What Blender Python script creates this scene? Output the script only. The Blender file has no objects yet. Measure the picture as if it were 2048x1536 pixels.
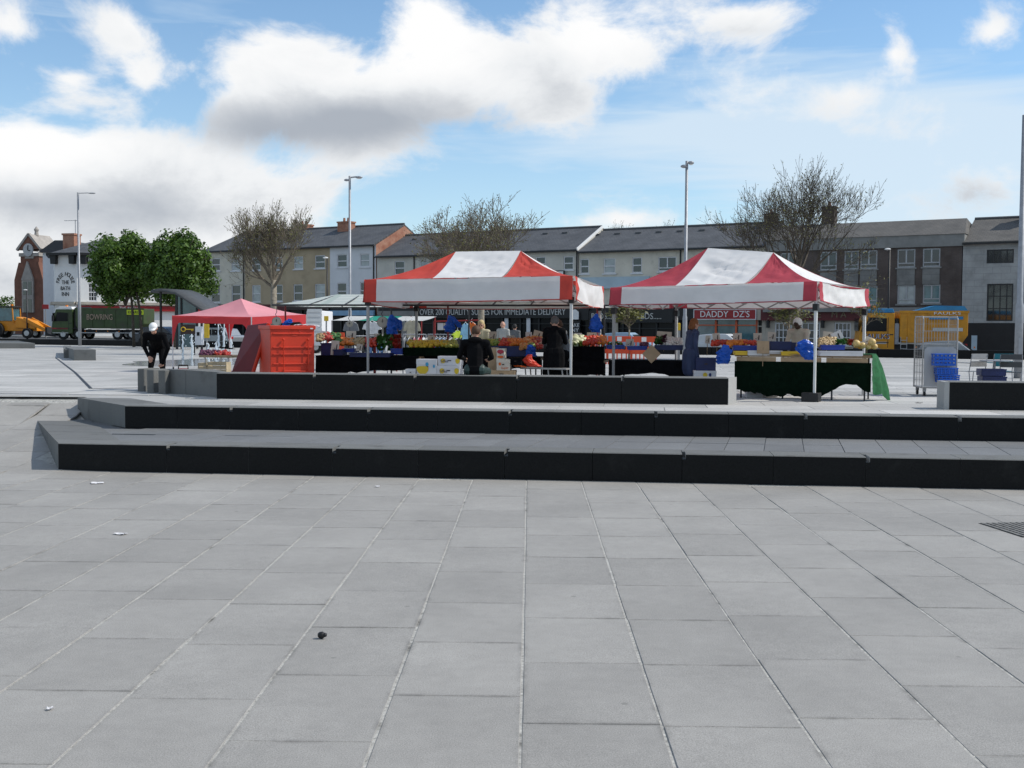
import bpy, bmesh, math, random
from mathutils import Vector as V, Matrix, noise
from math import sin, cos, pi, radians, atan, atan2, asin, sqrt, exp
R = random.Random(11)
SC = bpy.context.scene
C = SC.collection

# ------------------------------------------------------------------ camera
FPX, ZC = 2300.0, 2.15                      # focal length in photo pixels (photo is 2048 wide), eye height
PITCH, ROLL = atan(113 / FPX), radians(0.3)
CROT = Matrix.Rotation(pi / 2 - PITCH, 3, 'X') @ Matrix.Rotation(ROLL, 3, 'Z')
cd = bpy.data.cameras.new('camera'); cam = bpy.data.objects.new('camera', cd); C.objects.link(cam)
cam.location = (0, 0, ZC); cam.rotation_euler = CROT.to_euler()
cd.sensor_width = 36; cd.lens = FPX / 2048 * 36; cd.clip_start = 0.1; cd.clip_end = 3000
SC.camera = cam
SC.render.resolution_x, SC.render.resolution_y = 1024, 768
SC.view_settings.view_transform = 'Standard'; SC.view_settings.look = 'None'
SC.cycles.max_bounces = 6; SC.cycles.diffuse_bounces = 3; SC.cycles.glossy_bounces = 3; SC.cycles.transparent_max_bounces = 6; SC.cycles.use_denoising = True
SC.view_settings.gamma = 1.0; SC.view_settings.exposure = 0.0; SC.view_settings.use_curve_mapping = False

def ray(px, py): return CROT @ V(((px - 1024) / FPX, (768 - py) / FPX, -1))
def P(px, py, Y):                            # the point at depth Y that is seen at a photo pixel
    d = ray(px, py); return V((0, 0, ZC)) + d * (Y / d.y)
def G(px, py, z):                            # ... on the level z
    d = ray(px, py); return V((0, 0, ZC)) + d * ((z - ZC) / d.z)
def X_(px, Y): return P(px, 700, Y).x
def Z_(px, py, Y): return P(px, py, Y).z
PZ0 = 0.785
def pz(Y): return PZ0 - 0.004 * (Y - 20)     # the upper square falls gently away
def GP(px, py):
    p = G(px, py, PZ0)
    for _ in range(12): p = G(px, py, pz(p.y))
    return p

# ------------------------------------------------------------------ sun and sky
SUN_AZ, SUN_EL = radians(86), radians(45)
sd = V((cos(SUN_EL) * sin(SUN_AZ), cos(SUN_EL) * cos(SUN_AZ), sin(SUN_EL)))
sl = bpy.data.lights.new('sun', 'SUN'); sl.energy = 4.0; sl.angle = radians(0.5); sl.color = (1, 0.955, 0.88)
so = bpy.data.objects.new('sun', sl); C.objects.link(so); so.rotation_euler = sd.to_track_quat('Z', 'Y').to_euler()
so.location = sd * 60

class NT:                                    # small helper for node trees
    def __init__(s, tree): s.t = tree; s.n = tree.nodes; s.l = tree.links
    def node(s, typ, **kw):
        n = s.n.new(typ)
        for k, v in kw.items(): setattr(n, k, v)
        return n
    def link(s, a, b): s.l.new(a, b)
    def val(s, sock, v):
        if hasattr(v, 'default_value') or hasattr(v, 'is_linked'): s.link(v, sock)
        else: sock.default_value = v
    def math(s, op, a, b=0.0, c=0.0, clamp=False):
        n = s.node('ShaderNodeMath', operation=op); n.use_clamp = clamp
        s.val(n.inputs[0], a); s.val(n.inputs[1], b); s.val(n.inputs[2], c); return n.outputs[0]
    def mix(s, f, a, b, blend='MIX'):
        n = s.node('ShaderNodeMix', data_type='RGBA', blend_type=blend)
        s.val(n.inputs[0], f)
        s.val(n.inputs[6], a if hasattr(a, 'is_linked') else (*a[:3], 1)); s.val(n.inputs[7], b if hasattr(b, 'is_linked') else (*b[:3], 1))
        return n.outputs[2]
    def noise(s, vec, scale, detail=4, rough=.55, dist=0.0):
        n = s.node('ShaderNodeTexNoise'); n.inputs['Scale'].default_value = scale; n.inputs['Detail'].default_value = detail
        n.inputs['Roughness'].default_value = rough; n.inputs['Distortion'].default_value = dist
        if vec is not None: s.link(vec, n.inputs['Vector'])
        return n.outputs['Fac']
    def ramp(s, f, stops):
        n = s.node('ShaderNodeValToRGB'); s.link(f, n.inputs[0]); e = n.color_ramp.elements
        while len(e) < len(stops): e.new(.5)
        for k, (p, c) in enumerate(stops): e[k].position = p; e[k].color = (*c, 1) if len(c) == 3 else c
        return n.outputs[0]
    def smooth(s, v, lo, hi):
        n = s.node('ShaderNodeMapRange', interpolation_type='SMOOTHSTEP'); s.val(n.inputs[0], v)
        n.inputs[1].default_value = lo; n.inputs[2].default_value = hi; return n.outputs[0]

W = bpy.data.worlds.new('World'); SC.world = W; W.use_nodes = True
def build_sky():
    t = NT(W.node_tree); t.n.clear()
    sky = t.node('ShaderNodeTexSky', sky_type='NISHITA'); sky.sun_disc = False
    sky.sun_elevation = SUN_EL; sky.sun_rotation = SUN_AZ; sky.air_density = 1.0; sky.dust_density = .15; sky.ozone_density = 3.0; sky.altitude = 50
    tc = t.node('ShaderNodeTexCoord'); d = tc.outputs['Generated']
    sp = t.node('ShaderNodeSeparateXYZ'); t.link(d, sp.inputs[0])
    az = t.math('ARCTAN2', sp.outputs[0], sp.outputs[1]); el = t.math('ARCSINE', sp.outputs[2])
    ae = t.node('ShaderNodeCombineXYZ'); t.link(az, ae.inputs[0]); t.link(el, ae.inputs[1])
    # billow coordinates: a little flattened so that clouds lie along the horizon
    mb_ = t.node('ShaderNodeMapping'); t.link(d, mb_.inputs[0]); mb_.inputs['Scale'].default_value = (1, 1, 1.45)
    n1 = t.noise(mb_.outputs[0], 9.0, 8, .62, .3); n2 = t.noise(mb_.outputs[0], 3.0, 2, .5)
    # streaks of high cloud, stretched and tilted
    mp = t.node('ShaderNodeMapping'); t.link(d, mp.inputs[0]); mp.inputs['Rotation'].default_value = (0, radians(-7), 0); mp.inputs['Scale'].default_value = (2.2, 2.2, 20)
    n4 = t.noise(mp.outputs[0], 2.0, 4, .6, .4)
    def blobs(lst, start=0.0):
        out = start
        for (px, py, wx, wy, a) in lst:
            r = ray(px, py).normalized(); A, E = atan2(r.x, r.y), asin(r.z); kx, ky = FPX / wx / 1.9, FPX / wy / 1.9
            v = t.node('ShaderNodeVectorMath', operation='MULTIPLY_ADD'); t.link(ae.outputs[0], v.inputs[0]); v.inputs[1].default_value = (kx, ky, 0); v.inputs[2].default_value = (-A * kx, -E * ky, 0)
            g = t.node('ShaderNodeTexGradient', gradient_type='QUADRATIC_SPHERE'); t.link(v.outputs[0], g.inputs[0])
            out = t.math('MULTIPLY_ADD', g.outputs['Fac'], a * 1.15, out)
        return out
    far = t.smooth(t.math('ABSOLUTE', az), .48, .85)
    dens = t.math('MULTIPLY_ADD', n1, 1.7, -.85)
    dens = t.math('MULTIPLY_ADD', far, t.math('SUBTRACT', n2, .32), dens)
    dens = blobs([(690, 205, 290, 110, .92), (560, 120, 120, 90, .45), (865, 60, 100, 110, .72), (1165, 90, 150, 110, .7), (1100, 200, 70, 70, .5), (970, 140, 80, 70, .4),
                  (1490, 35, 210, 50, .55), (30, 310, 190, 80, .66), (330, 330, 200, 140, .6), (90, 430, 330, 90, .75), (390, 440, 220, 80, .7), (60, 560, 300, 90, .6), (245, 55, 65, 50, .55), (290, 150, 60, 45, .42), (140, 158, 52, 30, .44),
                  (20, 50, 70, 60, .5), (1790, 110, 45, 60, .5), (1700, 190, 70, 40, .3), (1985, 60, 55, 40, .46), (1240, 440, 100, 30, .5), (1990, 370, 120, 90, .4),
                  (560, 400, 160, 50, .2), (1500, 170, 120, 70, .25), (360, 190, 90, 60, -.35), (150, 250, 150, 40, -.4), (700, 30, 60, 50, -.3), (1330, 330, 300, 60, -.4), (950, 380, 200, 60, -.4)], dens)
    cov = t.smooth(dens, .09, .46)
    veil = blobs([(1880, 300, 460, 140, .8), (1500, 200, 350, 120, .4), (1450, 262, 460, 32, .35), (1920, 430, 320, 90, .8), (1100, 300, 700, 90, .2), (300, 20, 500, 60, .14), (700, 330, 400, 80, .2)], t.math('MULTIPLY_ADD', n4, .9, -.45))
    veil = t.math('MULTIPLY_ADD', far, .25, veil)
    st = t.math('MULTIPLY', t.smooth(veil, .02, .62), .85)
    # pale haze low down, all round
    hz = t.math('MULTIPLY', t.math('POWER', 2.718, t.math('MULTIPLY', t.math('MAXIMUM', el, 0.0), -8.0)), .72)
    st = t.math('MAXIMUM', st, hz)
    shade = blobs([(740, 240, 280, 56, 1.0), (540, 264, 150, 42, .65), (1130, 170, 110, 60, .3), (320, 330, 200, 90, .3), (60, 410, 330, 60, .5), (330, 430, 250, 60, .34), (1960, 390, 120, 60, .4), (1480, 60, 160, 22, .2), (20, 560, 260, 80, .35), (90, 290, 190, 60, -.6), (860, 60, 110, 80, -.4), (1230, 60, 110, 70, -.3)],
                  t.math('MULTIPLY_ADD', n1, 1.1, -.55))
    shade = t.math('MULTIPLY_ADD', far, .2, shade)
    ccol = t.ramp(t.smooth(shade, -.3, 1.0), [(0, (1.0, 1.0, 1.0)), (.3, (.86, .88, .90)), (.58, (.64, .67, .71)), (1, (.42, .46, .52))])
    scol = t.mix(1.0, sky.outputs[0], (.118, .142, .150), 'MULTIPLY')
    c = t.mix(st, scol, (.70, .82, .93)); c = t.mix(cov, c, ccol)
    bg = t.node('ShaderNodeBackground'); t.link(c, bg.inputs[0]); bg.inputs[1].default_value = 1.0
    o = t.node('ShaderNodeOutputWorld'); t.link(bg.outputs[0], o.inputs[0])
    W.cycles.sampling_method = 'MANUAL'; W.cycles.sample_map_resolution = 512
build_sky()

# ------------------------------------------------------------------ materials
MATS = {}
def M(name, col, rough=.65, var=.14, scale=5.0, bump=0.0, bscale=40.0, metal=0.0, rnd=0.0, spec=.4, trans=0.0, dirt=None, world=False):
    if name in MATS: return MATS[name]
    m = bpy.data.materials.new(name); m.use_nodes = True; t = NT(m.node_tree)
    b = t.n['Principled BSDF']; tc = t.node('ShaderNodeTexCoord'); oc = tc.outputs['Object']
    if world: oc = t.node('ShaderNodeNewGeometry').outputs['Position']
    f = t.noise(oc, scale, 5, .6)
    lo = tuple(max(0, c * (1 - var * 1.6)) for c in col); hi = tuple(min(1, c * (1 + var * 1.3)) for c in col)
    c = t.ramp(f, [(.25, lo), (.75, hi)])
    if rnd:
        oi = t.node('ShaderNodeObjectInfo'); k = t.math('MULTIPLY_ADD', oi.outputs['Random'], rnd * 2, 1 - rnd)
        cm = t.node('ShaderNodeCombineXYZ')
        for i in range(3): t.link(k, cm.inputs[i])
        c = t.mix(1.0, c, cm.outputs[0], 'MULTIPLY')
    if dirt:
        dcol, dsc, lo_, hi_ = dirt; g = t.smooth(t.noise(oc, dsc, 6, .65), lo_, hi_); c = t.mix(g, c, dcol)
    t.link(c, b.inputs['Base Color']); b.inputs['Roughness'].default_value = rough; b.inputs['Metallic'].default_value = metal
    b.inputs['Specular IOR Level'].default_value = spec
    if bump:
        bp = t.node('ShaderNodeBump'); bp.inputs['Strength'].default_value = bump; bp.inputs['Distance'].default_value = .02
        t.link(t.noise(oc, bscale, 4, .6), bp.inputs['Height']); t.link(bp.outputs[0], b.inputs['Normal'])
    if trans:
        out = t.n['Material Output']; tr = t.node('ShaderNodeBsdfTranslucent'); t.link(c, tr.inputs[0])
        mx = t.node('ShaderNodeMixShader'); mx.inputs[0].default_value = trans; t.link(b.outputs[0], mx.inputs[1]); t.link(tr.outputs[0], mx.inputs[2]); t.link(mx.outputs[0], out.inputs[0])
    MATS[name] = m; return m

def slab_mat(name, base, rnd=.07, stain=.5):
    m = bpy.data.materials.new(name); m.use_nodes = True; t = NT(m.node_tree); b = t.n['Principled BSDF']
    ge = t.node('ShaderNodeNewGeometry'); pos = ge.outputs['Position']
    oi = t.node('ShaderNodeObjectInfo')
    fine = t.noise(pos, 130, 3, .7); mid = t.noise(pos, 9, 5, .6); big = t.noise(pos, .9, 5, .6)
    c = t.ramp(fine, [(.28, tuple(x * .62 for x in base)), (.5, base), (.74, tuple(min(1, x * 1.38) for x in base))])
    k = t.math('MULTIPLY_ADD', oi.outputs['Random'], rnd * 2, 1 - rnd)
    k = t.math('MULTIPLY', k, t.math('MULTIPLY_ADD', mid, .26, .87)); k = t.math('MULTIPLY', k, t.math('MULTIPLY_ADD', big, .5, .75))
    cm = t.node('ShaderNodeCombineXYZ')
    for i in range(3): t.link(k, cm.inputs[i])
    c = t.mix(1.0, c, cm.outputs[0], 'MULTIPLY')
    # dark chewing-gum spots and faint spill marks
    vo = t.node('ShaderNodeTexVoronoi'); vo.inputs['Scale'].default_value = 1.7; t.link(pos, vo.inputs['Vector'])
    spot = t.math('MULTIPLY', t.smooth(vo.outputs['Distance'], .045, .03), stain)
    c = t.mix(spot, c, tuple(x * .5 for x in base))
    sm = t.math('MULTIPLY', t.smooth(t.noise(pos, 2.6, 8, .72), .60, .72), stain * .5)
    c = t.mix(sm, c, tuple(x * .68 for x in base))
    at = t.node('ShaderNodeAttribute'); at.attribute_name = 'edge_dirt'
    ed = t.math('MULTIPLY', at.outputs['Fac'], t.math('MULTIPLY', t.smooth(t.noise(pos, 3.2, 6, .7), .42, .70), .6))
    c = t.mix(ed, c, tuple(x * .42 for x in base))
    t.link(c, b.inputs['Base Color']); b.inputs['Roughness'].default_value = .72; b.inputs['Specular IOR Level'].default_value = .3
    bp = t.node('ShaderNodeBump'); bp.inputs['Strength'].default_value = .25; bp.inputs['Distance'].default_value = .004
    t.link(fine, bp.inputs['Height']); t.link(bp.outputs[0], b.inputs['Normal'])
    MATS[name] = m; return m

def tile_mat(name, c1, c2, mortar, sx, sz, msize=.02, offset=.5, rough=.8, axis='xz', bumpd=.01):
    # courses too far away to build: brickwork or slates, in object space
    m = bpy.data.materials.new(name); m.use_nodes = True; t = NT(m.node_tree); b = t.n['Principled BSDF']
    tc = t.node('ShaderNodeTexCoord'); sp = t.node('ShaderNodeSeparateXYZ'); t.link(tc.outputs['Object'], sp.inputs[0])
    cb = t.node('ShaderNodeCombineXYZ'); i = {'x': 0, 'y': 1, 'z': 2}
    if axis == 'sz':
        t.link(t.math('ADD', sp.outputs[0], sp.outputs[1]), cb.inputs[0]); t.link(sp.outputs[2], cb.inputs[1])
    else:
        t.link(sp.outputs[i[axis[0]]], cb.inputs[0]); t.link(sp.outputs[i[axis[1]]], cb.inputs[1])
    br = t.node('ShaderNodeTexBrick'); t.link(cb.outputs[0], br.inputs[0]); br.offset = offset
    br.inputs['Color1'].default_value = (*c1, 1); br.inputs['Color2'].default_value = (*c2, 1); br.inputs['Mortar'].default_value = (*mortar, 1)
    br.inputs['Scale'].default_value = 1; br.inputs['Mortar Size'].default_value = msize; br.inputs['Brick Width'].default_value = sx; br.inputs['Row Height'].default_value = sz
    f = t.noise(tc.outputs['Object'], .8, 6, .65); c = t.mix(t.smooth(f, .35, .75), br.outputs[0], tuple(x * .62 for x in c1))
    t.link(c, b.inputs['Base Color']); b.inputs['Roughness'].default_value = rough
    bp = t.node('ShaderNodeBump'); bp.inputs['Distance'].default_value = bumpd; bp.inputs['Strength'].default_value = .5
    t.link(t.math('SUBTRACT', 1.0, br.outputs['Fac']), bp.inputs['Height']); t.link(bp.outputs[0], b.inputs['Normal'])
    MATS[name] = m; return m

slab_mat('paving_granite', (.292, .280, .260))
slab_mat('paving_granite_upper', (.40, .392, .375), .1)
slab_mat('tread_granite', (.16, .163, .165), .08)
M('mortar', (.40, .39, .36), .9, .35, 30, .4, 90, dirt=((.09, .085, .075), 1.6, .55, .70))
M('granite_dark', (.0095, .0098, .010), .6, .3, 45, .1, 200, rnd=.15, spec=.14, dirt=((.026, .026, .025), 1.7, .56, .85), world=True)
M('granite_flamed', (.145, .147, .142), .8, .16, 90, .3, 160, rnd=.1, world=True, dirt=((.10, .10, .095), 2.2, .5, .75))
M('granite_pale', (.36, .36, .35), .75, .12, 90, .2, 160)
M('asphalt', (.06, .06, .062), .9, .2, 20, .3, 120)
M('pavement_far', (.22, .215, .205), .85, .2, 3)
M('black_iron', (.012, .012, .013), .5, .2, 20)
M('galv', (.30, .31, .33), .5, .12, 8, metal=.35)
M('white_paint', (.72, .72, .71), .55, .06, 3)
M('glass', (.02, .024, .028), .06, .3, 1.5, spec=.8)
M('glass_blind', (.30, .33, .34), .12, .25, 1.2, spec=.8)
M('glass_teal', (.05, .13, .15), .08, .3, 1.5, spec=.8)
M('dark_interior', (.010, .010, .011), .8, .3, 2)

# ------------------------------------------------------------------ mesh building and tagging
class MB:
    def __init__(s): s.v = []; s.f = []; s.m = []
    def add(s, vs, fs, M_=None, mi=0):
        o = len(s.v)
        s.v += [tuple(M_ @ V(p)) for p in vs] if M_ is not None else [tuple(p) for p in vs]
        s.f += [tuple(i + o for i in f) for f in fs]; s.m += [mi] * len(fs); return s
    def box(s, x0, x1, y0, y1, z0, z1, M_=None, mi=0, ch=0.0):
        if ch:
            c = ch; vs = []
            for z, k in ((z0, c), (z0 + c, 0), (z1 - c, 0), (z1, c)):
                vs += [(x0 + k + c * (k == 0), y0 + k, z), (x1 - k - c * (k == 0), y0 + k, z), (x1 - k, y0 + k + c * (k == 0), z), (x1 - k, y1 - k - c * (k == 0), z), (x1 - k - c * (k == 0), y1 - k, z), (x0 + k + c * (k == 0), y1 - k, z), (x0 + k, y1 - k - c * (k == 0), z), (x0 + k, y0 + k + c * (k == 0), z)]
            fs = [tuple(range(7, -1, -1)), tuple(range(24, 32))]
            for r in range(3):
                for i in range(8): j = (i + 1) % 8; fs.append((r * 8 + i, r * 8 + j, r * 8 + 8 + j, r * 8 + 8 + i))
            return s.add(vs, fs, M_, mi)
        vs = [(x0, y0, z0), (x1, y0, z0), (x1, y1, z0), (x0, y1, z0), (x0, y0, z1), (x1, y0, z1), (x1, y1, z1), (x0, y1, z1)]
        return s.add(vs, [(3, 2, 1, 0), (4, 5, 6, 7), (0, 1, 5, 4), (1, 2, 6, 5), (2, 3, 7, 6), (3, 0, 4, 7)], M_, mi)
    def prism(s, pts, a, b, axis='y', M_=None, mi=0):   # a 2-D outline (x,z) carried from y=a to y=b (or (x,y) along z, (y,z) along x)
        n = len(pts)
        f = {'y': lambda p, k: (p[0], k, p[1]), 'z': lambda p, k: (p[0], p[1], k), 'x': lambda p, k: (k, p[0], p[1])}[axis]
        vs = [f(p, a) for p in pts] + [f(p, b) for p in pts]
        fs = [tuple(range(n)), tuple(range(2 * n - 1, n - 1, -1))] + [(i, i + n, (i + 1) % n + n, (i + 1) % n) for i in range(n)]
        return s.add(vs, fs, M_, mi)
    def beam(s, p, q, w, h=None, M_=None, mi=0):
        p, q = V(p), V(q); h = h or w; d = (q - p).normalized()
        a = d.cross(V((0, 0, 1))) if abs(d.z) < .95 else d.cross(V((0, 1, 0))); a.normalize(); b = a.cross(d).normalized()
        vs = [e + a * (i * w / 2) + b * (j * h / 2) for e in (p, q) for i, j in ((-1, -1), (1, -1), (1, 1), (-1, 1))]
        return s.add(vs, [(0, 1, 2, 3), (7, 6, 5, 4), (0, 4, 5, 1), (1, 5, 6, 2), (2, 6, 7, 3), (3, 7, 4, 0)], M_, mi)
    def tube(s, pts, rad, n=8, M_=None, mi=0, cap=True):
        pts = [V(p) for p in pts]; rad = rad if isinstance(rad, (list, tuple)) else [rad] * len(pts); vs = []; fs = []
        a = None
        for k, p in enumerate(pts):
            d = (pts[min(k + 1, len(pts) - 1)] - pts[max(k - 1, 0)]).normalized()
            if a is None: a = d.orthogonal().normalized()
            a = (a - d * a.dot(d)); a = a.normalized() if a.length > 1e-6 else d.orthogonal().normalized()
            b = d.cross(a)
            vs += [p + (a * cos(2 * pi * i / n) + b * sin(2 * pi * i / n)) * rad[k] for i in range(n)]
        for k in range(len(pts) - 1):
            for i in range(n): j = (i + 1) % n; fs.append((k * n + i, k * n + j, (k + 1) * n + j, (k + 1) * n + i))
        if cap: fs += [tuple(range(n - 1, -1, -1)), tuple(range((len(pts) - 1) * n, len(pts) * n))]
        return s.add(vs, fs, M_, mi)
    def ball(s, c, r, n=8, m=6, M_=None, mi=0, jit=0.0):
        c = V(c); r = V(r) if hasattr(r, '__len__') else V((r, r, r)); vs = [c + V((0, 0, r.z))]; fs = []
        for k in range(1, m):
            for i in range(n):
                g = 1 + (R.random() - .5) * jit; th, ph = pi * k / m, 2 * pi * i / n
                vs.append(c + V((r.x * sin(th) * cos(ph), r.y * sin(th) * sin(ph), r.z * cos(th))) * 1.0 * g if not jit else c + V((r.x * sin(th) * cos(ph), r.y * sin(th) * sin(ph), r.z * cos(th))) * g)
        vs.append(c - V((0, 0, r.z))); e = len(vs) - 1
        for i in range(n): fs.append((0, 1 + i, 1 + (i + 1) % n)); fs.append((e, e - n + (i + 1) % n, e - n + i))
        for k in range(m - 2):
            for i in range(n): j = (i + 1) % n; fs.append((1 + k * n + i, 1 + (k + 1) * n + i, 1 + (k + 1) * n + j, 1 + k * n + j))
        return s.add(vs, fs, M_, mi)
    def patch(s, fn, nu, nv, M_=None, mi=0):    # a sheet fn(u,v)
        vs = [fn(i / nu, j / nv) for j in range(nv + 1) for i in range(nu + 1)]
        fs = [(j * (nu + 1) + i, j * (nu + 1) + i + 1, (j + 1) * (nu + 1) + i + 1, (j + 1) * (nu + 1) + i) for j in range(nv) for i in range(nu)]
        return s.add(vs, fs, M_, mi)
    def mesh(s, name, mats, smooth=False):
        me = bpy.data.meshes.new(name); me.from_pydata(s.v, [], s.f)
        for m in (mats if isinstance(mats, (list, tuple)) else [mats]): me.materials.append(MATS[m])
        me.polygons.foreach_set('material_index', s.m)
        if smooth: me.polygons.foreach_set('use_smooth', [True] * len(s.f))
        me.update(); return me
    def build(s, name, mats, parent=None, smooth=False, bevel=0.0, solid=0.0):
        o = bpy.data.objects.new(name, s.mesh(name, mats, smooth)); C.objects.link(o)
        if parent is not None: o.parent = parent
        if solid: md = o.modifiers.new('thick', 'SOLIDIFY'); md.thickness = solid
        if bevel: md = o.modifiers.new('edge', 'BEVEL'); md.width = bevel; md.segments = 2; md.limit_method = 'ANGLE'
        return o
def tag(o, label=None, cat=None, group=None, kind=None):
    for k, v in (('label', label), ('category', cat), ('group', group), ('kind', kind)):
        if v: o[k] = v
    return o
INV = {}
def thing(name, label, cat, loc=(0, 0, 0), rz=0.0, group=None):
    o = bpy.data.objects.new(name, None); C.objects.link(o); o.empty_display_size = .2
    o.location = loc; o.rotation_euler = (0, 0, rz); tag(o, label, cat, group)
    m = Matrix.Translation(V(loc)) @ Matrix.Rotation(rz, 4, 'Z'); INV[o.name] = m.inverted(); return o
def L(o, p): return INV[o.name] @ V(p)         # a world point in the thing's own space
def kid(name, me, parent, M_=None):
    o = bpy.data.objects.new(name, me); C.objects.link(o); o.parent = parent
    if M_ is not None: o.matrix_local = M_
    return o
def copy_tree(o, parent=None):
    c = o.copy(); C.objects.link(c); c.parent = parent
    for ch in list(o.children): copy_tree(ch, c)
    return c
TEXTS = []
def text(s, parent, loc, size, mat, width=None, ext=.015, rot=(pi / 2, 0, 0), name='lettering', align='CENTER'):
    cu = bpy.data.curves.new(name, 'FONT'); cu.body = s; cu.size = size; cu.extrude = ext; cu.align_x = align; cu.align_y = 'CENTER'
    cu.resolution_u = 3; cu.materials.append(MATS[mat]); o = bpy.data.objects.new(name, cu); C.objects.link(o)
    o.parent = parent; o.location = loc; o.rotation_euler = rot
    TEXTS.append((o, width)); return o
# ------------------------------------------------------------------ ground, steps, plaza
SA = radians(6.4)                                   # the steps lie a little askew to the view
SU, SV = V((cos(SA), -sin(SA), 0)), V((sin(SA), cos(SA), 0))
def S(u, v, z=0): return V((0, 16.2, 0)) + SU * u + SV * v + V((0, 0, z))
H1, H2, H3 = 0.407, PZ0, PZ0 + .483
V2 = 2.62
def uv_of(p): q = p - S(0, 0); return q.dot(SU), q.dot(SV)
a1 = uv_of(G(120, 940, 0)); b1 = uv_of(G(72, 838, H1)); a2 = uv_of(G(262, 853, H1)); b2 = uv_of(G(155, 795, H2))
def left_u(v):                                      # left outline of the stepped block
    if v <= b1[1]: return a1[0] + (b1[0] - a1[0]) * (v - a1[1]) / (b1[1] - a1[1])
    return b1[0] + (b2[0] + .1 - b1[0]) * min(1, (v - b1[1]) / max(.2, b2[1] - b1[1]))

def ramp_z(x, y):                                   # the low square; left of the steps it climbs to the upper one
    if x > -6.0: return 0.0
    k = min(1, max(0, (-x - 6.0) / 1.0))
    if y < 16.9: z = 0
    elif y < 21.1: z = .39 * (y - 16.9) / 4.2
    elif y < 22.2: z = .39 + (PZ0 - .012 - .39) * (y - 21.1) / 1.1
    else: z = pz(y)
    return z * k
gm = MB()
gm.patch(lambda a, b: (lambda x, y: (x, y, -.005 - (.09 if 20.2 < y < 21.85 else .03 if y >= 21.85 else 0) + ramp_z(x, y)))(-60 + 90 * a, -6 + 29.4 * b), 180, 90)
ground = tag(gm.build('ground', 'mortar'), kind='structure')
# slabs: long joints run away from us (vanishing a little right of centre), cross joints differ per row
JA = atan(36 / FPX); JU, JV = V((cos(JA), -sin(JA), 0)), V((sin(JA), cos(JA), 0))
J0 = G(1040, 1536, 0); SW, SL = .763, 1.137
def jp(a, b): return V((J0.x, J0.y, 0)) + JU * a + JV * b
slabs = []; rr = random.Random(5); seen = {}
col_off = {0: None}
for ci in range(-34, 16):
    # phase of the cross joints: column 0 (right of the long centre joint) is read off the photo
    ph = (G(1150, 1447, 0) - J0).dot(JV) if ci == 0 else rr.uniform(0, SL)
    for k in range(-4, 24):
        b0 = ph + k * SL; c = jp(ci * SW + SW / 2, b0 + SL / 2)
        if c.y < 4.4 or c.y > 24 or abs(c.x) > .47 * c.y + 1.2: continue
        u, v = (c - S(0, 0)).dot(SU), (c - S(0, 0)).dot(SV)
        if v > .3 and u > left_u(v) + .35: continue  # under the steps
        if c.y > 22.5: continue
        slabs.append((ci, b0, c))
def slab_mesh(lst, g=.0065, dep=.03):
    mb = MB(); mb.dirt = []
    for ci, b0, c in lst:
        j = [rr.uniform(-.003, .003) for _ in range(4)]; dz = rr.uniform(-.002, .0015); tl = (rr.uniform(-.0012, .0012), rr.uniform(-.0012, .0012))
        vs = []
        x0, x1, y0, y1 = ci * SW + g + j[0], (ci + 1) * SW - g + j[1], b0 + g * .6 + j[2], b0 + SL - g * .6 + j[3]
        for ins, z, dd in ((0, -dep, 1), (0, -.004, 1), (.004, 0, 1), (.035, 0, 0)):
            for k, (a, b) in enumerate(((x0 + ins, y0 + ins), (x1 - ins, y0 + ins), (x1 - ins, y1 - ins), (x0 + ins, y1 - ins))):
                p = jp(a, b); vs.append((p.x, p.y, z + dz + tl[0] * (1 if k in (1, 2) else -1) + tl[1] * (1 if k > 1 else -1) + ramp_z(p.x, p.y))); mb.dirt.append(dd)
        fs = [(12, 13, 14, 15)]
        for r in (0, 4, 8):
            for i in range(4): k = (i + 1) % 4; fs.append((r + i, r + k, r + 4 + k, r + 4 + i))
        mb.add(vs, fs)
    return mb
def slab_build(lst, name, mat, parent):
    mb = slab_mesh(lst); o = mb.build(name, mat, parent); at = o.data.attributes.new('edge_dirt', 'FLOAT', 'POINT'); at.data.foreach_set('value', [float(d) for d in mb.dirt]); return o
slabs.sort(key=lambda s: s[2].length + (0 if abs(s[2].x) < .46 * s[2].y + .5 else 30))
for s in slabs[:296]: slab_build([s], 'paving_slab', 'paving_granite', ground)
if slabs[296:]: tag(slab_build(slabs[296:], 'distant_paving_slabs', 'paving_granite', ground), kind='stuff')

slab_mat('paving_upper_b', (.345, .34, .325), .1); slab_mat('paving_upper_c', (.45, .44, .42), .1)
# upper square: joined slabs in the same bond, mortar bed below
um = MB()
EDGE_A = atan(.598); FU_, FV_ = V((cos(EDGE_A), -sin(EDGE_A), 0)), V((sin(EDGE_A), cos(EDGE_A), 0))
FO = V((0, 95, 0)); EDGE_V = -17.2
def Fw(t, v, z=0): return FO + FU_ * t + FV_ * v + V((0, 0, z))
us = MB()
def inside_upper(p):
    if (p - FO).dot(FV_) > EDGE_V - .1: return False
    u, v = (p - S(0, 0)).dot(SU), (p - S(0, 0)).dot(SV)
    if u > a2[0] + 1.0: return v > 3.2
    return p.y > 22.75 and (u < b2[0] or v > b2[1] + .4)
rr2 = random.Random(8)
UW, UL = .9, 1.8
ulist = []
for k in range(0, 70):
    ph = rr2.uniform(0, UL); v0 = 3.0 + k * UW
    for i in range(-44, 30):
        u0 = i * UL + ph; p = S(u0 + UL / 2, v0 + UW / 2)
        if abs(p.x) > .5 * p.y + 2 or not inside_upper(p): continue
        ulist.append((p.y + (40 if abs(p.x) > .455 * p.y + 1 else 0), u0, v0, rr2.choice((0, 0, 0, 1, 2))))
ulist.sort()
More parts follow.
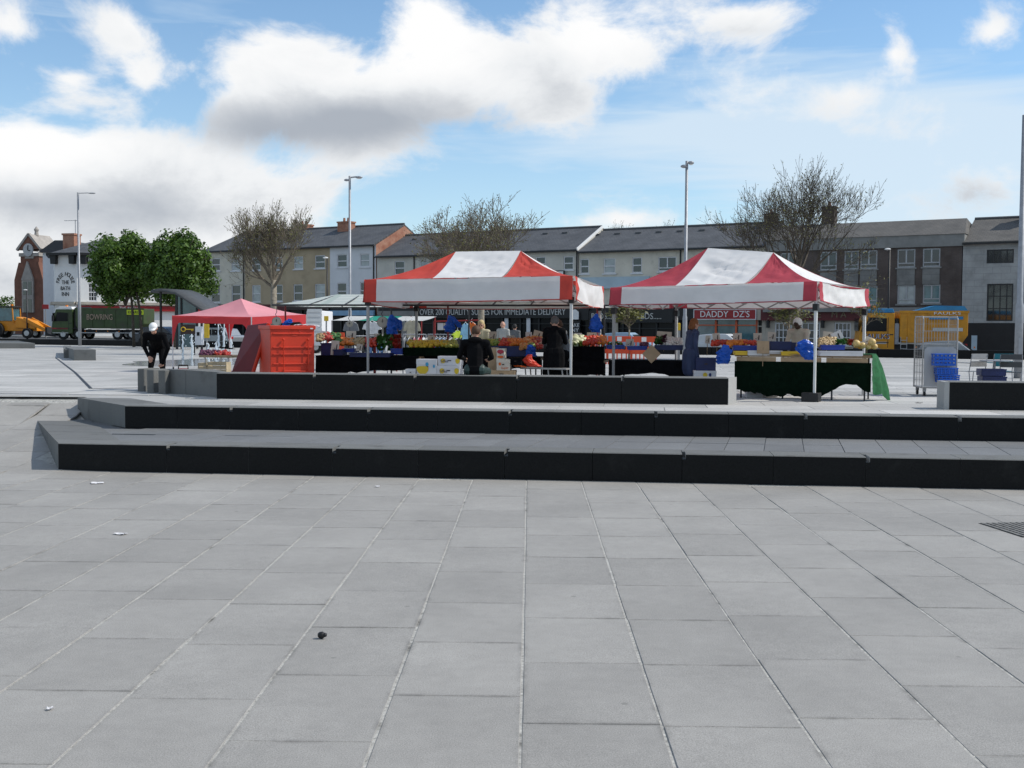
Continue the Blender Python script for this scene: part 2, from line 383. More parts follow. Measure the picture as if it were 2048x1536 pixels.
def upper_slab(mb, u0, v0, mi):
    g = .007; q = [S(u0 + g, v0 + g), S(u0 + UL - g, v0 + g), S(u0 + UL - g, v0 + UW - g), S(u0 + g, v0 + UW - g)]
    return mb.add([(w.x, w.y, pz(w.y)) for w in q] + [(w.x, w.y, pz(w.y) - .02) for w in q], [(0, 1, 2, 3), (0, 4, 5, 1), (1, 5, 6, 2), (2, 6, 7, 3), (3, 7, 4, 0)], None, mi)
for _, u0, v0, mi in ulist[290:]: upper_slab(us, u0, v0, mi)
e0, e1 = Fw(-75, EDGE_V), Fw(60, EDGE_V)
poly = [S(a2[0] + .3, 3.0), S(14, 3.0), V((60, 15, 0)), e1, e0, V((-75, 22.2, 0)), V((S(*b2).x, max(22.2, S(*b2).y), 0)), S(b2[0] + .06, b2[1])]
um.add([(p.x, p.y, pz(p.y) - .012) for p in poly], [tuple(range(len(poly)))])
square = tag(um.build('upper_square', 'paving_upper_b'), kind='structure')
UM = ['paving_granite_upper', 'paving_upper_b', 'paving_upper_c']
for _, u0, v0, mi in ulist[:290]: upper_slab(MB(), u0, v0, 0).build('paving_slab', UM[mi], square)
tag(us.build('distant_paving_slabs', ['paving_granite_upper', 'paving_upper_b', 'paving_upper_c'], square), kind='stuff')

# seating steps: rows of granite blocks with notches at every second joint
def block_mesh(w, d, h, notch, last=False):
    # front face dark and honed, top and ends flamed; a small stop notch is cut in the left top front corner
    mb = MB(); g = .004; n = .045 if notch else 0; nd, nh = .30, .075
    x0, x1 = g, w - g; c = .012
    if notch:
        xs = [x0 + n, x1]
        mb.box(x0 + n, x1, c, d, 0, h - c); mb.v = mb.v; mb.f = []; mb.m = []; mb.v = []
        mb.add([(x0, 0, 0), (x1, 0, 0), (x1, 0, h - c), (x0 + n, 0, h - c), (x0 + n, 0, h - nh), (x0, 0, h - nh)], [(0, 1, 2, 3, 4, 5)], None, 0)
        mb.add([(x0 + n, 0, h - c), (x1, 0, h - c), (x1, c, h), (x0 + n, c, h)], [(0, 1, 2, 3)], None, 1)
        mb.add([(x0 + n, c, h), (x1, c, h), (x1, d, h), (x0, d, h), (x0, nd, h), (x0 + n, nd, h)], [(0, 1, 2, 3, 4, 5)], None, 1)
        mb.add([(x0, 0, h - nh), (x0 + n, 0, h - nh), (x0 + n, nd, h - nh), (x0, nd, h - nh)], [(0, 1, 2, 3)], None, 1)
        mb.add([(x0 + n, 0, h - nh), (x0 + n, 0, h), (x0 + n, nd, h), (x0 + n, nd, h - nh)], [(0, 1, 2, 3)], None, 2)
        mb.add([(x0, nd, h - nh), (x0 + n, nd, h - nh), (x0 + n, nd, h), (x0, nd, h)], [(0, 1, 2, 3)], None, 1)
        mb.add([(x0, 0, 0), (x0, 0, h - nh), (x0, nd, h - nh), (x0, nd, h), (x0, d, h), (x0, d, 0)], [(0, 1, 2, 3, 4, 5)], None, 1)
    else:
        mb.add([(x0, 0, 0), (x1, 0, 0), (x1, 0, h - c), (x0, 0, h - c)], [(0, 1, 2, 3)], None, 0)
        mb.add([(x0, 0, h - c), (x1, 0, h - c), (x1, c, h), (x0, c, h)], [(0, 1, 2, 3)], None, 1)
        mb.add([(x0, c, h), (x1, c, h), (x1, d, h), (x0, d, h)], [(0, 1, 2, 3)], None, 1)
        mb.add([(x0, 0, 0), (x0, 0, h - c), (x0, c, h), (x0, d, h), (x0, d, 0)], [(0, 1, 2, 3, 4)], None, 1)
    mb.add([(x1, 0, 0), (x1, d, 0), (x1, d, h), (x1, c, h), (x1, 0, h - c)], [(0, 1, 2, 3, 4)], None, 1)
    mb.add([(x0, d, 0), (x0, d, h), (x1, d, h), (x1, d, 0)], [(0, 1, 2, 3)], None, 1)
    return mb
def step_row(label, front_u, joint_px, v, zb, zt, depth, u_end, first_left, back_left):
    t = thing('granite_step', label, 'step', S(0, v, zb), -SA)
    ju = []
    for px in joint_px:                                  # where the notched joints meet the front edge
        d = ray(px, 900); d2 = V((d.x, d.y)); # solve along the front line
        o = S(0, v); k = (d2.x * o.y - d2.y * o.x) / (d2.x * (-SU.y) + d2.y * SU.x) if True else 0
        ju.append((o + SU * k).dot(SU) - o.dot(SU))
    pitch = (ju[-1] - ju[0]) / (len(ju) - 1) / 2
    u = ju[0]; edges = []
    k = 0
    while u + pitch * k < u_end: edges.append((u + pitch * k, k % 2 == 0)); k += 1
    cache = {}
    for e, nt in edges:
        key = nt
        if key not in cache: cache[key] = block_mesh(pitch, depth, zt - zb, nt).mesh('granite_block', ['granite_dark', 'granite_flamed', 'granite_pale'])
        kid('granite_block', cache[key], t, Matrix.Translation((e, 0, 0)))
    MB().box(ju[0] - pitch * .5, u_end, .05, .3, .0, zt - zb - .09).build('dark_backing', 'granite_dark', t)  # unseen dark box added inside the step, stops light showing through the joints
    # the left end: one or two blocks up to the mitred corner, then the flank running back
    n = max(1, round((ju[0] - front_u) / pitch)); w = (ju[0] - front_u) / n
    for i in range(n):
        mb = MB(); a = front_u + i * w; b = a + w; c = .012; h = zt - zb
        pts = [(a + .004, 0), (b - .004, 0), (b - .004, depth)]
        if i == 0:
            bl = back_left; k = depth / bl[1]; pts += [(a + (bl[0] - a) * k, depth)]
        else: pts += [(a + .004, depth)]
        mb.add([(x, y, 0) for x, y in pts] + [(x, y + (c if y == 0 else 0), h) for x, y in pts], [(4, 5, 6, 7), (1, 2, 6, 5), (2, 3, 7, 6), (3, 0, 4, 7)], None, 1)
        mb.add([(pts[0][0], 0, 0), (pts[1][0], 0, 0), (pts[1][0], 0, h - c), (pts[0][0], 0, h - c)], [(0, 1, 2, 3)], None, 0)
        mb.add([(pts[0][0], 0, h - c), (pts[1][0], 0, h - c), (pts[1][0], c, h), (pts[0][0], c, h)], [(0, 1, 2, 3)], None, 1)
        mb.build('corner_block' if i == 0 else 'granite_block', ['granite_dark', 'granite_flamed'], t)
    # flank blocks behind the corner
    A = V((front_u + (back_left[0] - front_u) * depth / back_left[1], depth, 0)); B = V((*back_left, 0)); nf = 3
    for i in range(nf):
        p, q = A.lerp(B, (i + .008) / nf), A.lerp(B, (i + .992) / nf)
        wv = V((1.05, 0, 0)); mb = MB(); h = zt - zb
        pts = [p, p + wv, q + wv, q]
        mb.add([(*x.xy, -.6) for x in pts] + [(*x.xy, h) for x in pts], [(4, 5, 6, 7), (0, 1, 5, 4), (1, 2, 6, 5), (2, 3, 7, 6), (3, 0, 4, 7)])
        mb.build('flank_block', 'granite_flamed', t)
    return t
st1 = step_row('lower dark granite seating step with notched edge nearest the camera', a1[0], [333, 683, 1030, 1380, 1733], 0, 0, H1, .55, 11.5, a1, (b1[0], b1[1]))
st2 = step_row('upper dark granite seating step with notched edge below the long bench', a2[0], [460, 748, 1035, 1325, 1620, 1915], V2, H1, H2, .5, 12.5, a2, (b2[0], b2[1] - V2))
# tread between the two steps
tr = MB(); rr3 = random.Random(3)
tread_root = tag(MB().add([tuple(S(a, b, H1 - .016)) for a, b in ((left_u(.5) + .06, .5), (12, .5), (12, V2 + .06), (a2[0] + .1, V2 + .06), (b2[0] + .2, b2[1] + .1), (b1[0] + .06, b1[1] - .02))], [(0, 1, 2, 3, 4, 5)]).build('step_tread', 'tread_granite'), kind='structure')
tw = .565; u0 = uv_of(G(1060, 880, H1))[0]
for i in range(-17, 20):
    a = u0 + i * tw
    for (v0, v1) in ((.556, 1.56), (1.57, V2 + .05)):
        off = 0
        x0, x1 = a + .005, a + tw - .005
        sk = .12; lu = max(left_u(v0), left_u(v1)) + 1.06 - sk * v0
        if x1 > 11.4 or x1 < lu + .08: continue
        mb = MB(); x0 = max(x0, lu)
        q = [S(x0 + sk * v0, v0 + .004, H1), S(x1 + sk * v0, v0 + .004, H1), S(x1 + sk * v1, v1 - .004, H1), S(x0 + sk * v1, v1 - .004, H1)]
        dz = rr3.uniform(-.004, .001)
        mb.add([(p.x, p.y, p.z + dz) for p in q] + [(p.x, p.y, p.z - .03) for p in q], [(0, 1, 2, 3), (0, 4, 5, 1), (1, 5, 6, 2), (2, 6, 7, 3), (3, 7, 4, 0)])
        mb.build('tread_slab', 'tread_granite', tread_root)

# long bench on the upper square, its mitred left end, and three upright slabs beside it
VB = uv_of(G(1024, 804, H2))[1]
bench = thing('granite_bench', 'long dark granite bench in front of the fruit stalls', 'bench', S(0, VB, PZ0 - .02), -SA)
ub0, ub1 = uv_of(G(443, 795, H2))[0], uv_of(G(1459, 812, H2))[0]
HB = .50; nb = 4; wb = (ub1 - ub0) / 4.98
x = ub0
for i in range(5):
    w = wb if i else wb * .98
    mb = block_mesh(w, .55, HB, i > 0); o = mb.build('granite_block', ['granite_dark', 'granite_flamed', 'granite_pale'], bench); o.location = (x, 0, 0); x += w
MB().box(ub0 + .1, ub1 - .1, .06, .3, .0, HB - .09).build('dark_backing', 'granite_dark', bench)  # hidden dark box added behind the bench joints to keep light from passing
endm = MB(); endm.prism([(x - .01, .012), (x + .004, .004), (x + .19, .545), (x - .01, .545)], 0, HB - .004, 'z'); endm.build('sawn_end', 'granite_pale', bench)
pa, pb = L(bench, G(443, 795, H2)), L(bench, GP(372, 789))
mb = MB(); pts = [pa + V((-.01, 0, 0)), V((ub0 - .01, .55, 0)), pb + V((.4, .5, 0)), pb]
mb.add([(p.x, p.y, 0) for p in pts] + [(p.x, p.y, HB) for p in pts], [(4, 5, 6, 7), (0, 1, 5, 4), (1, 2, 6, 5), (2, 3, 7, 6), (3, 0, 4, 7)]); mb.build('mitred_block', 'granite_flamed', bench)
pc = L(bench, GP(336, 787)); mb = MB(); pts = [pb + V((-.01, .01, 0)), pb + V((.38, .5, 0)), pc + V((.4, .5, 0)), pc]
mb.add([(p.x, p.y, 0) for p in pts] + [(p.x, p.y, HB) for p in pts], [(4, 5, 6, 7), (0, 1, 5, 4), (1, 2, 6, 5), (2, 3, 7, 6), (3, 0, 4, 7)]); mb.build('mitred_block', 'granite_flamed', bench)
for k, (px, py) in enumerate(((323, 788), (300, 786), (281, 783))):
    p = GP(px, py); lab = ['upright granite slab next to the mitred end of the long bench', 'middle one of three upright granite slabs left of the long bench', 'leftmost of three upright granite slabs beside the long bench'][k]
    t = MB(); t.box(-.07, .09, 0, .62, -.03, HB - .02, None, 0, .012); o = t.build('granite_upright', 'granite_flamed'); o.location = p; o.rotation_euler = (0, 0, radians(-13)); tag(o, lab, 'bench', 'upright slabs left of the bench')
VR = uv_of(G(1960, 820, H2))[1]
rb = thing('granite_bench', 'dark granite bench at the right edge before the metal chairs', 'bench', S(0, VR, PZ0 - .02), -SA)
ur = uv_of(GP(1894, 818))[0]; x = ur
for i in range(3): o = block_mesh(1.6, .5, .50, False).build('granite_block', ['granite_dark', 'granite_flamed', 'granite_pale'], rb); o.location = (x, 0, 0); x += 1.6
mb = MB(); mb.box(ur - .085, ur - .002, .003, .5, 0, .496); mb.build('sawn_end', 'granite_pale', rb)
# far benches on the left
def low_block(label, pl, pr, pback, h, py_l, py_r, name='granite_bench'):
    a, b = GP(pl, py_l), GP(pr, py_r); d = (b - a); c = GP(*pback)
    t = thing(name, label, 'bench', a, 0, 'far granite seats'); v = c - a
    mb = MB(); pts = [V((0, 0, 0)), d, d + v, v]
    mb.add([(p.x, p.y, -.05 + p.z) for p in pts] + [(p.x, p.y, h + p.z) for p in pts], [(3, 2, 1, 0), (4, 5, 6, 7), (0, 1, 5, 4), (1, 2, 6, 5), (2, 3, 7, 6), (3, 0, 4, 7)])
    mb.build('granite_block', 'granite_flamed', t, bevel=.01); return t
low_block('low grey granite seat alone on the pale paving, front block', 148, 192, (131, 713), .46, 721, 721)
low_block('low grey granite seat, block set just behind the front one', 128, 146, (127, 706), .40, 716, 716)
low_block('long low granite seat cut by the left edge of the photo', -60, 70, (-70, 690), .36, 697, 697)
low_block('raised granite block at the far left edge of the photo', -60, 14, (-70, 676), .5, 681, 681)
dr = MB(); pts = [GP(281, 776), GP(182, 777.5), GP(150, 745), GP(112, 716)]
for p, q in zip(pts, pts[1:]): dr.beam(p + V((0, 0, .002)), q + V((0, 0, .002)), .07, .01)
tag(dr.build('drain_channel', 'black_iron'), 'thin dark drain channel bending across the paving on the left', 'drain')

# ------------------------------------------------------------------ street beyond the square
def sz(t): return .47 - .006 * t                      # street level along the house fronts
rd = MB(); rd.add([tuple(Fw(a, b, sz(a))) for a, b in ((-140, EDGE_V + .5), (90, EDGE_V + .5), (90, -3.4), (-140, -3.4))], [(0, 1, 2, 3)])
rd.add([tuple(Fw(a, b, sz(a))) for a, b in ((-140, -3.4), (-70, -3.4), (-70, 60), (-140, 60))], [(0, 1, 2, 3)])
tag(rd.build('road', 'asphalt'), kind='structure')
pv = MB(); pv.add([tuple(Fw(a, b, sz(a) + c)) for a, b, c in ((-68, -3.3, .13), (90, -3.3, .13), (90, 12, .13), (-68, 12, .13), (-68, -3.3, -.05), (90, -3.3, -.05))], [(0, 1, 2, 3), (4, 5, 1, 0)])
tag(pv.build('pavement', 'pavement_far'), kind='structure')
ln = MB()
for k in range(-28, 18): ln.add([tuple(Fw(k * 4 + a, b, sz(k * 4 + a) + .005)) for a, b in ((0, -9.05), (2, -9.05), (2, -8.95), (0, -8.95))], [(0, 1, 2, 3)])
tag(ln.build('road_marking', 'white_paint'), kind='structure')
lw = thing('edge_wall', 'low dark granite wall along the far edge of the square', 'wall', Fw(0, EDGE_V, 0), -EDGE_A)
for k in range(-40, 22):
    if k in (-26, -25): continue
    p = Fw(k * 2.4 + 1.2, EDGE_V); mb = MB(); mb.box(.01, 2.39, 0, .45, -.3, .46, None, 0, .01); o = mb.build('wall_block', 'granite_dark', lw); o.location = (k * 2.4, 0, pz(p.y))
gr = MB(); n = 24
gr.add([(1400 * cos(2 * pi * i / n), 300 + 1400 * sin(2 * pi * i / n), -.62) for i in range(n)], [tuple(range(n))])
tag(gr.build('terrain', 'pavement_far'), kind='structure')
# ------------------------------------------------------------------ buildings along the street
def hitF(px, py, v=0.0):                       # photo pixel -> (t, z) on the vertical plane v behind the house fronts
    d = ray(px, py); o = V((0, 0, ZC)) - FO; k = (v - o.dot(FV_)) / d.dot(FV_); q = V((0, 0, ZC)) + d * k
    return (q - FO).dot(FU_), q.z
tile_mat('brick_red', (.36, .12, .065), (.42, .17, .09), (.34, .28, .22), .225, .075, .012, axis='sz')
tile_mat('brick_brown', (.085, .06, .05), (.105, .075, .062), (.10, .09, .085), .225, .075, .012, axis='sz')
tile_mat('slates', (.085, .09, .10), (.105, .11, .118), (.05, .05, .055), .3, .2, .012, axis='xy')
tile_mat('tiles_brown', (.105, .10, .092), (.13, .12, .108), (.06, .055, .05), .3, .25, .015, axis='xy')
tile_mat('panel_grey', (.20, .20, .19), (.22, .22, .21), (.13, .13, .13), 1.1, .42, .012, axis='xz')
tile_mat('panel_pale', (.36, .36, .35), (.38, .38, .37), (.25, .25, .25), 1.1, .42, .012, axis='xz')
M('render_cream', (.58, .545, .46), .85, .1, .8, dirt=((.28, .26, .21), 1.3, .55, .8))
M('render_stone', (.57, .55, .49), .85, .1, .8, dirt=((.3, .29, .25), 1.3, .58, .85))
M('render_tan', (.41, .33, .22), .85, .1, .8, dirt=((.28, .22, .14), 1.1, .52, .8))
M('render_white', (.64, .65, .67), .8, .06, .8, dirt=((.42, .42, .42), 1.5, .6, .85))
M('white_wall', (.74, .735, .72), .8, .05, .6, dirt=((.5, .49, .47), 1.2, .62, .9))
M('concrete', (.22, .22, .21), .85, .14, 1.5)
M('stone_pale', (.42, .38, .32), .85, .15, 1.5)
M('fascia_black', (.014, .014, .015), .5, .2, 2)
M('fascia_brown', (.035, .018, .014), .5, .2, 2)
M('fascia_red', (.30, .018, .02), .45, .12, 2)
M('fascia_maroon', (.10, .012, .014), .5, .15, 2)
M('fascia_blue', (.22, .38, .55), .5, .1, 2)
M('fascia_palblue', (.40, .50, .56), .7, .08, 1)
M('shop_orange', (.55, .10, .03), .45, .1, 2)
M('shop_glass', (.012, .013, .015), .15, .4, 1.0, spec=.12)
M('letter_white', (.75, .75, .74), .5, .05, 3)
M('letter_grey', (.50, .50, .48), .5, .1, 3)
M('letter_black', (.02, .02, .02), .6, .1, 3)
M('letter_dim', (.20, .16, .10), .6, .2, 3)
M('lead', (.07, .075, .08), .6, .15, 4)
M('yellow', (.70, .46, .03), .5, .1, 3)
M('upvc', (.62, .62, .63), .4, .05, 3); M('frame_grey', (.36, .37, .38), .4, .08, 3)
M('black_frame', (.02, .02, .022), .4, .1, 3)

def rect_holes(mb, t0, t1, z0, z1, holes, v=0.0, mi=0, rev=.16):
    xs = sorted({t0, t1, *[h[0] for h in holes], *[h[1] for h in holes]}); zs = sorted({z0, z1, *[h[2] for h in holes], *[h[3] for h in holes]})
    for a, b in zip(xs, xs[1:]):
        for c, d in zip(zs, zs[1:]):
            mx, mz = (a + b) / 2, (c + d) / 2
            if mx < t0 or mx > t1 or mz < z0 or mz > z1: continue
            if any(h[0] < mx < h[1] and h[2] < mz < h[3] for h in holes): continue
            mb.add([(a, v, c), (b, v, c), (b, v, d), (a, v, d)], [(0, 1, 2, 3)], None, mi)
    for h in holes:
        a, b, c, d = h; w = v + rev
        mb.add([(a, v, c), (b, v, c), (b, v, d), (a, v, d), (a, w, c), (b, w, c), (b, w, d), (a, w, d)], [(0, 4, 5, 1), (1, 5, 6, 2), (2, 6, 7, 3), (3, 7, 4, 0)], None, mi)
def window(parent, h, bars='sash', frame='upvc', pane='glass', v=0.0, sill=True, surround=None):
    a, b, c, d = h; w = .085; mb = MB(); y0, y1 = v + .05, v + .13
    mb.box(a + .003, a + w, y0, y1, c + .003, d - .003); mb.box(b - w, b - .003, y0, y1, c + .003, d - .003); mb.box(a + w, b - w, y0, y1, c + .003, c + w); mb.box(a + w, b - w, y0, y1, d - w, d - .003)
    if bars == 'sash': m = c + (d - c) * .48; mb.box(a + w, b - w, y0 - .015, y1, m - .045, m + .045)
    if bars == 'cross': m = c + (d - c) * .24; mb.box(a + w, b - w, y0, y1, m - .035, m + .035); x = (a + b) / 2; mb.box(x - .05, x + .05, y0 - .01, y1, m + .035, d - w)
    if bars == 'georgian':
        for k in (1, 2): x = a + (b - a) * k / 3; mb.box(x - .03, x + .03, y0 + .02, y1, c + w, d - w)
        for k in (1, 2, 3): z = c + (d - c) * k / 4; mb.box(a + w, b - w, y0 + (.0 if k == 2 else .025), y1, z - (.06 if k == 2 else .025), z + (.06 if k == 2 else .025))
    if bars == 'four':
        for k in (1, 2, 3): x = a + (b - a) * k / 4; mb.box(x - .04, x + .04, y0, y1, c + w, d - w)
    if bars == 'grid':
        for k in (1, 2, 3): x = a + (b - a) * k / 4; mb.box(x - .03, x + .03, y0, y1, c + w, d - w)
        for k in (1, 2): z = c + (d - c) * k / 3; mb.box(a + w, b - w, y0 + .02, y1, z - .03, z + .03)
    o = mb.build('window', frame, parent)
    MB().add([(a + w, v + .10, c + w), (b - w, v + .10, c + w), (b - w, v + .10, d - w), (a + w, v + .10, d - w)], [(0, 1, 2, 3)]).build('pane', pane, o)
    if sill: MB().box(a - .1, b + .1, v - .09, v + .045, c - .1, c - .002).build('sill', 'render_white' if surround is None else surround, o)
    return o
def W_(x0, x1, y0, y1, v=0.0):                   # photo rectangle -> hole on the front plane
    ta, zb = hitF(x0, y1, v); tb, zt = hitF(x1, y0, v); return (ta, tb, zb, zt)
def gable_roof(parent, t0, t1, ze, zr, mat, depth=8.5, hipl=0.0, hipr=0.0, over=.28, name='roof'):
    mb = MB(); h = depth / 2; th = .14
    A, B = (t0, -over, ze - .10), (t1, -over, ze - .10); Cc, D = (t1 - hipr, h, zr), (t0 + hipl, h, zr); E, Fq = (t1, depth + over, ze - .1), (t0, depth + over, ze - .1)
    up = lambda p: (p[0], p[1], p[2] + th)
    vs = [A, B, Cc, D, E, Fq] + [up(p) for p in (A, B, Cc, D, E, Fq)]
    mb.add(vs, [(6, 7, 8, 9), (9, 8, 10, 11), (0, 3, 2, 1), (3, 5, 4, 2), (0, 1, 7, 6), (7, 1, 2, 8), (8, 2, 4, 10), (9, 3, 0, 6), (11, 5, 3, 9), (4, 5, 11, 10)])
    if hipl: mb.add([A, D, Fq, up(A), up(D), up(Fq)], [(3, 4, 5)])
    o = mb.build(name, mat, parent)
    MB().tube([(t0 + hipl + .02, h, zr + th + .02), (t1 - hipr - .02, h, zr + th + .02)], .11, 6).build('ridge', 'lead', o)
    MB().beam((t0, -over - .06, ze - .08), (t1, -over - .06, ze - .08), .11, .10).build('gutter', 'black_iron', o)
    return o
def chimney(roof, px0, px1, ytop, v, w, d, zb, mat='brick_red', pots=2):
    (ta, zt), (tb, _) = hitF(px0, ytop, v), hitF(px1, ytop, v); mb = MB(); tb = max(tb, ta + w)
    mb.box(ta, tb, v - d / 2, v + d / 2, zb, zt); mb.box(ta - .06, tb + .06, v - d / 2 - .06, v + d / 2 + .06, zt + .002, zt + .14)
    c = mb.build('chimney', mat, roof)
    for k in range(pots): mb2 = MB(); x = ta + (tb - ta) * (k + 1) / (pots + 1); mb2.tube([(x, v, zt + .14), (x, v, zt + .5)], [.13, .10], 8); mb2.build('chimney_pot', 'brick_red', roof)
def body(parent, t0, t1, z0, ze, depth=8.5, mat='render_cream'):
    mb = MB(); mb.add([(t0, .0, z0), (t0, depth, z0), (t0, depth, ze), (t0, 0, ze), (t1, 0, z0), (t1, depth, z0), (t1, depth, ze), (t1, 0, ze)], [(0, 1, 2, 3)[::-1], (4, 5, 6, 7), (1, 5, 6, 2)]); return mb.build('side_wall', mat, parent)
def row_house(name, label, px0, px1, ye_px, yr_px, segs, wins, roofmat, gable=None, cat='building', hipl=0, verge=None, pane_cycle=('glass', 'glass_blind', 'glass'), bars='sash', pipes=(), frame='upvc'):
    xm = (px0 + px1) / 2
    t0, t1 = hitF(px0, 560)[0], hitF(px1, 560)[0]; ze = hitF(xm, ye_px)[1]; zr = hitF(xm, yr_px, 4.25)[1]; z0 = sz((t0 + t1) / 2) - .3
    b = thing(name, label, cat, Fw(0, 0, 0), -EDGE_A)
    H = [W_(*w[:4]) for w in wins]
    zshop = hitF(xm, 612)[1]
    for (sa, sb, m) in segs:
        ta, tb = max(t0, hitF(sa, 560)[0]), min(t1, hitF(sb, 560)[0]); mb = MB()
        rect_holes(mb, ta, tb, zshop, ze, [h for h in H if ta < (h[0] + h[1]) / 2 < tb]); mb.build('front_wall', m, b)
    side = body(b, t0 + .002, t1 - .002, z0, ze, mat=gable or segs[-1][2])
    for k, h in enumerate(H): window(b, h, wins[k][4] if len(wins[k]) > 4 else bars, frame, pane_cycle[(k * 7 + 3) % len(pane_cycle)])
    rf = gable_roof(b, t0, t1, ze, zr, roofmat, hipl=hipl)
    for tt, s_ in ((t0 + .01, 0), (t1 - .01, 1)):
        if s_ == 0 and hipl: continue
        MB().add([(tt, 0, ze), (tt, 8.5, ze), (tt, 4.25, zr - .02)], [(0, 1, 2)]).build('gable_wall', gable or segs[-1][2], b)
    if verge: MB().beam((t1 + .03, -.3, ze), (t1 + .03, 4.25, zr + .14), .1, .22).build('verge', verge, rf)
    for px in pipes: tp = hitF(px, 560)[0]; MB().tube([(tp, -.07, zshop), (tp, -.07, ze - .1)], .06, 6).build('downpipe', 'black_iron', b)
    return b, rf, (t0, t1, z0, ze, zr, zshop)
A_up = [(423, 440, 516, 542), (462.5, 481, 515, 542), (504, 521, 515, 541), (548, 565, 514, 540), (588, 606, 512.5, 538.5), (630, 650, 510, 537), (674, 694, 508, 535), (720, 739, 507, 534)]
A_lo = [(422, 440, 569.5, 605), (463, 481, 569.5, 605), (504, 521, 570, 604), (548, 565, 569, 603), (587, 605, 568.5, 602), (630, 650, 567.5, 600), (674, 693, 565.5, 598), (720, 739, 564, 597)]
bA, rA, dA = row_house('terrace_house', 'three-storey rendered terrace in cream, tan and white with brick gable', 408, 752, 496.5, 463, [(408, 490, 'render_cream'), (490, 660, 'render_tan'), (660, 760, 'render_white')], A_up + A_lo, 'slates', gable='brick_red', hipl=1.2, pipes=(748, 488))
chimney(rA, 597, 620, 453, 4.6, 1.5, .9, dA[4] - .6); chimney(rA, 681, 704, 447, 3.6, 1.4, .9, dA[4] - 1.2)
bB, rB, dB = row_house('terrace_house', 'long low cream terrace with grey slate roof behind the left striped gazebo', 754, 1156, 506.5, 468, [(754, 1160, 'render_stone')], [(789, 809, 521.5, 550), (839, 856, 520, 548.5), (897, 914, 518.5, 547), (953, 970, 517, 545.5), (1012, 1030, 515, 543.5), (1071, 1091, 513, 541.5), (1127, 1147, 512, 540)], 'slates', verge='white_paint', pipes=(829, 1154))
bC, rC, dC = row_house('terrace_house', 'cream terrace with slate roof between the two striped gazebos', 1158, 1530, 498, 458, [(1158, 1540, 'render_cream')], [(1160, 1178, 517, 547.6), (1207, 1231, 516, 547), (1264, 1284, 514, 546), (1316, 1353, 512.7, 543, 'cross'), (1404, 1424, 511, 541), (1462, 1482, 509, 539)], 'slates', pipes=(1361,))
chimney(rC, 1532, 1546, 432, 4.3, .8, .9, dC[4] - .6, 'brick_brown', 1)
for px in (1194, 1235, 1277, 1318, 1360, 1404, 1448): 
    t, z = hitF(px, 470, 3.2); MB().box(t - .25, t + .25, 3.1, 3.25, dC[4] - (4.25 - 3.1) * (dC[4] - dC[3]) / 4.5 + .02, dC[4] - (4.25 - 3.1) * (dC[4] - dC[3]) / 4.5 + .25).build('roof_vent', 'lead', rC)
for px in (830, 865, 1091, 1130):
    t, z = hitF(px, 480, 3.2); zz = dB[4] - (4.25 - 3.1) * (dB[4] - dB[3]) / 4.5; MB().box(t - .25, t + .25, 3.1, 3.25, zz + .02, zz + .25).build('roof_vent', 'lead', rB)
tt = hitF(1225, 565)
MB().box(hitF(1160, 565)[0], hitF(1300, 565)[0], -.22, -.02, hitF(1225, 577)[1], hitF(1225, 554)[1]).build('pale_blue_band', 'fascia_palblue', bC)

# brick and panel block with the pub on its ground floor
bD = thing('brick_block', 'dark brown brick and grey panel block above the red pub front', 'building', Fw(0, 0, 0), -EDGE_A)
t0, t1 = hitF(1532, 560)[0], hitF(1923, 560)[0]; ze = hitF(1820, 471)[1]; zc = hitF(1820, 495)[1]; zl = hitF(1820, 615)[1]; z0 = sz(t1) - .3
cols = [(1560, 1594), (1640, 1674), (1688, 1722 - 4), (1720, 1755), (1794, 1831), (1845, 1881)]
D_w = []
for a, b in cols: D_w += [(a, b, 500 - (a - 1720) * .032, 538 - (a - 1720) * .032), (a, b, 572 - (a - 1720) * .026, 610 - (a - 1720) * .026)]
HD = [W_(*w) for w in D_w]; mb = MB(); pm = MB()
strips = []
for k in range(0, len(HD), 2):
    u, l = HD[k], HD[k + 1]; strips.append((u[0], u[1]))
    pm.add([(u[0], -.03, l[3]), (u[1], -.03, l[3]), (u[1], -.03, u[2]), (u[0], -.03, u[2])], [(0, 1, 2, 3)])
    pm.box(u[0], u[1], -.03, .05, l[3] + .005, u[2] - .105)
rect_holes(mb, t0, t1, zl, zc, HD); mb.build('brick_wall', 'brick_brown', bD)
pm.f = []; pm.m = []; pm.v = []
for k in range(0, len(HD), 2):
    u, l = HD[k], HD[k + 1]; MB().box(u[0] + .01, u[1] - .01, -.05, .04, l[3] + .01, u[2] - .11).build('infill_panel', 'panel_grey', bD)
for k, h in enumerate(HD): window(bD, h, 'cross', 'frame_grey', ('glass', 'glass_blind', 'glass', 'glass_teal')[(k * 5) % 4], sill=True, surround='concrete')
MB().box(t0, t1 + .15, -.12, 8.5, zc + .003, ze).build('cornice', 'concrete', bD)
MB().box(t0, t1 + .1, -.6, .02, zl - .3, zl - .003).build('canopy_ledge', 'concrete', bD)
body(bD, t0 + .002, t1 - .002, z0, zc, mat='brick_brown')
zr = hitF(1820, 441, 3.0)[1]
mb = MB(); mb.add([(t0, -.2, ze), (t1 + .2, -.2, ze), (t1 - .25, 3, zr), (t0, 3, zr), (t0, 8.5, ze), (t1 + .2, 8.5, ze)], [(0, 1, 2, 3), (3, 2, 5, 4), (1, 5, 2)]); rD = mb.build('roof', 'tiles_brown', bD)
chimney(rD, 1647, 1660, 418, 3.6, .9, .9, ze, 'brick_brown', 1)
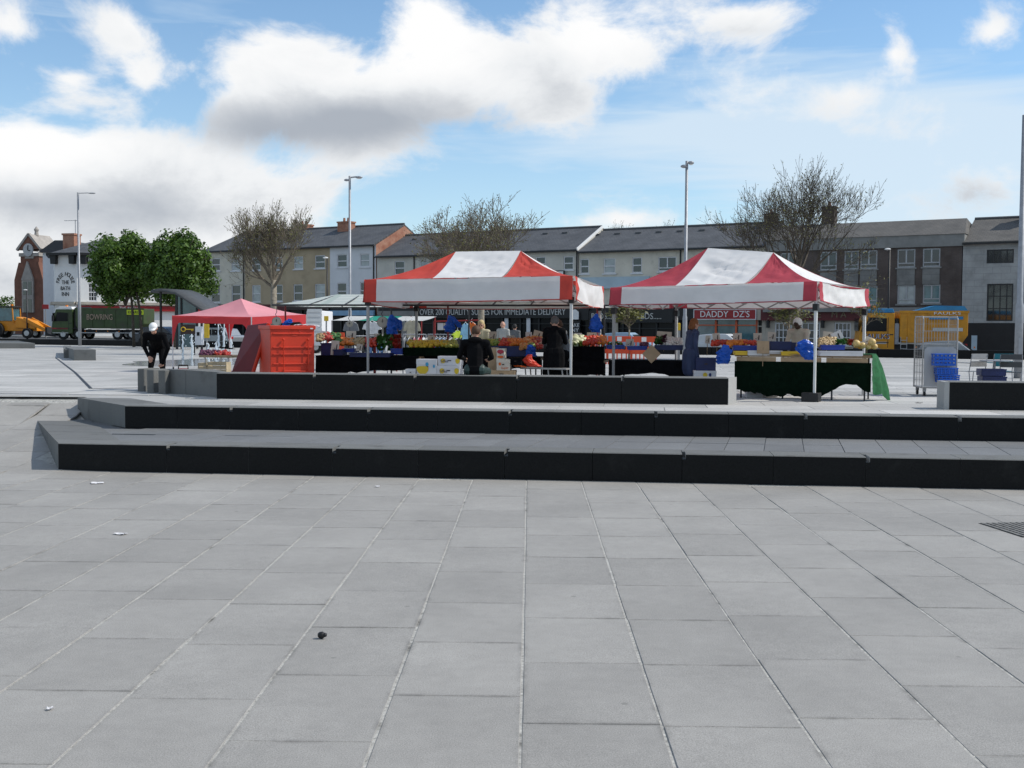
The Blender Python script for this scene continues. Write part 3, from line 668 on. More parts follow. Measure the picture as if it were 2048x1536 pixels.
# pub front
zf0, zf1 = hitF(1610, 641)[1], hitF(1610, 619)[1]
tp0, tp1 = hitF(1524, 630)[0], hitF(1908, 630)[0]
pf = MB(); pf.box(tp0, tp1, -.28, -.004, zf0, zf1); pfo = pf.build('pub_fascia', 'fascia_maroon', bD)
text('T H E    M A', pfo, (hitF(1649, 630)[0], -.31, (zf0 + zf1) / 2), .62, 'letter_dim', hitF(1695, 630)[0] - hitF(1604, 630)[0])
PW = [(1549, 1583, 645, 690), (1592, 1640, 645, 692), (1668, 1702, 645, 690), (1760, 1800, 645, 690), (1840, 1880, 645, 690)]; HP = [W_(*w) for w in PW]; mb = MB()
rect_holes(mb, tp0, tp1, z0, zf0 - .004, HP); mb.build('pub_wall', 'stone_pale', bD)
for h in HP: window(bD, h, 'grid', 'upvc', 'glass')
for px in (1538, 1647, 1722): 
    t, z = hitF(px, 650); l = MB(); l.box(t - .1, t + .1, -.32, -.12, z - .2, z + .2); l.beam((t, -.22, z + .2), (t, 0, z + .32), .04); l.prism([(t - .14, z + .2), (t + .14, z + .2), (t, z + .36)], -.36, -.08); l.build('wall_lantern', 'black_iron', bD)
# pale block at the right edge
bE = thing('panel_block', 'pale grey panel block with black ground floor at the right edge', 'building', Fw(0, 0, 0), -EDGE_A)
t0, t1 = hitF(1924, 560)[0] + .02, hitF(2130, 560)[0]; ze = hitF(1990, 484)[1]; zr = hitF(1990, 441, 4.25)[1]; zl = hitF(1990, 646)[1]; z0 = sz(t1) - .3
HE = [W_(1973, 2028, 498, 527), W_(1972.5, 2027, 567, 642)]; mb = MB(); rect_holes(mb, t0, t1, zl, ze, HE); mb.build('front_wall', 'panel_pale', bE)
window(bE, HE[0], 'four', 'black_frame', 'glass', sill=False); window(bE, HE[1], 'grid', 'black_frame', 'glass', sill=False)
MB().box(t0 + .01, t1, -.08, 8, z0, zl - .01).build('ground_floor', 'fascia_black', bE); body(bE, t0 + .002, t1, z0, ze, mat='panel_grey'); rE = gable_roof(bE, t0, t1, ze, zr, 'tiles_brown')
chimney(rE, 2044, 2062, 405, 3.5, 1.1, .9, ze, 'brick_brown', 2)
h = W_(1943, 1955, 671, 700); MB().box(h[0], h[1], -.13, -.082, h[2], h[3]).build('blue_door_panel', 'fascia_palblue', bE)

# shop fronts below the terraces: fascia, glazing bars, pale pilasters, all children of their building
def shopfront(parent, d, px0, px1, yf0, yf1, fascia, txt=None, tmat='letter_grey', tpx=None, tsize=.7, glass='shop_glass', frame='fascia_black', pil=(), bars=3, pilmat='stone_pale', out=.25):
    ta, tb = hitF(px0, 640)[0], hitF(px1, 640)[0]; xm = (px0 + px1) / 2; za, zb = hitF(xm, yf1)[1], hitF(xm, yf0)[1]; z0 = sz(ta) + .1
    f = MB().box(ta, tb, -out, -.004, za, zb).build('shop_fascia', fascia, parent)
    top = MB().box(ta, tb, -.01, .3, zb + .004, d[5] + .02).build('wall_panel', frame, parent) if d[5] > zb + .02 else None
    n = max(1, bars); fr = MB()
    for k in range(n + 1): x = ta + (tb - ta) * k / n; fr.box(x - .07, x + .07, -.03, .1, z0, za - .004)
    fr.box(ta + .07, tb - .07, -.025, .09, z0, z0 + .55); fr.box(ta + .07, tb - .07, -.02, .09, za - .5, za - .42); fo = fr.build('shop_frame', frame, parent)
    MB().box(ta + .01, tb - .01, .11, .16, z0, za - .004).build('shop_window', glass, parent)
    for px in pil: x = hitF(px, 640)[0]; MB().box(x - .17, x + .17, -.12, -.035, z0, za - .006).build('pilaster', pilmat, parent)
    if txt:
        a, b = tpx; text(txt, f, ((hitF(a, 640)[0] + hitF(b, 640)[0]) / 2, -out - .02, (za + zb) / 2), tsize, tmat, hitF(b, 640)[0] - hitF(a, 640)[0])
    return f
shopfront(bA, dA, 410, 486, 609, 621, 'fascia_brown', bars=3); shopfront(bA, dA, 487, 575, 609, 621, 'fascia_maroon', bars=3); shopfront(bA, dA, 576, 658, 609, 620, 'fascia_brown', bars=3)
shopfront(bA, dA, 660, 750, 621, 631, 'fascia_blue', bars=4)
shopfront(bB, dB, 758, 832, 622, 632, 'concrete', bars=3)
shopfront(bB, dB, 833, 1154, 613, 636, 'fascia_black', 'OVER 200 QUALITY SUITES FOR IMMEDIATE DELIVERY', 'letter_grey', (843, 1134), .72, pil=(1014, 1058), bars=9, pilmat='render_white')
shopfront(bC, dC, 1160, 1180, 613, 640, 'fascia_black', bars=1)
shopfront(bC, dC, 1181, 1348, 621, 645, 'fascia_black', 'BEDS....BEDS....BEDS.....', 'letter_grey', (1186, 1325), .66, pil=(1233,), bars=5)
shopfront(bC, dC, 1392, 1514, 620, 638, 'fascia_red', "DADDY  DZ'S", 'letter_white', (1404, 1502), .66, 'glass_teal', 'shop_orange', bars=3, out=.35)
f = hitF(1392, 629), hitF(1514, 629); zt, zb2 = hitF(1453, 620)[1], hitF(1453, 638)[1]; tr_ = MB()
for z in (zt + .03, zb2 - .03): tr_.box(f[0][0] - .06, f[1][0] + .06, -.37, -.3, z - .03, z + .03)
for x in (f[0][0] - .03, f[1][0] + .03): tr_.box(x - .03, x + .03, -.37, -.3, zb2, zt)
tr_.build('fascia_trim', 'upvc', bC)
shopfront(bC, dC, 1349, 1391, 620, 640, 'fascia_black', bars=1, glass='dark_interior'); shopfront(bC, dC, 1515, 1529, 618, 640, 'stone_pale', bars=1, frame='stone_pale')
hb = W_(1093, 1132, 541, 553); s_ = MB().box(hb[0], hb[1], -.3, -.2, hb[2], hb[3]).build('sign_board', 'black_frame', bB); MB().box(hb[0] + .1, hb[1] - .1, -.32, -.302, hb[2] + .08, hb[3] - .08).build('sign_face', 'letter_white', s_)
text('CO', s_, ((hb[0] + hb[1]) / 2, -.34, (hb[2] + hb[3]) / 2), .45, 'letter_black')
hb = W_(1147, 1163, 619, 639); s_ = MB().prism([(hb[0], hb[2]), (hb[1], hb[2]), (hb[1], hb[3] - .2), ((hb[0] + hb[1]) / 2 + .1, hb[3]), ((hb[0] + hb[1]) / 2 - .1, hb[3]), (hb[0], hb[3] - .2)], -.5, -.45).build('tag_sign', 'letter_white', bB)
hb = W_(1146, 1164, 642, 668); s_ = MB().box(hb[0], hb[1], -.4, -.36, hb[2], hb[3]).build('poster', 'fascia_black', bB); text('AKE', s_, ((hb[0] + hb[1]) / 2, -.42, hb[3] - .35), .42, 'letter_white', (hb[1] - hb[0]) * .95, .005); text('NY', s_, ((hb[0] + hb[1]) / 2, -.42, hb[2] + .3), .42, 'letter_white', (hb[1] - hb[0]) * .8, .005)

# ------------------------------------------------------------------ the white inn, the clock tower, far left
IN_Y = 128.0
def on(T, px, py, v=0.0):                       # photo pixel -> local (x, z) on the plane y=v of a thing
    o = INV[T.name] @ V((0, 0, ZC)); d = INV[T.name].to_3x3() @ ray(px, py); k = (v - o.y) / d.y; q = o + d * k; return q.x, q.z
c0 = P(112, 690, IN_Y); cz = sz(-66)
inn = thing('inn', 'white corner inn with dark hipped roof and painted lettering', 'building', (c0.x, c0.y, 0), radians(-14))
w1 = on(inn, 154, 600)[0]; ze = on(inn, 160, 506)[1]; z0 = cz - .4
pts = [(0, 0), (w1, 0), (w1 + 12, 9.5), (w1 + 6, 18), (-1.5, 14), (-3.4, 4.5)]     # plan: facet with the lettering, long right flank, short left flank
mb = MB(); n = len(pts)
for i in range(n):
    if i == 1: continue
    a, b = pts[i], pts[(i + 1) % n]; mb.add([(*a, z0), (*b, z0), (*b, ze), (*a, ze)], [(0, 1, 2, 3)])
mb.build('wall', 'white_wall', inn)
# right flank with its own frame: windows cut in
fl = V((12, 9.5, 0)); fa = atan2(9.5, 12); fk = bpy.data.objects.new('flank_wall', None)
FM = Matrix.Translation((w1, 0, 0)) @ Matrix.Rotation(fa, 4, 'Z'); FI = (INV[inn.name].inverted() @ FM).inverted()
def onf(px, py):
    o = FI @ V((0, 0, ZC)); d = FI.to_3x3() @ ray(px, py); k = -o.y / d.y; q = o + d * k; return q.x, q.z
def Wf(x0, x1, y0, y1): a, b = onf(x0, y1), onf(x1, y0); return (a[0], b[0], a[1], b[1])
flen = fl.length; HI = [Wf(178 + 30 - 30 + 0, 192, 567, 602)] if False else []
q0, q1 = Wf(214, 222, 567, 602), Wf(226, 242, 567, 601); q2 = Wf(272, 288, 566, 600)
HI = [Wf(177, 193, 567, 602), Wf(226, 241, 568, 601), Wf(272, 287, 569, 600)]
fm = MB(); rect_holes(fm, 0, flen, onf(250, 615)[1], ze, HI); fo = fm.build('flank_wall', 'white_wall', inn); fo.matrix_local = FM
for h in HI: o = window(inn, h, 'georgian', 'upvc', 'glass'); o.matrix_local = FM
sf = MB(); zs0, zs1 = onf(250, 622)[1], onf(250, 612)[1]
fs = MB().box(0, flen, -.35, -.01, zs0, zs1).build('pub_fascia', 'fascia_red', inn); fs.matrix_local = FM
text('THE BATH', fs, (onf(256, 618)[0], -.38, (zs0 + zs1) / 2), .5, 'letter_white', onf(272, 618)[0] - onf(236, 618)[0])
gf = MB().box(0, flen, 0, .3, z0, zs0 - .01).build('ground_wall', 'white_wall', inn); gf.matrix_local = FM
crn = MB()
for a, b in (((-3.4, 4.5), (0, 0)), ((0, 0), (w1, 0)), ((w1, 0), (w1 + 12, 9.5))): crn.beam((a[0], a[1] - .2, zs1 + .25), (b[0], b[1] - .2, zs1 + .25), .7, .3)
crn.build('string_course', 'stone_pale', inn)
rt = on(inn, 225, 479, 4.0)[1]; mb = MB(); ov = [(p[0] + (-.5 if p[0] < 1 else .5), p[1] - .6 if p[1] < 3 else p[1]) for p in pts]
rg = [(2.0, 4.8), (w1 + 6, 12.5)]
vs = [(*p, ze - .05) for p in ov] + [(*rg[0], rt), (*rg[1], rt)]
mb.add(vs, [(0, 1, 6), (1, 2, 7, 6), (2, 3, 7), (3, 4, 6, 7), (4, 5, 6), (5, 0, 6), (5, 4, 3, 2, 1, 0)]); ri = mb.build('roof', 'slates', inn)
sf = MB()
for a, b in ((ov[5], ov[0]), (ov[0], ov[1]), (ov[1], ov[2])): sf.beam((*a, ze - .12), (*b, ze - .12), .3, .28)
sf.build('eaves_board', 'black_iron', ri)
for x, y in ((.1, 0), (w1 - .3, 0), (w1 + .9, .4)): MB().prism([(x - .35, ze - .2), (x + .35, ze - .2), (x + .3, ze - 1.2), (x - .3, ze - 1.2)], y - .55, y - .02).build('eaves_bracket', 'black_iron', inn)
cx0, cz0 = on(inn, 131, 471, 4.0); cx1, _ = on(inn, 153, 471, 4.0); ch = MB(); ch.box(cx0, cx1, 3.5, 4.8, ze, cz0); ch.box(cx0 - .1, cx1 + .1, 3.4, 4.9, cz0, cz0 + .2); ch.build('chimney', 'brick_red', ri)
ae = MB(); ax, az_ = on(inn, 153, 439, 4.0); ae.beam((cx1 - .2, 4.1, cz0), (cx1 - .2, 4.1, az_), .06); ae.beam((cx1 - 1.6, 4.1, az_ - .1), (cx1 + .3, 4.1, az_ - .1), .05)
for k in range(5): ae.beam((cx1 - 1.5 + k * .35, 3.9, az_ - .1), (cx1 - 1.5 + k * .35, 4.3, az_ - .1), .03)
ae.build('aerial', 'galv', ri)
# lettering on the facet: an arched line over three straight ones
for s_, py, w in (('THE', 565, 16), ('BATH', 577, 21), ('INN', 588.5, 16)): x, z = on(inn, 131, py); text(s_, inn, (x + 0, -.03, z), .62, 'letter_black', w / FPX * IN_Y)
arc = 'FREE HOUSE'; xc, zcn = on(inn, 131, 568); ra = 17 / FPX * IN_Y
for i, ch_ in enumerate(arc):
    if ch_ == ' ': continue
    a = radians(78 - 156 * i / (len(arc) - 1)); text(ch_, inn, (xc - ra * sin(a), -.03, zcn + ra * cos(a) * 1.15), .62, 'letter_black', None, .015, (pi / 2, -a, 0))
# clock tower of banded brick
CT_Y = 150.0; c1 = P(62, 690, CT_Y); ct = thing('clock_tower', 'dark brick clock tower with steep gabled cap at the far left', 'tower', (c1.x, c1.y, 0), radians(-24))
M('tower_brick', (.17, .075, .05), .85, .25, 1.2); M('clock_face', (.42, .42, .42), .6, .1, 3); M('tower_stone', (.34, .31, .28), .8, .15, 1.5)
def tx(px, py, v=0.0): return on(ct, px, py, v)
hw = 1.6; zt0 = tx(62, 508)[1]; zt1 = tx(62, 470)[1]; zb = cz - .4
sh = MB(); sh.box(-hw, hw, 0, 2 * hw, zb, zt0 - .02); sh.build('shaft', 'tower_brick', ct)
bs = MB(); zbb = tx(62, 525)[1]; bs.prism([(-hw - .9, zb), (hw + .9, zb), (hw + .9, tx(62, 560)[1]), (hw + .1, zbb), (-hw - .1, zbb), (-hw - .9, tx(62, 560)[1])], -.25, 2 * hw + .3); bs.build('base', 'tower_brick', ct)
cap = MB(); zs = tx(62, 498)[1]; cap.prism([(-hw - .35, zs), (hw + .35, zs), (0, zt1)], -.1, 2 * hw + .1); cap.build('gable_cap', 'tower_brick', ct)
cp = MB()
for s_ in (-1, 1): cp.beam((s_ * (hw + .5), -.05, zs - .1), (0, -.05, zt1 + .15), .35, .3); cp.add([(s_ * (hw + .5), -.2, zs - .1), (0, -.2, zt1 + .12), (0, 2 * hw + .2, zt1 + .12), (s_ * (hw + .5), 2 * hw + .2, zs - .1)], [(0, 1, 2, 3)])
cp.build('cap_roof', 'tower_stone', ct)
fn = MB(); fn.tube([(0, 1.2, zt1), (0, 1.2, zt1 + .5), (0, 1.2, zt1 + .8), (0, 1.2, zt1 + 1.2)], [.3, .22, .32, .05], 8); fn.build('finial', 'tower_stone', ct)
bd = MB(); bd.box(-hw - .15, hw + .15, -.15, 2 * hw + .15, zt0 - .3, zt0 + .15); bd.box(-.75, .75, -.1, .0, tx(62, 517)[1], tx(62, 511)[1]); bd.build('stone_band', 'tower_stone', ct)
zk = tx(62, 500)[1]; ck = MB(); ck.tube([(0, -.16, zk), (0, -.3, zk)], .85, 20); cko = ck.build('clock_face', 'clock_face', ct); MB().beam((0, -.34, zk), (.1, -.34, zk + .6), .09).beam((0, -.35, zk), (.4, -.35, zk - .1), .09).build('clock_hands', 'letter_black', cko)
wb = MB(); zw0, zw1 = tx(62, 625)[1], tx(62, 560)[1]; wb.box(-1.0, 1.0, -.45, -.26, zw0, zw1); wb.prism([(-1.05, zw1), (1.05, zw1), (0, zw1 + 2.4)], -.5, -.28); wb.build('window_bay', 'tower_stone', ct)
for zc_ in (tx(62, 575)[1], tx(62, 610)[1]):
    for s_ in (-1, 1): MB().box(s_ * .42 - .3, s_ * .42 + .3, -.48, -.452, zc_ - .95, zc_ + .75).build('window', 'glass', ct)
# low grey side building joining tower and inn
c2 = P(96, 690, 140); sb = thing('side_house', 'narrow grey house between the clock tower and the inn', 'building', (c2.x, c2.y, 0), radians(-4))
zg = on(sb, 104, 505)[1]; gx = on(sb, 134, 600)[0] + 2; m_ = MB(); m_.box(-.5, gx, 0, 8, cz - .4, zg); m_.build('wall', 'render_white', sb)
m_ = MB(); zr_ = on(sb, 108, 481)[1]; m_.prism([(-.9, zg), (gx + .3, zg), (gx - 1.6, zr_), (1.2, zr_)], -.4, 8.4); m_.build('roof', 'slates', sb)
# ------------------------------------------------------------------ stalls: striped gazebos
M('canvas_red', (.60, .07, .05), .75, .1, 2, .12, 60, trans=.26)
M('canvas_crimson', (.47, .06, .085), .75, .12, 2, .12, 60, trans=.26)
M('canvas_white', (.74, .73, .72), .75, .06, 2, .1, 60, trans=.20, dirt=((.5, .49, .47), 2.0, .60, .85))
M('canvas_pink', (.82, .36, .40), .7, .06, 1.2, .1, 40, trans=.35)
M('canvas_pinkred', (.52, .04, .045), .7, .06, 1.2, trans=.35)
M('pole_white', (.62, .62, .61), .4, .08, 3)
M('pole_grey', (.34, .335, .33), .45, .12, 4, metal=.2)
M('cloth_black', (.006, .006, .007), .9, .3, 6, .3, 30, spec=.05)
M('cloth_green', (.012, .11, .035), .9, .25, 12, .3, 60, trans=.12)
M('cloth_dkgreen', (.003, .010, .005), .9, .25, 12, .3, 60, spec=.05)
M('wood', (.30, .21, .12), .7, .25, 8)
M('card_brown', (.40, .28, .17), .8, .12, 5)
M('card_white', (.62, .61, .62), .75, .06, 4)
M('card_pale', (.55, .49, .41), .8, .08, 4)
M('crate_blue', (.02, .05, .32), .4, .15, 4, trans=.08)
M('crate_navy', (.012, .02, .085), .45, .2, 4)
M('bag_blue', (.008, .10, .52), .28, .2, 7, .3, 14, trans=.25)
M('steel_dark', (.05, .05, .055), .45, .2, 6, metal=.4)
M('plastic_red', (.54, .036, .012), .45, .16, 2, dirt=((.30, .03, .015), 3.0, .55, .8))
M('plastic_dkred', (.13, .008, .012), .5, .15, 2)
M('red_paint', (.22, .015, .015), .5, .15, 5)
M('ink', (.04, .03, .03), .7, .1, 3)

def sheet(A, B, C_, D, nu, nv, sag=0.0, wr=0.0, seed=0.0, power=1.0, fs=1.0):
    # bilinear cloth patch A-B (lower edge) to D-C (upper edge); power bends the slope, wr adds creases that run up the slope
    A, B, C_, D = V(A), V(B), V(C_), V(D)
    def fn(u, v):
        p = A.lerp(B, u).lerp(D.lerp(C_, u), v)
        lo = A.lerp(B, u).z; hi = D.lerp(C_, u).z
        p.z = lo + (hi - lo) * (v ** power)
        e = sin(pi * u) if fs else 1
        p.z -= sag * sin(pi * v) * (.4 + .6 * sin(pi * min(max(u, 0), 1)))
        if wr:
            q = V((u * 1.3 + seed, v * 9 + u * 3.2, seed)); f = (noise.noise(q * 1.2) * .5 + noise.noise(q * 2.9) * .5) * min(1, 6 * u) * min(1, 6 * (1 - u))
            p.z += wr * f * min(1, 5 * v + .15) * min(1, 4 * (1 - v) + .1)
            p += V((0, 1, 0)) * wr * .4 * min(1, 6 * u) * min(1, 6 * (1 - u)) * noise.noise(q + V((3, 1, 7))) * min(1, 4 * v) * min(1, 4 * (1 - v))
        return p
    return fn
def gazebo(label, fl, fr, depth, z_eave, rise, val, red, legs_base, seed, wr=.045, peak_dz=0.0, fr_up=0.0, back=.07):
    # fl, fr: front left / right leg tops (x, y); ridge along the front
    fl, fr = V((*fl, 0)), V((*fr, 0)); u = (fr - fl); w = u.length; rz = atan2(u.y, u.x)
    g = thing('gazebo', label, 'gazebo', (fl.x, fl.y, legs_base), rz, 'striped pop-up gazebos'); ze = z_eave - legs_base; r = depth / 2
    c = [V((0, 0, ze)), V((w, 0, ze + fr_up)), V((w, depth, ze - back + fr_up * .3)), V((0, depth, ze - back))]; pl, pr = V((w * .335, r, ze + rise)), V((w * .665, r, ze + rise + peak_dz))
    thirds = [c[0].lerp(c[1], k / 3) for k in range(4)]; bthirds = [c[3].lerp(c[2], k / 3) for k in range(4)]
    def pn(name, mat, fn, nu=16, nv=18, th=0):
        return MB().patch(fn, nu, nv).build(name, mat, g, smooth=True)
    pw = 1.42
    pn('canopy_panel', red, sheet(thirds[0], thirds[1], pl, pl, 0, 0, .05, wr, seed, pw)); pn('canopy_panel', 'canvas_white', sheet(thirds[1], thirds[2], pr, pl, 0, 0, .09, wr * 1.5, seed + 1, 1.1), 24)
    pn('canopy_panel', red, sheet(thirds[2], thirds[3], pr, pr, 0, 0, .05, wr, seed + 2, pw)); pn('canopy_panel', 'canvas_white', sheet(c[1], c[2], pr, pr, 0, 0, .07, wr, seed + 3, pw))
    pn('canopy_panel', red, sheet(bthirds[3], bthirds[2], pr, pr, 0, 0, .05, wr, seed + 4, pw)); pn('canopy_panel', 'canvas_white', sheet(bthirds[2], bthirds[1], pl, pr, 0, 0, .09, wr, seed + 5, 1.1))
    pn('canopy_panel', red, sheet(bthirds[1], bthirds[0], pl, pl, 0, 0, .05, wr, seed + 6, pw)); pn('canopy_panel', 'canvas_white', sheet(c[3], c[0], pl, pl, 0, 0, .07, wr, seed + 7, pw))
    # valance: white run with a red corner piece at each end
    def valance(a, b, n, sag, amp):
        d = (b - a); ln = d.length; d.normalize(); out = V((d.y, -d.x, 0)); cw = .26
        def strip(s0, s1, mat, nm):
            def fn(p, q):
                s = s0 + (s1 - s0) * p; x = s / ln; bow = sag * sin(pi * x)
                w_ = amp * noise.noise(V((s * 1.7, q * .8, seed + n))) * (.25 + .75 * (1 - q)) + .35 * amp * noise.noise(V((s * 5, q * 3, seed)))
                return a + d * s + out * (.03 + w_ + .03 * (1 - q)) + V((0, 0, -val * (1 - q) - bow + .012 * sin(s * 6 + seed) * (1 - q)))
            MB().patch(fn, max(3, int((s1 - s0) * 12)), 6).build(nm, mat, g, smooth=True)
        strip(0, cw, red, 'valance_corner'); strip(cw + .001, ln - cw - .001, 'canvas_white', 'valance'); strip(ln - cw, ln, red, 'valance_corner')
        hem = MB(); hem.tube([a + d * (ln * k / 14) + out * .062 + V((0, 0, -val - sag * sin(pi * k / 14) + .004)) for k in range(15)], .011, 5); hem.build('hem', red, g)
    valance(c[0], c[1], 0, .02, .03); valance(c[1], c[2], 3, .07, .10); valance(c[2], c[3], 5, .04, .03); valance(c[3], c[0], 7, .05, .05)
    # frame: legs with an inner and an outer tube, foot plates, scissor trusses under the eaves
    for k, p in enumerate(c):
        x, y = p.x + (.04 if p.x < 1 else -.04), p.y + (.04 if p.y < 1 else -.04); m = 'pole_white' if k in (1, 2) else 'pole_grey'
        lg = MB(); lg.beam((x, y, .0), (x, y, ze * .48), .042); lg.beam((x, y, ze * .48), (x, y, p.z - .03), .052); lo = lg.build('leg', m, g)
        MB().box(x - .08, x + .08, y - .08, y + .08, 0, .012).build('foot_plate', m, lo); MB().box(x - .05, x + .05, y - .05, y + .05, p.z - .55, p.z - .42).build('slider', 'black_iron', lo)
    for a, b, n in ((c[0], c[1], 3), (c[1], c[2], 2), (c[2], c[3], 3), (c[3], c[0], 2)):
        tr = MB(); zt, zb = -.06, -.40
        for k in range(n * 2):
            p, q = a.lerp(b, k / (2 * n)), a.lerp(b, (k + 1) / (2 * n)); s1, s2 = (zt, zb) if k % 2 == 0 else (zb, zt)
            for s_, t_ in ((s1, s2), (s2, s1)): tr.beam(p + V((0, 0, s_)) + (V((0, .05, 0)) if a.y == b.y and a.y == 0 else V((0, -.05, 0)) if a.y == b.y else V((.05 if a.x == 0 else -.05, 0, 0))), q + V((0, 0, t_)) + (V((0, .05, 0)) if a.y == b.y and a.y == 0 else V((0, -.05, 0)) if a.y == b.y else V((.05 if a.x == 0 else -.05, 0, 0))), .014, .028)
        tr.build('truss', 'pole_grey', g)
    rp = MB(); rp.beam(pl - V((0, 0, .04)), pr - V((0, 0, .04)), .04)
    for p_, q_ in ((pl, c[0]), (pl, c[3]), (pr, c[1]), (pr, c[2])): rp.beam(p_ - V((0, 0, .06)), p_ - V((0, 0, .75)), .035); rp.beam(p_ - V((0, 0, .75)), p_.lerp(q_, .8) - V((0, 0, .14)), .02)
    rp.build('roof_frame', 'pole_grey', g); return g
# left one: read off its four corner posts
G1l, G1r = (X_(731, 24.2), 24.2), (X_(1145, 23.0), 23.0)
gz1 = gazebo('striped gazebo with bright red and white canopy, left of the pair', G1l, G1r, 3.0, Z_(731, 560, 24.2) + .01, .66, .47, 'canvas_red', pz(23.5), 1.0, .068, fr_up=.05)
G2l, G2r = (X_(1222, 24.1), 24.1), (X_(1633, 21.6), 21.6)
gz2 = gazebo('striped gazebo with crimson and white creased canopy, right of the pair', G2l, G2r, 3.0, Z_(1222, 577, 24.1) + .02, .86, .36, 'canvas_crimson', pz(22.8), 5.0, .075, -.14, .05, .015)
p = V((G2r[0], G2r[1], pz(21.6))); o = MB().box(-.16, .16, -.13, .13, 0, .17, None, 0, .01).build('leg_weight', 'black_iron'); o.location = p + V((-.05, .12, 0)); o.rotation_euler.z = -.5; tag(o, 'black block weighting the front right leg of the crimson gazebo', 'weight')

# pink gazebo
def pink():
    c0, c1, c2 = P(345, 631, 36.0), P(503, 634, 33.6), P(612, 629, 36.4); zb = pz(35); ze = c1.z - zb
    g = thing('gazebo', 'plain pink gazebo at the left behind the open red box', 'gazebo', (c1.x, c1.y, zb), 0)
    a, b, c = [V((q.x - c1.x, q.y - c1.y, q.z - zb)) for q in (c0, c1, c2)]; d = a + (c - b); pk = (a + c) / 2; pt = P(482, 597, 35.6); pk = V((pt.x - c1.x, pt.y - c1.y, pt.z - zb))
    cs = [a, b, c, d]
    for i in range(4):
        p_, q_ = cs[i], cs[(i + 1) % 4]; MB().patch(sheet(p_, q_, pk, pk, 0, 0, .05, .035, i * 3.0, 1.35), 14, 14).build('canopy_panel', 'canvas_pink', g, smooth=True)
        dv = (q_ - p_).normalized(); out = V((dv.y, -dv.x, 0)) * .02; ln = (q_ - p_).length
        def fn(u, v):
            s = min(u, 1 - u) * ln; drop = .22 + .75 * max(0, 1 - s / .34) ** 1.6; return p_.lerp(q_, u) + out * (1 + .8 * sin(u * 17)) + V((0, 0, -drop * (1 - v)))
        MB().patch(fn, 30, 5).build('valance', 'canvas_pinkred', g, smooth=True)
        MB().beam((p_.x, p_.y, 0), p_, .03).build('leg', 'pole_white', g)
    return g
pink()

# ------------------------------------------------------------------ green and white striped hip-roofed market stall, seen under and beside the left gazebo
def stripe_mat():
    m = bpy.data.materials.new('stripe_green'); m.use_nodes = True; t = NT(m.node_tree); b = t.n['Principled BSDF']; tc = t.node('ShaderNodeTexCoord'); sp = t.node('ShaderNodeSeparateXYZ'); t.link(tc.outputs['Object'], sp.inputs[0])
    s = t.math('SINE', t.math('MULTIPLY', t.math('ADD', sp.outputs[2], t.math('MULTIPLY', sp.outputs[1], .25)), 75.0)); f = t.smooth(s, .1, .5)
    s2 = t.smooth(t.math('SINE', t.math('MULTIPLY', sp.outputs[0], 6.5)), .75, .95); f = t.math('MAXIMUM', t.math('MULTIPLY', f, .55), t.math('MULTIPLY', s2, .5))
    c = t.mix(f, (.80, .82, .78), (.34, .48, .40)); t.link(c, b.inputs['Base Color']); b.inputs['Roughness'].default_value = .5
    tr = t.node('ShaderNodeBsdfTranslucent'); t.link(c, tr.inputs[0]); mx = t.node('ShaderNodeMixShader'); mx.inputs[0].default_value = .45; t.link(b.outputs[0], mx.inputs[1]); t.link(tr.outputs[0], mx.inputs[2]); t.link(mx.outputs[0], t.n['Material Output'].inputs[0]); MATS['stripe_green'] = m
stripe_mat()
sY0, sY1 = 27.0, 25.6
e0, e1 = P(545, 613, sY0), P(1216, 608, sY1); d = e1 - e0; ms = thing('market_stall', 'long market stall with green and white striped roof behind the left gazebo', 'stall', (e0.x, e0.y, pz(26)), atan2(d.y, d.x))
ln = sqrt(d.x ** 2 + d.y ** 2); ze = (e0.z + e1.z) / 2 - pz(26); zr = L(ms, P(640, 589, 28.2)).z; dp = 2.5; hp = 1.15
cs = [V((0, 0, ze)), V((ln, 0, ze)), V((ln, dp, ze)), V((0, dp, ze))]; ra, rb = V((hp, dp / 2, zr)), V((ln - hp, dp / 2, zr))
for a, b, c, d_ in ((cs[0], cs[1], rb, ra), (cs[2], cs[3], ra, rb), (cs[3], cs[0], ra, ra), (cs[1], cs[2], rb, rb)): MB().patch(sheet(a, b, c, d_, 0, 0, .03, .02, a.x, 1.0), 30, 6).build('roof_sheet', 'stripe_green', ms, smooth=True)
fr = MB()
for a, b in zip(cs, cs[1:] + cs[:1]): fr.tube([a, b], .022, 6)
for k in range(1, 9): x = ln * k / 9; fr.beam((x, 0, ze), (min(max(x, hp), ln - hp), dp / 2, zr - .02), .025); fr.beam((x, dp, ze), (min(max(x, hp), ln - hp), dp / 2, zr - .02), .025)
fr.build('roof_frame', 'steel_dark', ms)
for k, px in enumerate((571, 783, 896, 937, 1194, 1208)):
    yy = .15 if k not in (3, 4) else dp - .15; x = L(ms, P(px, 700, sY0 - (px - 545) / 671 * 1.4 + yy)).x; MB().tube([(x, yy, 0), (x, yy, ze)], .022, 7).build('post', 'steel_dark' if k % 2 else 'red_paint', ms)
x = L(ms, P(740, 700, 26.3)).x; MB().beam((x, .1, 0), (x, .1, .95), .05).build('prop_post', 'red_paint', ms)

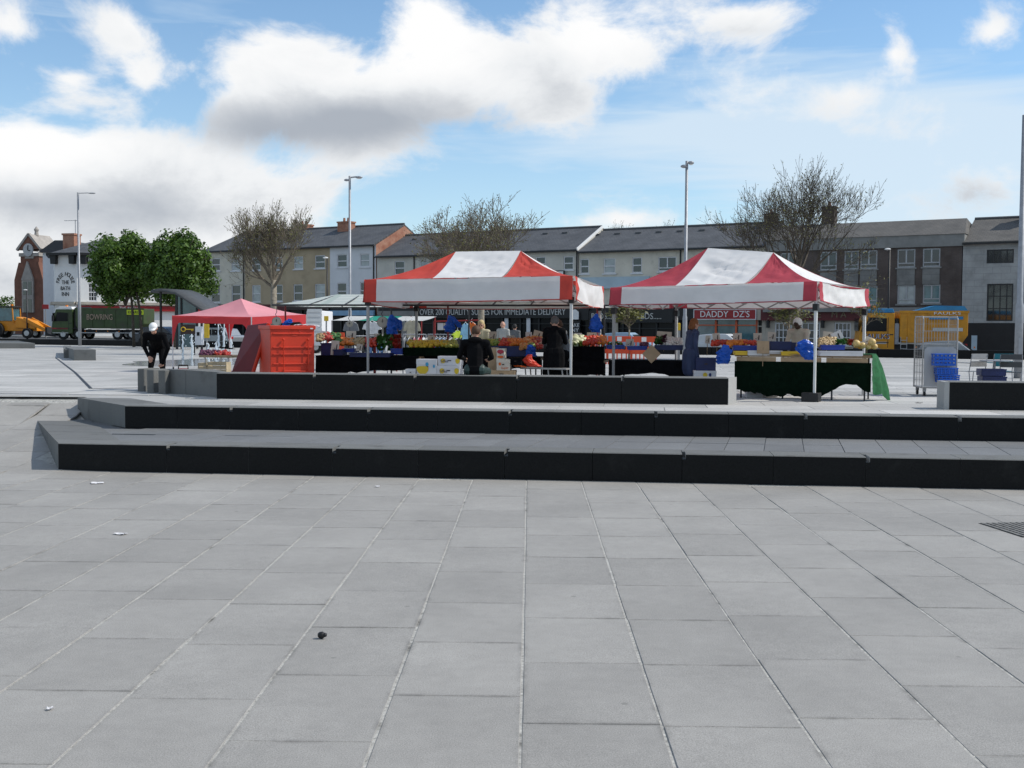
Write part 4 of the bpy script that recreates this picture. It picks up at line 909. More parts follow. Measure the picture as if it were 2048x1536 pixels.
# ------------------------------------------------------------------ trestle tables with hanging cloths
def table(label, pxl, pxr, yl, yr, Yl, Yr, depth, drop, skirt='cloth_black', back_skirt=False, legmat='steel_dark', seed=0.0, thick=.05, apron=False):
    a, b = P(pxl, yl, Yl), P(pxr, yr, Yr); zb = pz((Yl + Yr) / 2); d = b - a; w = sqrt(d.x ** 2 + d.y ** 2); h = (a.z + b.z) / 2 - zb
    t = thing('trestle_table', label, 'table', (a.x, a.y, zb), atan2(d.y, d.x), 'market trestle tables')
    MB().box(0, w, 0, depth, h - thick, h).build('table_top', 'wood', t)
    for x, y in ((.12, .06), (w - .12, .06), (.12, depth - .06), (w - .12, depth - .06)): MB().beam((x, y, 0), (x, y, h - thick), .03).build('leg', legmat, t)
    if apron:
        for k in range(3): MB().box(w * (k + .04) / 3, w * (k + .93) / 3, -.012, .008, h - thick - .10, h - thick - .004).build('apron_board', 'card_brown', t)
        for x in (w * .72, w * .36): MB().beam((x, .06, 0), (x, .06, h - thick), .03).build('leg', legmat, t)
    if drop:
        z_top = .004 if not apron else -.14
        def fn(u, v):
            x = w * u; hem = drop * (.82 + .22 * noise.noise(V((x * 1.6 + seed, 2, seed))) + .12 * sin(x * 2.3 + seed) + .08 * noise.noise(V((x * 7, 5, seed)))); hem = min(hem, h - .04 + z_top)
            return V((x, -.025 - .02 * noise.noise(V((x * 4, v * 2, seed))) - .02 * (1 - v) * sin(x * 9 + seed), h + z_top - hem * (1 - v)))
        MB().patch(fn, int(w * 14) + 4, 8).build('table_skirt', skirt, t, smooth=True)
        MB().box(-.01, w + .01, -.03, depth, h + .003, h + .009).build('table_cloth', skirt if not apron else 'wood', t)
    t['w'] = w; t['h'] = h; return t
tA = table('left trestle table with black cloth under the striped market stall', 632, 838, 712, 713, 25.0, 24.7, 1.1, .42, seed=1.0)
tB = table('middle trestle table with black cloth behind the seated man', 842, 1082, 713, 716, 25.3, 24.9, 1.1, .30, seed=4.0)
tC = table('trestle table with black cloth holding cauliflowers and tomatoes', 1086, 1208, 719, 721, 24.9, 24.6, 1.0, .42, seed=7.0)
tD = table('trestle table with black cloth between the two striped gazebos', 1218, 1398, 721, 723, 24.6, 24.0, 1.0, .40, seed=9.0)
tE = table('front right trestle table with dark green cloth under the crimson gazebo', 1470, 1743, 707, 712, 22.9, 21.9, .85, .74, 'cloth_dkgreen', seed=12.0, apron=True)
del_keys = [t.__delitem__(k) for t in () for k in ('w', 'h')]
# green grass-like cloth hanging off the right end of the front table
def gcloth():
    wt, h = tE['w'], tE['h']; o = thing('display_cloth', 'bright green cloth hanging off the right end of the front table', 'cloth', tE.location, tE.rotation_euler.z)
    def top(u, v): return V((wt - .95 + .97 * u, .9 * v - .02, h + .022 + .004 * noise.noise(V((u * 6, v * 6, 1)))))
    MB().patch(top, 12, 8).build('top_sheet', 'cloth_green', o, smooth=True)
    def fall(u, v):                              # u across the table end (front to back), v downwards
        y = -.04 + .80 * u; L_ = .66 + .30 * u + .05 * sin(u * 9)
        x = wt + .015 + v ** .75 * (.0 + .34 * u) + .03 * sin(u * 15 + v * 2) * v + .02 * noise.noise(V((u * 5, v * 5, 3)))
        return V((x, y - .10 * v * (1 - u), h + .022 - L_ * v))
    MB().patch(fall, 36, 14).build('hanging_sheet', 'cloth_green', o, smooth=True)
gcloth()

# ------------------------------------------------------------------ produce: open crates, heaps of fruit, price cards
FRUIT = {'orange': (.62, .17, .015), 'tomato': (.50, .04, .015), 'lemon': (.60, .40, .03), 'apple_red': (.36, .03, .02), 'apple_green': (.20, .28, .05), 'potato': (.36, .25, .12), 'cauli': (.55, .58, .38), 'leaf_veg': (.05, .15, .03), 'mushroom': (.62, .60, .56), 'ginger': (.42, .30, .15), 'peach': (.60, .26, .08), 'grape': (.10, .02, .05), 'pear': (.34, .34, .06), 'melon': (.60, .42, .16)}
for k, c in FRUIT.items(): M('f_' + k, c, .45, .25, 14, .1, 30)
def wp(px, py, Y): return P(px, py, Y)
def crate(label, px0, px1, ytop, ybot, Y, mat, depth=.4, group='produce crates', tilt=0.0, rz=-.12, slots=True, name='crate'):
    a, b = P(px0, ybot, Y), P(px1, ybot, Y); w = (b - a).length; h = P(px0, ytop, Y).z - a.z; t = thing(name, label, 'crate', a, rz, group); th = .014
    m = MB(); m.box(0, w, 0, depth, 0, th); m.build('base', mat, t)
    for nm, bx in (('side', (0, w, -th, 0)), ('side', (0, w, depth, depth + th)), ('end', (-th, 0, 0, depth)), ('end', (w, w + th, 0, depth))): m = MB(); m.box(*bx, th * .5, h); m.build(nm, mat, t)
    MB().box(-.02, w + .02, -.028, -.0145, h - .025, h + .002).build('rim', mat, t); return t
def heap(label, name, px0, px1, ytop, ybot, Y0, Y1, kinds, r=.04, n=120, shape='ball', front=0.0):
    # a sloping bank of produce from the front edge (ybot at Y0) up to the back (ytop at Y1)
    a, b, c = P(px0, ybot, Y0), P(px1, ybot, Y0), P(px0, ytop, Y1); m = MB(); rr_ = random.Random(px0 * 7 + n)
    for k in range(n):
        u, v = rr_.random(), rr_.random(); p = a.lerp(b, u); p += (c - a) * v; p.z += rr_.uniform(-.6, .5) * r + r * .8 * sin(pi * u) ** .5 * sin(pi * min(1, v + .2))
        i = min(len(kinds) - 1, int(u * len(kinds) + rr_.uniform(-.35, .35))) if len(kinds) > 1 else 0; i = max(0, i); q = r * rr_.uniform(.8, 1.15)
        if shape == 'ball': m.ball(p, q, 7, 5, None, i)
        elif shape == 'lump': m.ball(p, (q * rr_.uniform(.7, 1.5), q * rr_.uniform(.7, 1.3), q * rr_.uniform(.6, 1.1)), 6, 5, None, i, .35)
        else:
            d1 = V((rr_.uniform(-1, 1), rr_.uniform(-1, .3), rr_.uniform(.1, 1))).normalized(); d2 = d1.cross(V((rr_.uniform(-1, 1), .3, 1))).normalized() * .6
            m.add([p - d2 * q, p + d1 * q * 1.1, p + d2 * q, p - d1 * q * .6], [(0, 1, 2, 3)], None, i)
    o = m.build(name, ['f_' + k for k in kinds], None, True); return tag(o, label, 'fruit' if 'veg' not in name else 'vegetables', None, 'stuff')
def card(label, px0, px1, y0, y1, Y, mat='card_pale', tilt=.2, mark=True, roll=0.0):
    a, b = P(px0, y1, Y), P(px1, y0, Y); w, h = b.x - a.x, b.z - a.z; t = thing('price_card', label, 'card', a + V((w / 2, 0, 0)), 0, 'cardboard price cards'); Mx = Matrix.Rotation(-tilt, 4, 'X') @ Matrix.Rotation(roll, 4, 'Y')
    MB().box(-w / 2, w / 2, 0, .006, 0, h, Mx).build('board', mat, t)
    if mark: s_ = w * .12; MB().box(-s_ / 2 + w * .08, s_ / 2 + w * .08, -.004, -.001, h * .2, h * .75, Mx @ Matrix.Rotation(.12, 4, 'Y')).box(-w * .3, -w * .12, -.004, -.001, h * .3, h * .36, Mx).build('price_mark', 'ink', t)
    MB().beam((0, .03, -.25), (0, .012, h * .5), .012).build('stick', 'wood', t)
# left table
crate('navy plastic crate at the left end of the left trestle table', 643, 662, 686, 711, 25.1, 'crate_navy'); crate('small navy crate in front on the left table', 668, 684, 699, 711, 25.0, 'crate_navy')
crate('bright blue tray with white label on the left table', 686, 708, 697, 705, 25.3, 'crate_blue'); crate('long navy crate along the front of the left table', 700, 780, 706, 714, 24.8, 'crate_navy'); crate('blue crate right of the dark post on the left table', 783, 804, 697, 709, 25.2, 'crate_blue')
heap('bank of carrots and oranges on the left trestle table', 'carrot_heap', 680, 730, 677, 690, 25.3, 26.0, ['orange', 'potato'], .04, 160, 'lump'); heap('dark leafy greens heaped on the left table', 'leafy_veg_heap', 755, 800, 672, 700, 25.2, 25.9, ['leaf_veg', 'leaf_veg', 'apple_red'], .09, 170, 'leaf')
heap('reddish roots at the left end of the left table', 'root_veg_heap', 634, 680, 668, 682, 25.4, 26.1, ['potato', 'apple_red', 'leaf_veg'], .045, 130, 'lump')
heap('red boxed tomatoes on the left table', 'tomato_heap', 732, 752, 676, 694, 25.3, 25.9, ['tomato'], .04, 70)
# middle table: lemons and bananas, then mixed fruit
crate('dark green display box under the yellow fruit', 808, 920, 695, 712, 25.2, 'cloth_dkgreen', .5); heap('bank of bright yellow fruit left of the seated man', 'lemon_heap', 815, 915, 683, 694, 25.3, 26.1, ['lemon', 'lemon', 'lemon', 'pear'], .045, 300)
heap('greenish yellow pears right of the seated man', 'pear_heap', 968, 1002, 680, 690, 25.3, 26.0, ['pear', 'apple_green'], .042, 90); heap('orange and red fruit bank in front of the far shoppers', 'orange_heap', 998, 1085, 678, 692, 25.2, 26.0, ['tomato', 'orange', 'orange', 'peach', 'apple_red'], .042, 300)
heap('small apples spilling at the front of the fruit bank', 'apple_heap', 1040, 1085, 688, 697, 24.9, 25.3, ['peach', 'apple_green', 'apple_red'], .04, 90)
heap('tangerines along the back of the fruit bank', 'orange_heap', 1055, 1082, 674, 684, 25.9, 26.3, ['orange', 'peach'], .04, 60)
crate('navy crate below the mixed fruit on the middle table', 985, 1052, 692, 713, 25.1, 'crate_navy', .45); crate('black tray below the pears on the middle table', 925, 984, 694, 712, 25.2, 'cloth_black', .45)
# cauliflower and tomato table
heap('white cauliflowers with green leaves beside the white gazebo leg', 'cauliflower_veg_heap', 1143, 1172, 678, 691, 24.9, 25.5, ['cauli'], .085, 34, 'lump'); heap('loose leaves under the cauliflowers', 'cauliflower_leaf_veg_heap', 1142, 1175, 684, 694, 24.8, 25.2, ['apple_green'], .06, 60, 'leaf')
heap('glossy red tomatoes heaped between the gazebo legs', 'tomato_heap', 1168, 1212, 674, 689, 24.8, 25.5, ['tomato', 'tomato', 'orange'], .045, 150)
crate('black box under the cauliflowers', 1143, 1161, 693, 720, 24.8, 'cloth_black'); crate('black box under the tomatoes', 1163, 1206, 693, 720, 24.75, 'cloth_black')
# table between the gazebos
crate('bright blue tray left of the small price card', 1214, 1247, 690, 698, 24.9, 'crate_blue'); crate('navy tray in the middle of the table between the gazebos', 1256, 1292, 692, 700, 24.7, 'crate_blue'); crate('navy tray of mushrooms beside the woman in blue', 1310, 1364, 690, 700, 24.5, 'crate_navy')
heap('white mushrooms heaped beside the woman in the blue coat', 'mushroom_heap', 1328, 1362, 677, 691, 24.6, 25.1, ['mushroom'], .045, 110, 'lump'); heap('dark greens left of the white mushrooms', 'greens_veg_heap', 1310, 1332, 676, 691, 24.6, 25.1, ['leaf_veg', 'grape'], .07, 90, 'leaf'); heap('small dark plums in the navy tray', 'plum_heap', 1280, 1296, 687, 692, 24.7, 25.0, ['grape'], .035, 30)
heap('loose green leaves in the bright blue tray', 'lettuce_veg_heap', 1216, 1246, 686, 692, 24.9, 25.2, ['apple_green'], .05, 50, 'leaf')
# front right table
crate('long blue crate at the left of the front right table', 1468, 1512, 691, 701, 22.9, 'crate_blue'); heap('row of bright oranges above the blue crate', 'orange_heap', 1455, 1512, 684, 691, 23.0, 23.5, ['orange', 'orange', 'tomato'], .042, 120); heap('dark red peppers left of the oranges', 'pepper_veg_heap', 1425, 1460, 683, 691, 23.4, 23.9, ['tomato', 'apple_red'], .045, 60)
crate('flat yellow box under the oranges', 1470, 1496, 702, 710, 22.8, 'yellow'); crate('cardboard tray with printed strip under the oranges', 1497, 1562, 701, 711, 22.7, 'card_white'); crate('flat yellow box left of the blue carrier bags', 1564, 1598, 703, 711, 22.5, 'yellow')
crate('tall teal crate right of the brown card', 1541, 1580, 683, 700, 22.8, 'crate_navy'); crate('teal crate just left of the vendor', 1581, 1590, 685, 702, 22.9, 'crate_navy'); crate('bright blue tray right of the leaning gazebo leg', 1644, 1687, 690, 700, 22.2, 'crate_blue'); crate('white foam tray along the front of the right table', 1640, 1722, 702, 712, 21.95, 'card_white', .3)
heap('ginger roots heaped on the right table', 'ginger_heap', 1638, 1672, 676, 692, 22.4, 22.9, ['ginger'], .035, 130, 'lump'); heap('dark green leaves heaped beside the ginger', 'spinach_veg_heap', 1672, 1706, 680, 691, 22.3, 22.8, ['leaf_veg', 'leaf_veg', 'apple_red'], .05, 150, 'leaf')
for k, (px, py, r_, lab) in enumerate(((1713, 687, .075, 'round yellow melon nearest the green leaves'), (1744, 684, .075, 'round yellow melon highest on the green cloth'), (1725, 691, .065, 'low yellow melon in the middle of the green cloth'), (1736, 693, .06, 'half hidden peach coloured melon in front on the green cloth'), (1749, 693, .06, 'small melon at the right end of the green cloth'))):
    p = P(px, py, 22.15 + .03 * k); m = MB(); m.ball((0, 0, 0), (r_, r_, r_ * .95), 16, 10); mo = m.build('melon', 'f_melon', None, True); mo.location = p; tag(mo, lab, 'melon', 'melons on the green cloth'); MB().tube([(0, 0, r_ * .93), (0, .01, r_ * 1.1)], .006, 5).build('stalk', 'wood', mo)
CARDS = [('price card at the far left of the left table', 640, 652, 662, 674, 26.0, 'card_white', .1), ('wide price card left of the hanging scale', 692, 712, 662, 678, 25.9, 'card_pale', 0), ('rounded price card on the left table by the gazebo leg', 748, 761, 667, 681, 25.9, 'card_pale', 0), ('tall card low on the left table', 661, 677, 681, 710, 25.05, 'card_pale', .05), ('card standing behind the bright blue tray', 688, 703, 686, 698, 25.4, 'card_pale', 0), ('low card in front of the tomatoes on the left table', 712, 724, 688, 702, 25.2, 'card_pale', .1), ('price card behind the yellow fruit beside the dark post', 855, 869, 671, 684, 26.2, 'card_pale', .05), ('price card beside the hanging blue bags at the clothes rail', 792, 803, 667, 681, 25.9, 'card_pale', 0),
         ('tall price card right of the blonde woman', 978, 993, 663, 681, 26.1, 'card_pale', 0), ('price card in front of the man in the grey jacket', 1013, 1029, 671, 682, 26.2, 'card_pale', 0), ('white and yellow price card at the fruit bank', 1051, 1064, 664, 681, 26.2, 'card_white', 0), ('leaning cardboard price card beside the dark coat', 1064, 1082, 661, 679, 26.2, 'card_pale', .25), ('white price card above the cauliflowers', 1147, 1164, 666, 677, 25.6, 'card_white', 0), ('cut cardboard price card above the tomatoes', 1174, 1194, 665, 676, 25.7, 'card_pale', 0),
         ('small price card above the bright blue tray', 1252, 1268, 678, 694, 24.9, 'card_pale', 0), ('large slanted price card above the mushrooms', 1313, 1343, 663, 680, 25.1, 'card_pale', .06), ('narrow price card at the left end of the orange row', 1410, 1420, 671, 687, 23.9, 'card_pale', .1), ('price card above the dark red peppers', 1427, 1442, 666, 684, 23.8, 'card_pale', -.15), ('price card behind the oranges', 1466, 1484, 666, 682, 23.6, 'card_pale', 0), ('price card right of the white car behind the oranges', 1507, 1524, 666, 683, 23.5, 'card_pale', 0), ('pinkish price card left of the vendor', 1535, 1552, 664, 681, 23.4, 'card_pale', .05), ('large brown card hanging in front of the crates', 1514, 1539, 682, 707, 22.6, 'card_brown', 0), ('price card above the ginger roots', 1645, 1664, 663, 680, 23.0, 'card_pale', .12), ('white price card leaning above the green leaves', 1668, 1690, 662, 680, 22.95, 'card_white', -.45), ('torn paper card among the melons', 1728, 1742, 673, 689, 22.35, 'card_pale', .3)]
for lab, a, b, c, d_, Y, mt, ro in CARDS: card(lab, a, b, c, d_, Y, mt, .12, 'brown' not in lab, ro)
o = MB().box(-.14, .14, 0, .008, -.14, .14, Matrix.Rotation(radians(45), 4, 'Y')).build('price_card', 'card_brown'); o.location = P(1303, 708, 24.25); tag(o, 'brown diamond-shaped card hanging on the black cloth', 'card', 'cardboard price cards')

# hanging scales and bundles of blue carrier bags
M('scale_face', (.42, .40, .33), .5, .1, 4); M('scale_rim', (.22, .22, .21), .4, .1, 4, metal=.6)
def scale(label, px, py, Y, r, ztop):
    p = P(px, py, Y); t = thing('hanging_scale', label, 'scale', p, 0, 'hanging market scales')
    MB().tube([(0, 0, 0), (0, .06, 0)], r, 24).build('case', 'scale_rim', t); d = MB(); d.tube([(0, -.006, 0), (0, -.002, 0)], r * .88, 24); f = d.build('dial', 'scale_face', t)
    MB().beam((0, -.012, -r * .1), (0, -.012, r * .55), .012, .004).beam((-r * .2, -.011, r * .15), (r * .2, -.011, r * .15), .01, .004).build('pointer', 'ink', f)
    MB().tube([(0, .03, r), (-.03, .03, r + .06), (0, .03, r + .1), (0, .03, ztop)], .008, 5).build('hook', 'steel_dark', t); MB().tube([(0, .03, -r), (0, .03, -r - .12)], .006, 5).build('lower_hook', 'steel_dark', t)
scale('round hanging scale above the open red box', 553, 643, 26.2, .105, .42); scale('round hanging scale beside the blue bags under the striped stall', 765, 644, 25.6, .125, .40)
scale('small dark hanging scale seen from the side by the clothes', 699, 648, 26.4, .075, .35)
def bagbunch(label, pts, Y, seed, z_hang=None):
    # a bundle of carrier bags: a crumpled closed surface grown over an outline of (px, py, half width px)
    t = MB(); n = 18; rings = []
    c = [P(px, py, Y) for px, py, _ in pts]; o = c[0].copy(); vs = []; fs = []
    NR = 14
    for k in range(NR + 1):
        s = k / NR * (len(pts) - 1); i = min(int(s), len(pts) - 2); f = s - i; q = c[i].lerp(c[i + 1], f) - o; hw = (pts[i][2] * (1 - f) + pts[i + 1][2] * f) / FPX * Y
        for j in range(n):
            a = 2 * pi * j / n; r = 1 + .42 * noise.noise(V((cos(a) * 1.5, sin(a) * 1.5, k * .42 + seed))) + .34 * noise.noise(V((cos(a) * 4, sin(a) * 4, k * .9 + seed))); vs.append(q + V((cos(a) * hw * r, sin(a) * hw * .55 * r, .03 * noise.noise(V((a, k, seed))))))
    for k in range(NR):
        for j in range(n): j2 = (j + 1) % n; fs.append((k * n + j, (k + 1) * n + j, (k + 1) * n + j2, k * n + j2))
    fs += [tuple(range(n)), tuple(range((NR + 1) * n - 1, NR * n - 1, -1))]
    t.add(vs, fs); ob = t.build('carrier_bags', 'bag_blue', None, False); ob.location = o; return tag(ob, label, 'bags', 'bundles of blue carrier bags')
bagbunch('bundle of blue carrier bags beside the round scale and pale garment', [(783, 630, 3), (785, 640, 10), (784, 655, 12), (784, 668, 11)], 25.5, 1.0); bagbunch('wing of blue bag blown to the right of the scale bundle', [(786, 634, 5), (795, 641, 7), (801, 650, 5), (799, 660, 3)], 25.55, 2.0)
bagbunch('blue carrier bags tied to the post above the yellow fruit', [(899, 631, 3), (902, 642, 9), (899, 655, 11), (898, 664, 9)], 25.4, 3.0); bagbunch('loose blue bag flapping right of the tied bundle', [(903, 633, 4), (912, 645, 8), (920, 655, 4)], 25.45, 4.0)
bagbunch('blue carrier bags hanging above the tomatoes', [(1193, 628, 3), (1191, 640, 10), (1190, 654, 13), (1192, 664, 9)], 24.4, 5.0); bagbunch('big shiny blue carrier bags at the leaning gazebo leg', [(1612, 680, 6), (1610, 688, 17), (1606, 697, 16), (1614, 708, 14), (1618, 719, 8)], 21.75, 6.0)
bagbunch('blue carrier bags hanging at the left end of the front table', [(1452, 690, 5), (1448, 702, 13), (1446, 715, 14), (1447, 727, 11)], 22.75, 7.0); bagbunch('blue bag scrap on the top edge of the red box', [(580, 638, 3), (576, 644, 9), (572, 651, 7)], 25.6, 8.0); bagbunch('pale blue bag heap at the front of the fruit bank', [(1060, 690, 5), (1062, 700, 9), (1063, 712, 10)], 24.75, 9.0)

# ------------------------------------------------------------------ boxes behind the bench
def carton(label, px0, px1, y0, y1, Y, mat, rz=-.1, depth=.36, prints=(), tap=0.0, name='carton', flap=False, group='cartons behind the bench'):
    a, b = P(px0, y1, Y), P(px1, y1, Y); w = (b - a).length; h = P(px0, y0, Y).z - a.z; t = thing(name, label, 'box', a, rz, group)
    m = MB(); m.box(0, w, 0, depth, 0, h, None, 0, .004); m.build('box_body', mat, t)
    m = MB(); m.box(-.004, w + .004, -.005, depth + .005, h * .72, h + .006); m.build('lid', mat, t)
    for kind, x, z, sx, sy, mt in prints:
        if kind == 'txt': text(mt[0], t, (x * w, -.011, z * h), sy * h, mt[1], sx * w, .001, name='print')
        else: MB().prism([(x * w + sx * w * cos(q) * (1 if kind != 'banana' else 1), z * h + sy * h * sin(q) + (sx * .25 * w * cos(q) ** 2 if kind == 'banana' else 0)) for q in [2 * pi * i / 14 for i in range(14)]], -.010, -.006).build('print', mt, t)
    m = MB(); m.box(w * .42, w * .58, -.008, -.004, h * .5, h * .6); m.build('hand_hole', 'ink', t); return t
M('print_yellow', (.62, .44, .03), .6, .1, 3); M('print_navy', (.02, .03, .12), .6, .1, 3); M('print_orange', (.62, .12, .02), .6, .1, 3); M('print_red', (.35, .03, .05), .6, .1, 3); M('print_blue', (.05, .30, .50), .6, .1, 3)
FY = lambda: [('oval', .22, .52, .11, .26, 'print_yellow'), ('txt', .28, .48, .34, .42, ('fyffes', 'print_navy')), ('banana', .86, .5, .10, .30, 'print_yellow')]
carton('white banana box printed fyffes, upper of the two stacked', 876, 922, 713, 731, 23.0, 'card_white', prints=FY()); carton('white banana box printed fyffes, lower of the two stacked', 874, 920, 732, 752, 22.95, 'card_white', prints=FY())
carton('white box with a large printed banana left of the stacked boxes', 833, 874, 719, 752, 23.0, 'card_white', prints=[('banana', .3, .35, .30, .26, 'print_yellow'), ('oval', .52, .72, .08, .12, 'print_blue'), ('oval', .86, .6, .05, .1, 'print_blue')]); carton('low white carton end left of the banana box', 811, 831, 739, 752, 23.0, 'card_white')
carton('tall cardboard box right of the seated man', 976, 993, 696, 741, 23.6, 'card_brown'); carton('cardboard box with red print, upper of two', 993, 1009, 698, 719, 23.4, 'card_pale', prints=[('oval', .5, .75, .42, .2, 'print_red'), ('oval', .5, .25, .4, .12, 'print_orange')]); carton('cardboard box with orange print, lower of two', 993, 1020, 719, 741, 23.3, 'card_pale', prints=[('oval', .25, .6, .10, .14, 'print_orange'), ('txt', .62, .25, .55, .3, ('Super', 'print_orange'))])
carton('flat cardboard carton under the printed boxes', 976, 1030, 741, 756, 23.35, 'card_brown'); carton('black tray with white label on the small bench', 1018, 1043, 716, 730, 23.3, 'cloth_black')
carton('blue and white carton at the feet of the woman in blue', 1388, 1432, 742, 757, 23.4, 'card_white', prints=[('oval', .5, .5, .1, .3, 'print_yellow'), ('oval', .72, .5, .06, .25, 'print_navy')]); carton('navy carton stacked on the blue and white one', 1392, 1431, 716, 742, 23.5, 'crate_navy'); carton('white carton under the front right table', 1493, 1525, 778, 796, 23.0, 'card_white'); carton('second white carton behind under the front right table', 1526, 1555, 780, 795, 23.2, 'card_white')
carton('brown carton set on edge at the right table end', 1720, 1728, 722, 741, 22.9, 'card_brown')
# small low bench with red bags
a, b = P(1040, 735, 23.6), P(1132, 735, 23.2); sbn = thing('trestle_bench', 'low grey bench with red net bags beside the dark coat', 'bench', (a.x, a.y, pz(23.4)), atan2(b.y - a.y, b.x - a.x)); w = (b - a).length; h = a.z - pz(23.4)
MB().box(0, w, 0, .35, h - .03, h).build('seat_board', 'pole_grey', sbn)
for x in (.1, w * .6, w - .1):
    for y in (.04, .31): MB().beam((x + .06, y, 0), (x, y, h - .03), .022).build('leg', 'pole_grey', sbn)
m = MB(); p = P(1062, 718, 23.4)
bb = bagbunch('red net bag slumped on the low bench', [(1060, 709, 4), (1056, 718, 9), (1062, 727, 13), (1072, 733, 12)], 23.45, 12.0); bb.data.materials.clear(); bb.data.materials.append(MATS['plastic_red'])
bb = bagbunch('orange net of fruit at the left end of the low bench', [(1030, 731, 5), (1040, 732, 7), (1050, 734, 4)], 23.4, 13.0); bb.data.materials.clear(); bb.data.materials.append(MATS['print_orange'])

# big red insulated box with its lid leaning beside it
a, b = P(541, 745, 23.55), P(629, 746, 24.0); zb = pz(24); w = sqrt((b.x - a.x) ** 2 + (b.y - a.y) ** 2); rbx = thing('insulated_box', 'large red ribbed insulated box with rope handles', 'box', (a.x, a.y, zb), atan2(b.y - a.y, b.x - a.x))
h = P(540, 652, 23.6).z - zb; dp = .8; m = MB(); m.prism([(0.03, 0), (w - .03, 0), (w, .05), (w, h - .03), (w - .02, h), (.02, h), (0, h - .03), (0, .05)], 0, dp); m.build('tub', 'plastic_red', rbx, bevel=.012)
for z, g in ((.12, .02), (.30, .02), (.42, .02), (.56, .025), (.66, .02), (.86, .02)):
    m = MB(); zz = h * z / .98; m.box(.05, w - .05, -.022, .005, zz, zz + .028); m.build('rib', 'plastic_red', rbx, bevel=.006)
m = MB(); m.box(-.02, w + .02, -.03, dp + .02, h - .07, h + .012); m.build('rim', 'plastic_red', rbx, bevel=.012)
for x in (w * .28, w * .84):
    m = MB(); m.tube([(x, -.05, h * .78), (x, -.06, h * .35)], .01, 6); m.ball((x, -.04, h * .8), .025, 8, 6); m.ball((x, -.04, h * .34), .025, 8, 6); m.build('handle_rod', 'plastic_red', rbx)
MB().tube([(w * .28, -.06, h * .34), (w * .84, -.06, h * .32)], .012, 6).build('handle_bar', 'plastic_red', rbx); m = MB(); m.tube([(w * .55 + .12 * cos(q), -.006, h * .9 + .06 * sin(q)) for q in [2 * pi * i / 16 for i in range(17)]], .006, 5); m.build('moulded_badge', 'plastic_red', rbx)
MB().box(w - .1, w - .04, -.034, -.03, h - .06, h - .035).build('label', 'card_white', rbx)
# lid: a thick slab leaning on the box, dark red face to the left
la, lb, lc, ld = P(462, 746, 24.4), P(503, 746, 24.15), P(535, 645, 24.1), P(495, 650, 24.6); lid = thing('box_lid', 'dark red lid leaning on the left side of the red box', 'lid', la, 0)
q = [V(p - la) for p in (la, lb, lc, ld)]; nrm = (q[1] - q[0]).cross(q[3] - q[0]).normalized(); nrm = -nrm if nrm.x > 0 else nrm
m = MB(); m.add(q + [p + nrm * -.07 for p in q], [(0, 1, 2, 3), (7, 6, 5, 4), (0, 4, 5, 1), (1, 5, 6, 2), (2, 6, 7, 3), (3, 7, 4, 0)]); m.build('slab', 'plastic_dkred', lid, bevel=.02)
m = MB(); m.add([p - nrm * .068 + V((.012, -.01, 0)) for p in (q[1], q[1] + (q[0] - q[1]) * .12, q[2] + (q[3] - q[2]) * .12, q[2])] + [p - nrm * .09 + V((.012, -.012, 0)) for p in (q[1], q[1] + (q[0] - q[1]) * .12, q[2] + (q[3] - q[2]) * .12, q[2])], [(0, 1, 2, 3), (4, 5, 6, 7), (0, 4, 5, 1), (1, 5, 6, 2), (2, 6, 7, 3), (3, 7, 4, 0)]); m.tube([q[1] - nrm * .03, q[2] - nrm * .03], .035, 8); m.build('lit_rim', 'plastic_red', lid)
bb = bagbunch('white plastic sacks lying on top of the red box', [(592, 650, 5), (606, 649, 8), (624, 650, 10), (637, 654, 6)], 24.4, 21.0); bb.data.materials.clear(); bb.data.materials.append(MATS['card_white'])
# at the pink gazebo: small table, wooden crates, red generator, white can
tb = table('white table with red goods below the pink gazebo', 398, 462, 711, 711, 27.5, 27.2, .8, 0, legmat='pole_white'); tb.children[0].data.materials.clear(); tb.children[0].data.materials.append(MATS['card_white'])
heap('dark red punnets spread on the white table', 'berry_heap', 402, 460, 703, 710, 27.5, 28.2, ['grape', 'apple_red'], .045, 140, 'lump'); bb = bagbunch('black bag on the white table', [(440, 694, 6), (452, 696, 10), (462, 698, 9)], 28.0, 31.0); bb.data.materials.clear(); bb.data.materials.append(MATS['cloth_black'])
def wood_crate(label, px0, px1, y0, y1, Y):
    a, b = P(px0, y1, Y), P(px1, y1, Y); w = (b - a).length; h = P(px0, y0, Y).z - a.z; t = thing('wooden_crate', label, 'crate', a, -.08, 'wooden crates'); M('crate_wood', (.40, .33, .22), .8, .2, 8)
    for z0, z1 in ((.0, .28), (.36, .62), (.7, 1.0)):
        for bx in ((0, w, -.012, 0), (0, w, .3, .312)): m = MB(); m.box(*bx, z0 * h, z1 * h); m.build('slat', 'crate_wood', t)
    for bx in ((0, .02, 0, .3), (w - .02, w, 0, .3)): MB().box(*bx, 0, h).build('end_board', 'crate_wood', t)
    MB().box(.02, w - .02, 0, .3, 0.01, .02).build('base', 'crate_wood', t)
wood_crate('wooden crate on the left beside the red lid', 396, 414, 726, 746, 26.0); wood_crate('wooden crate touching the red lid', 415, 454, 724, 746, 25.8)
p = GP(356, 762); gn = thing('generator', 'small red and black portable generator by the bent man', 'generator', (p.x, p.y, p.z), .2); gw = P(372, 740, p.y).x - P(353, 740, p.y).x; gh = P(356, 731, p.y).z - p.z
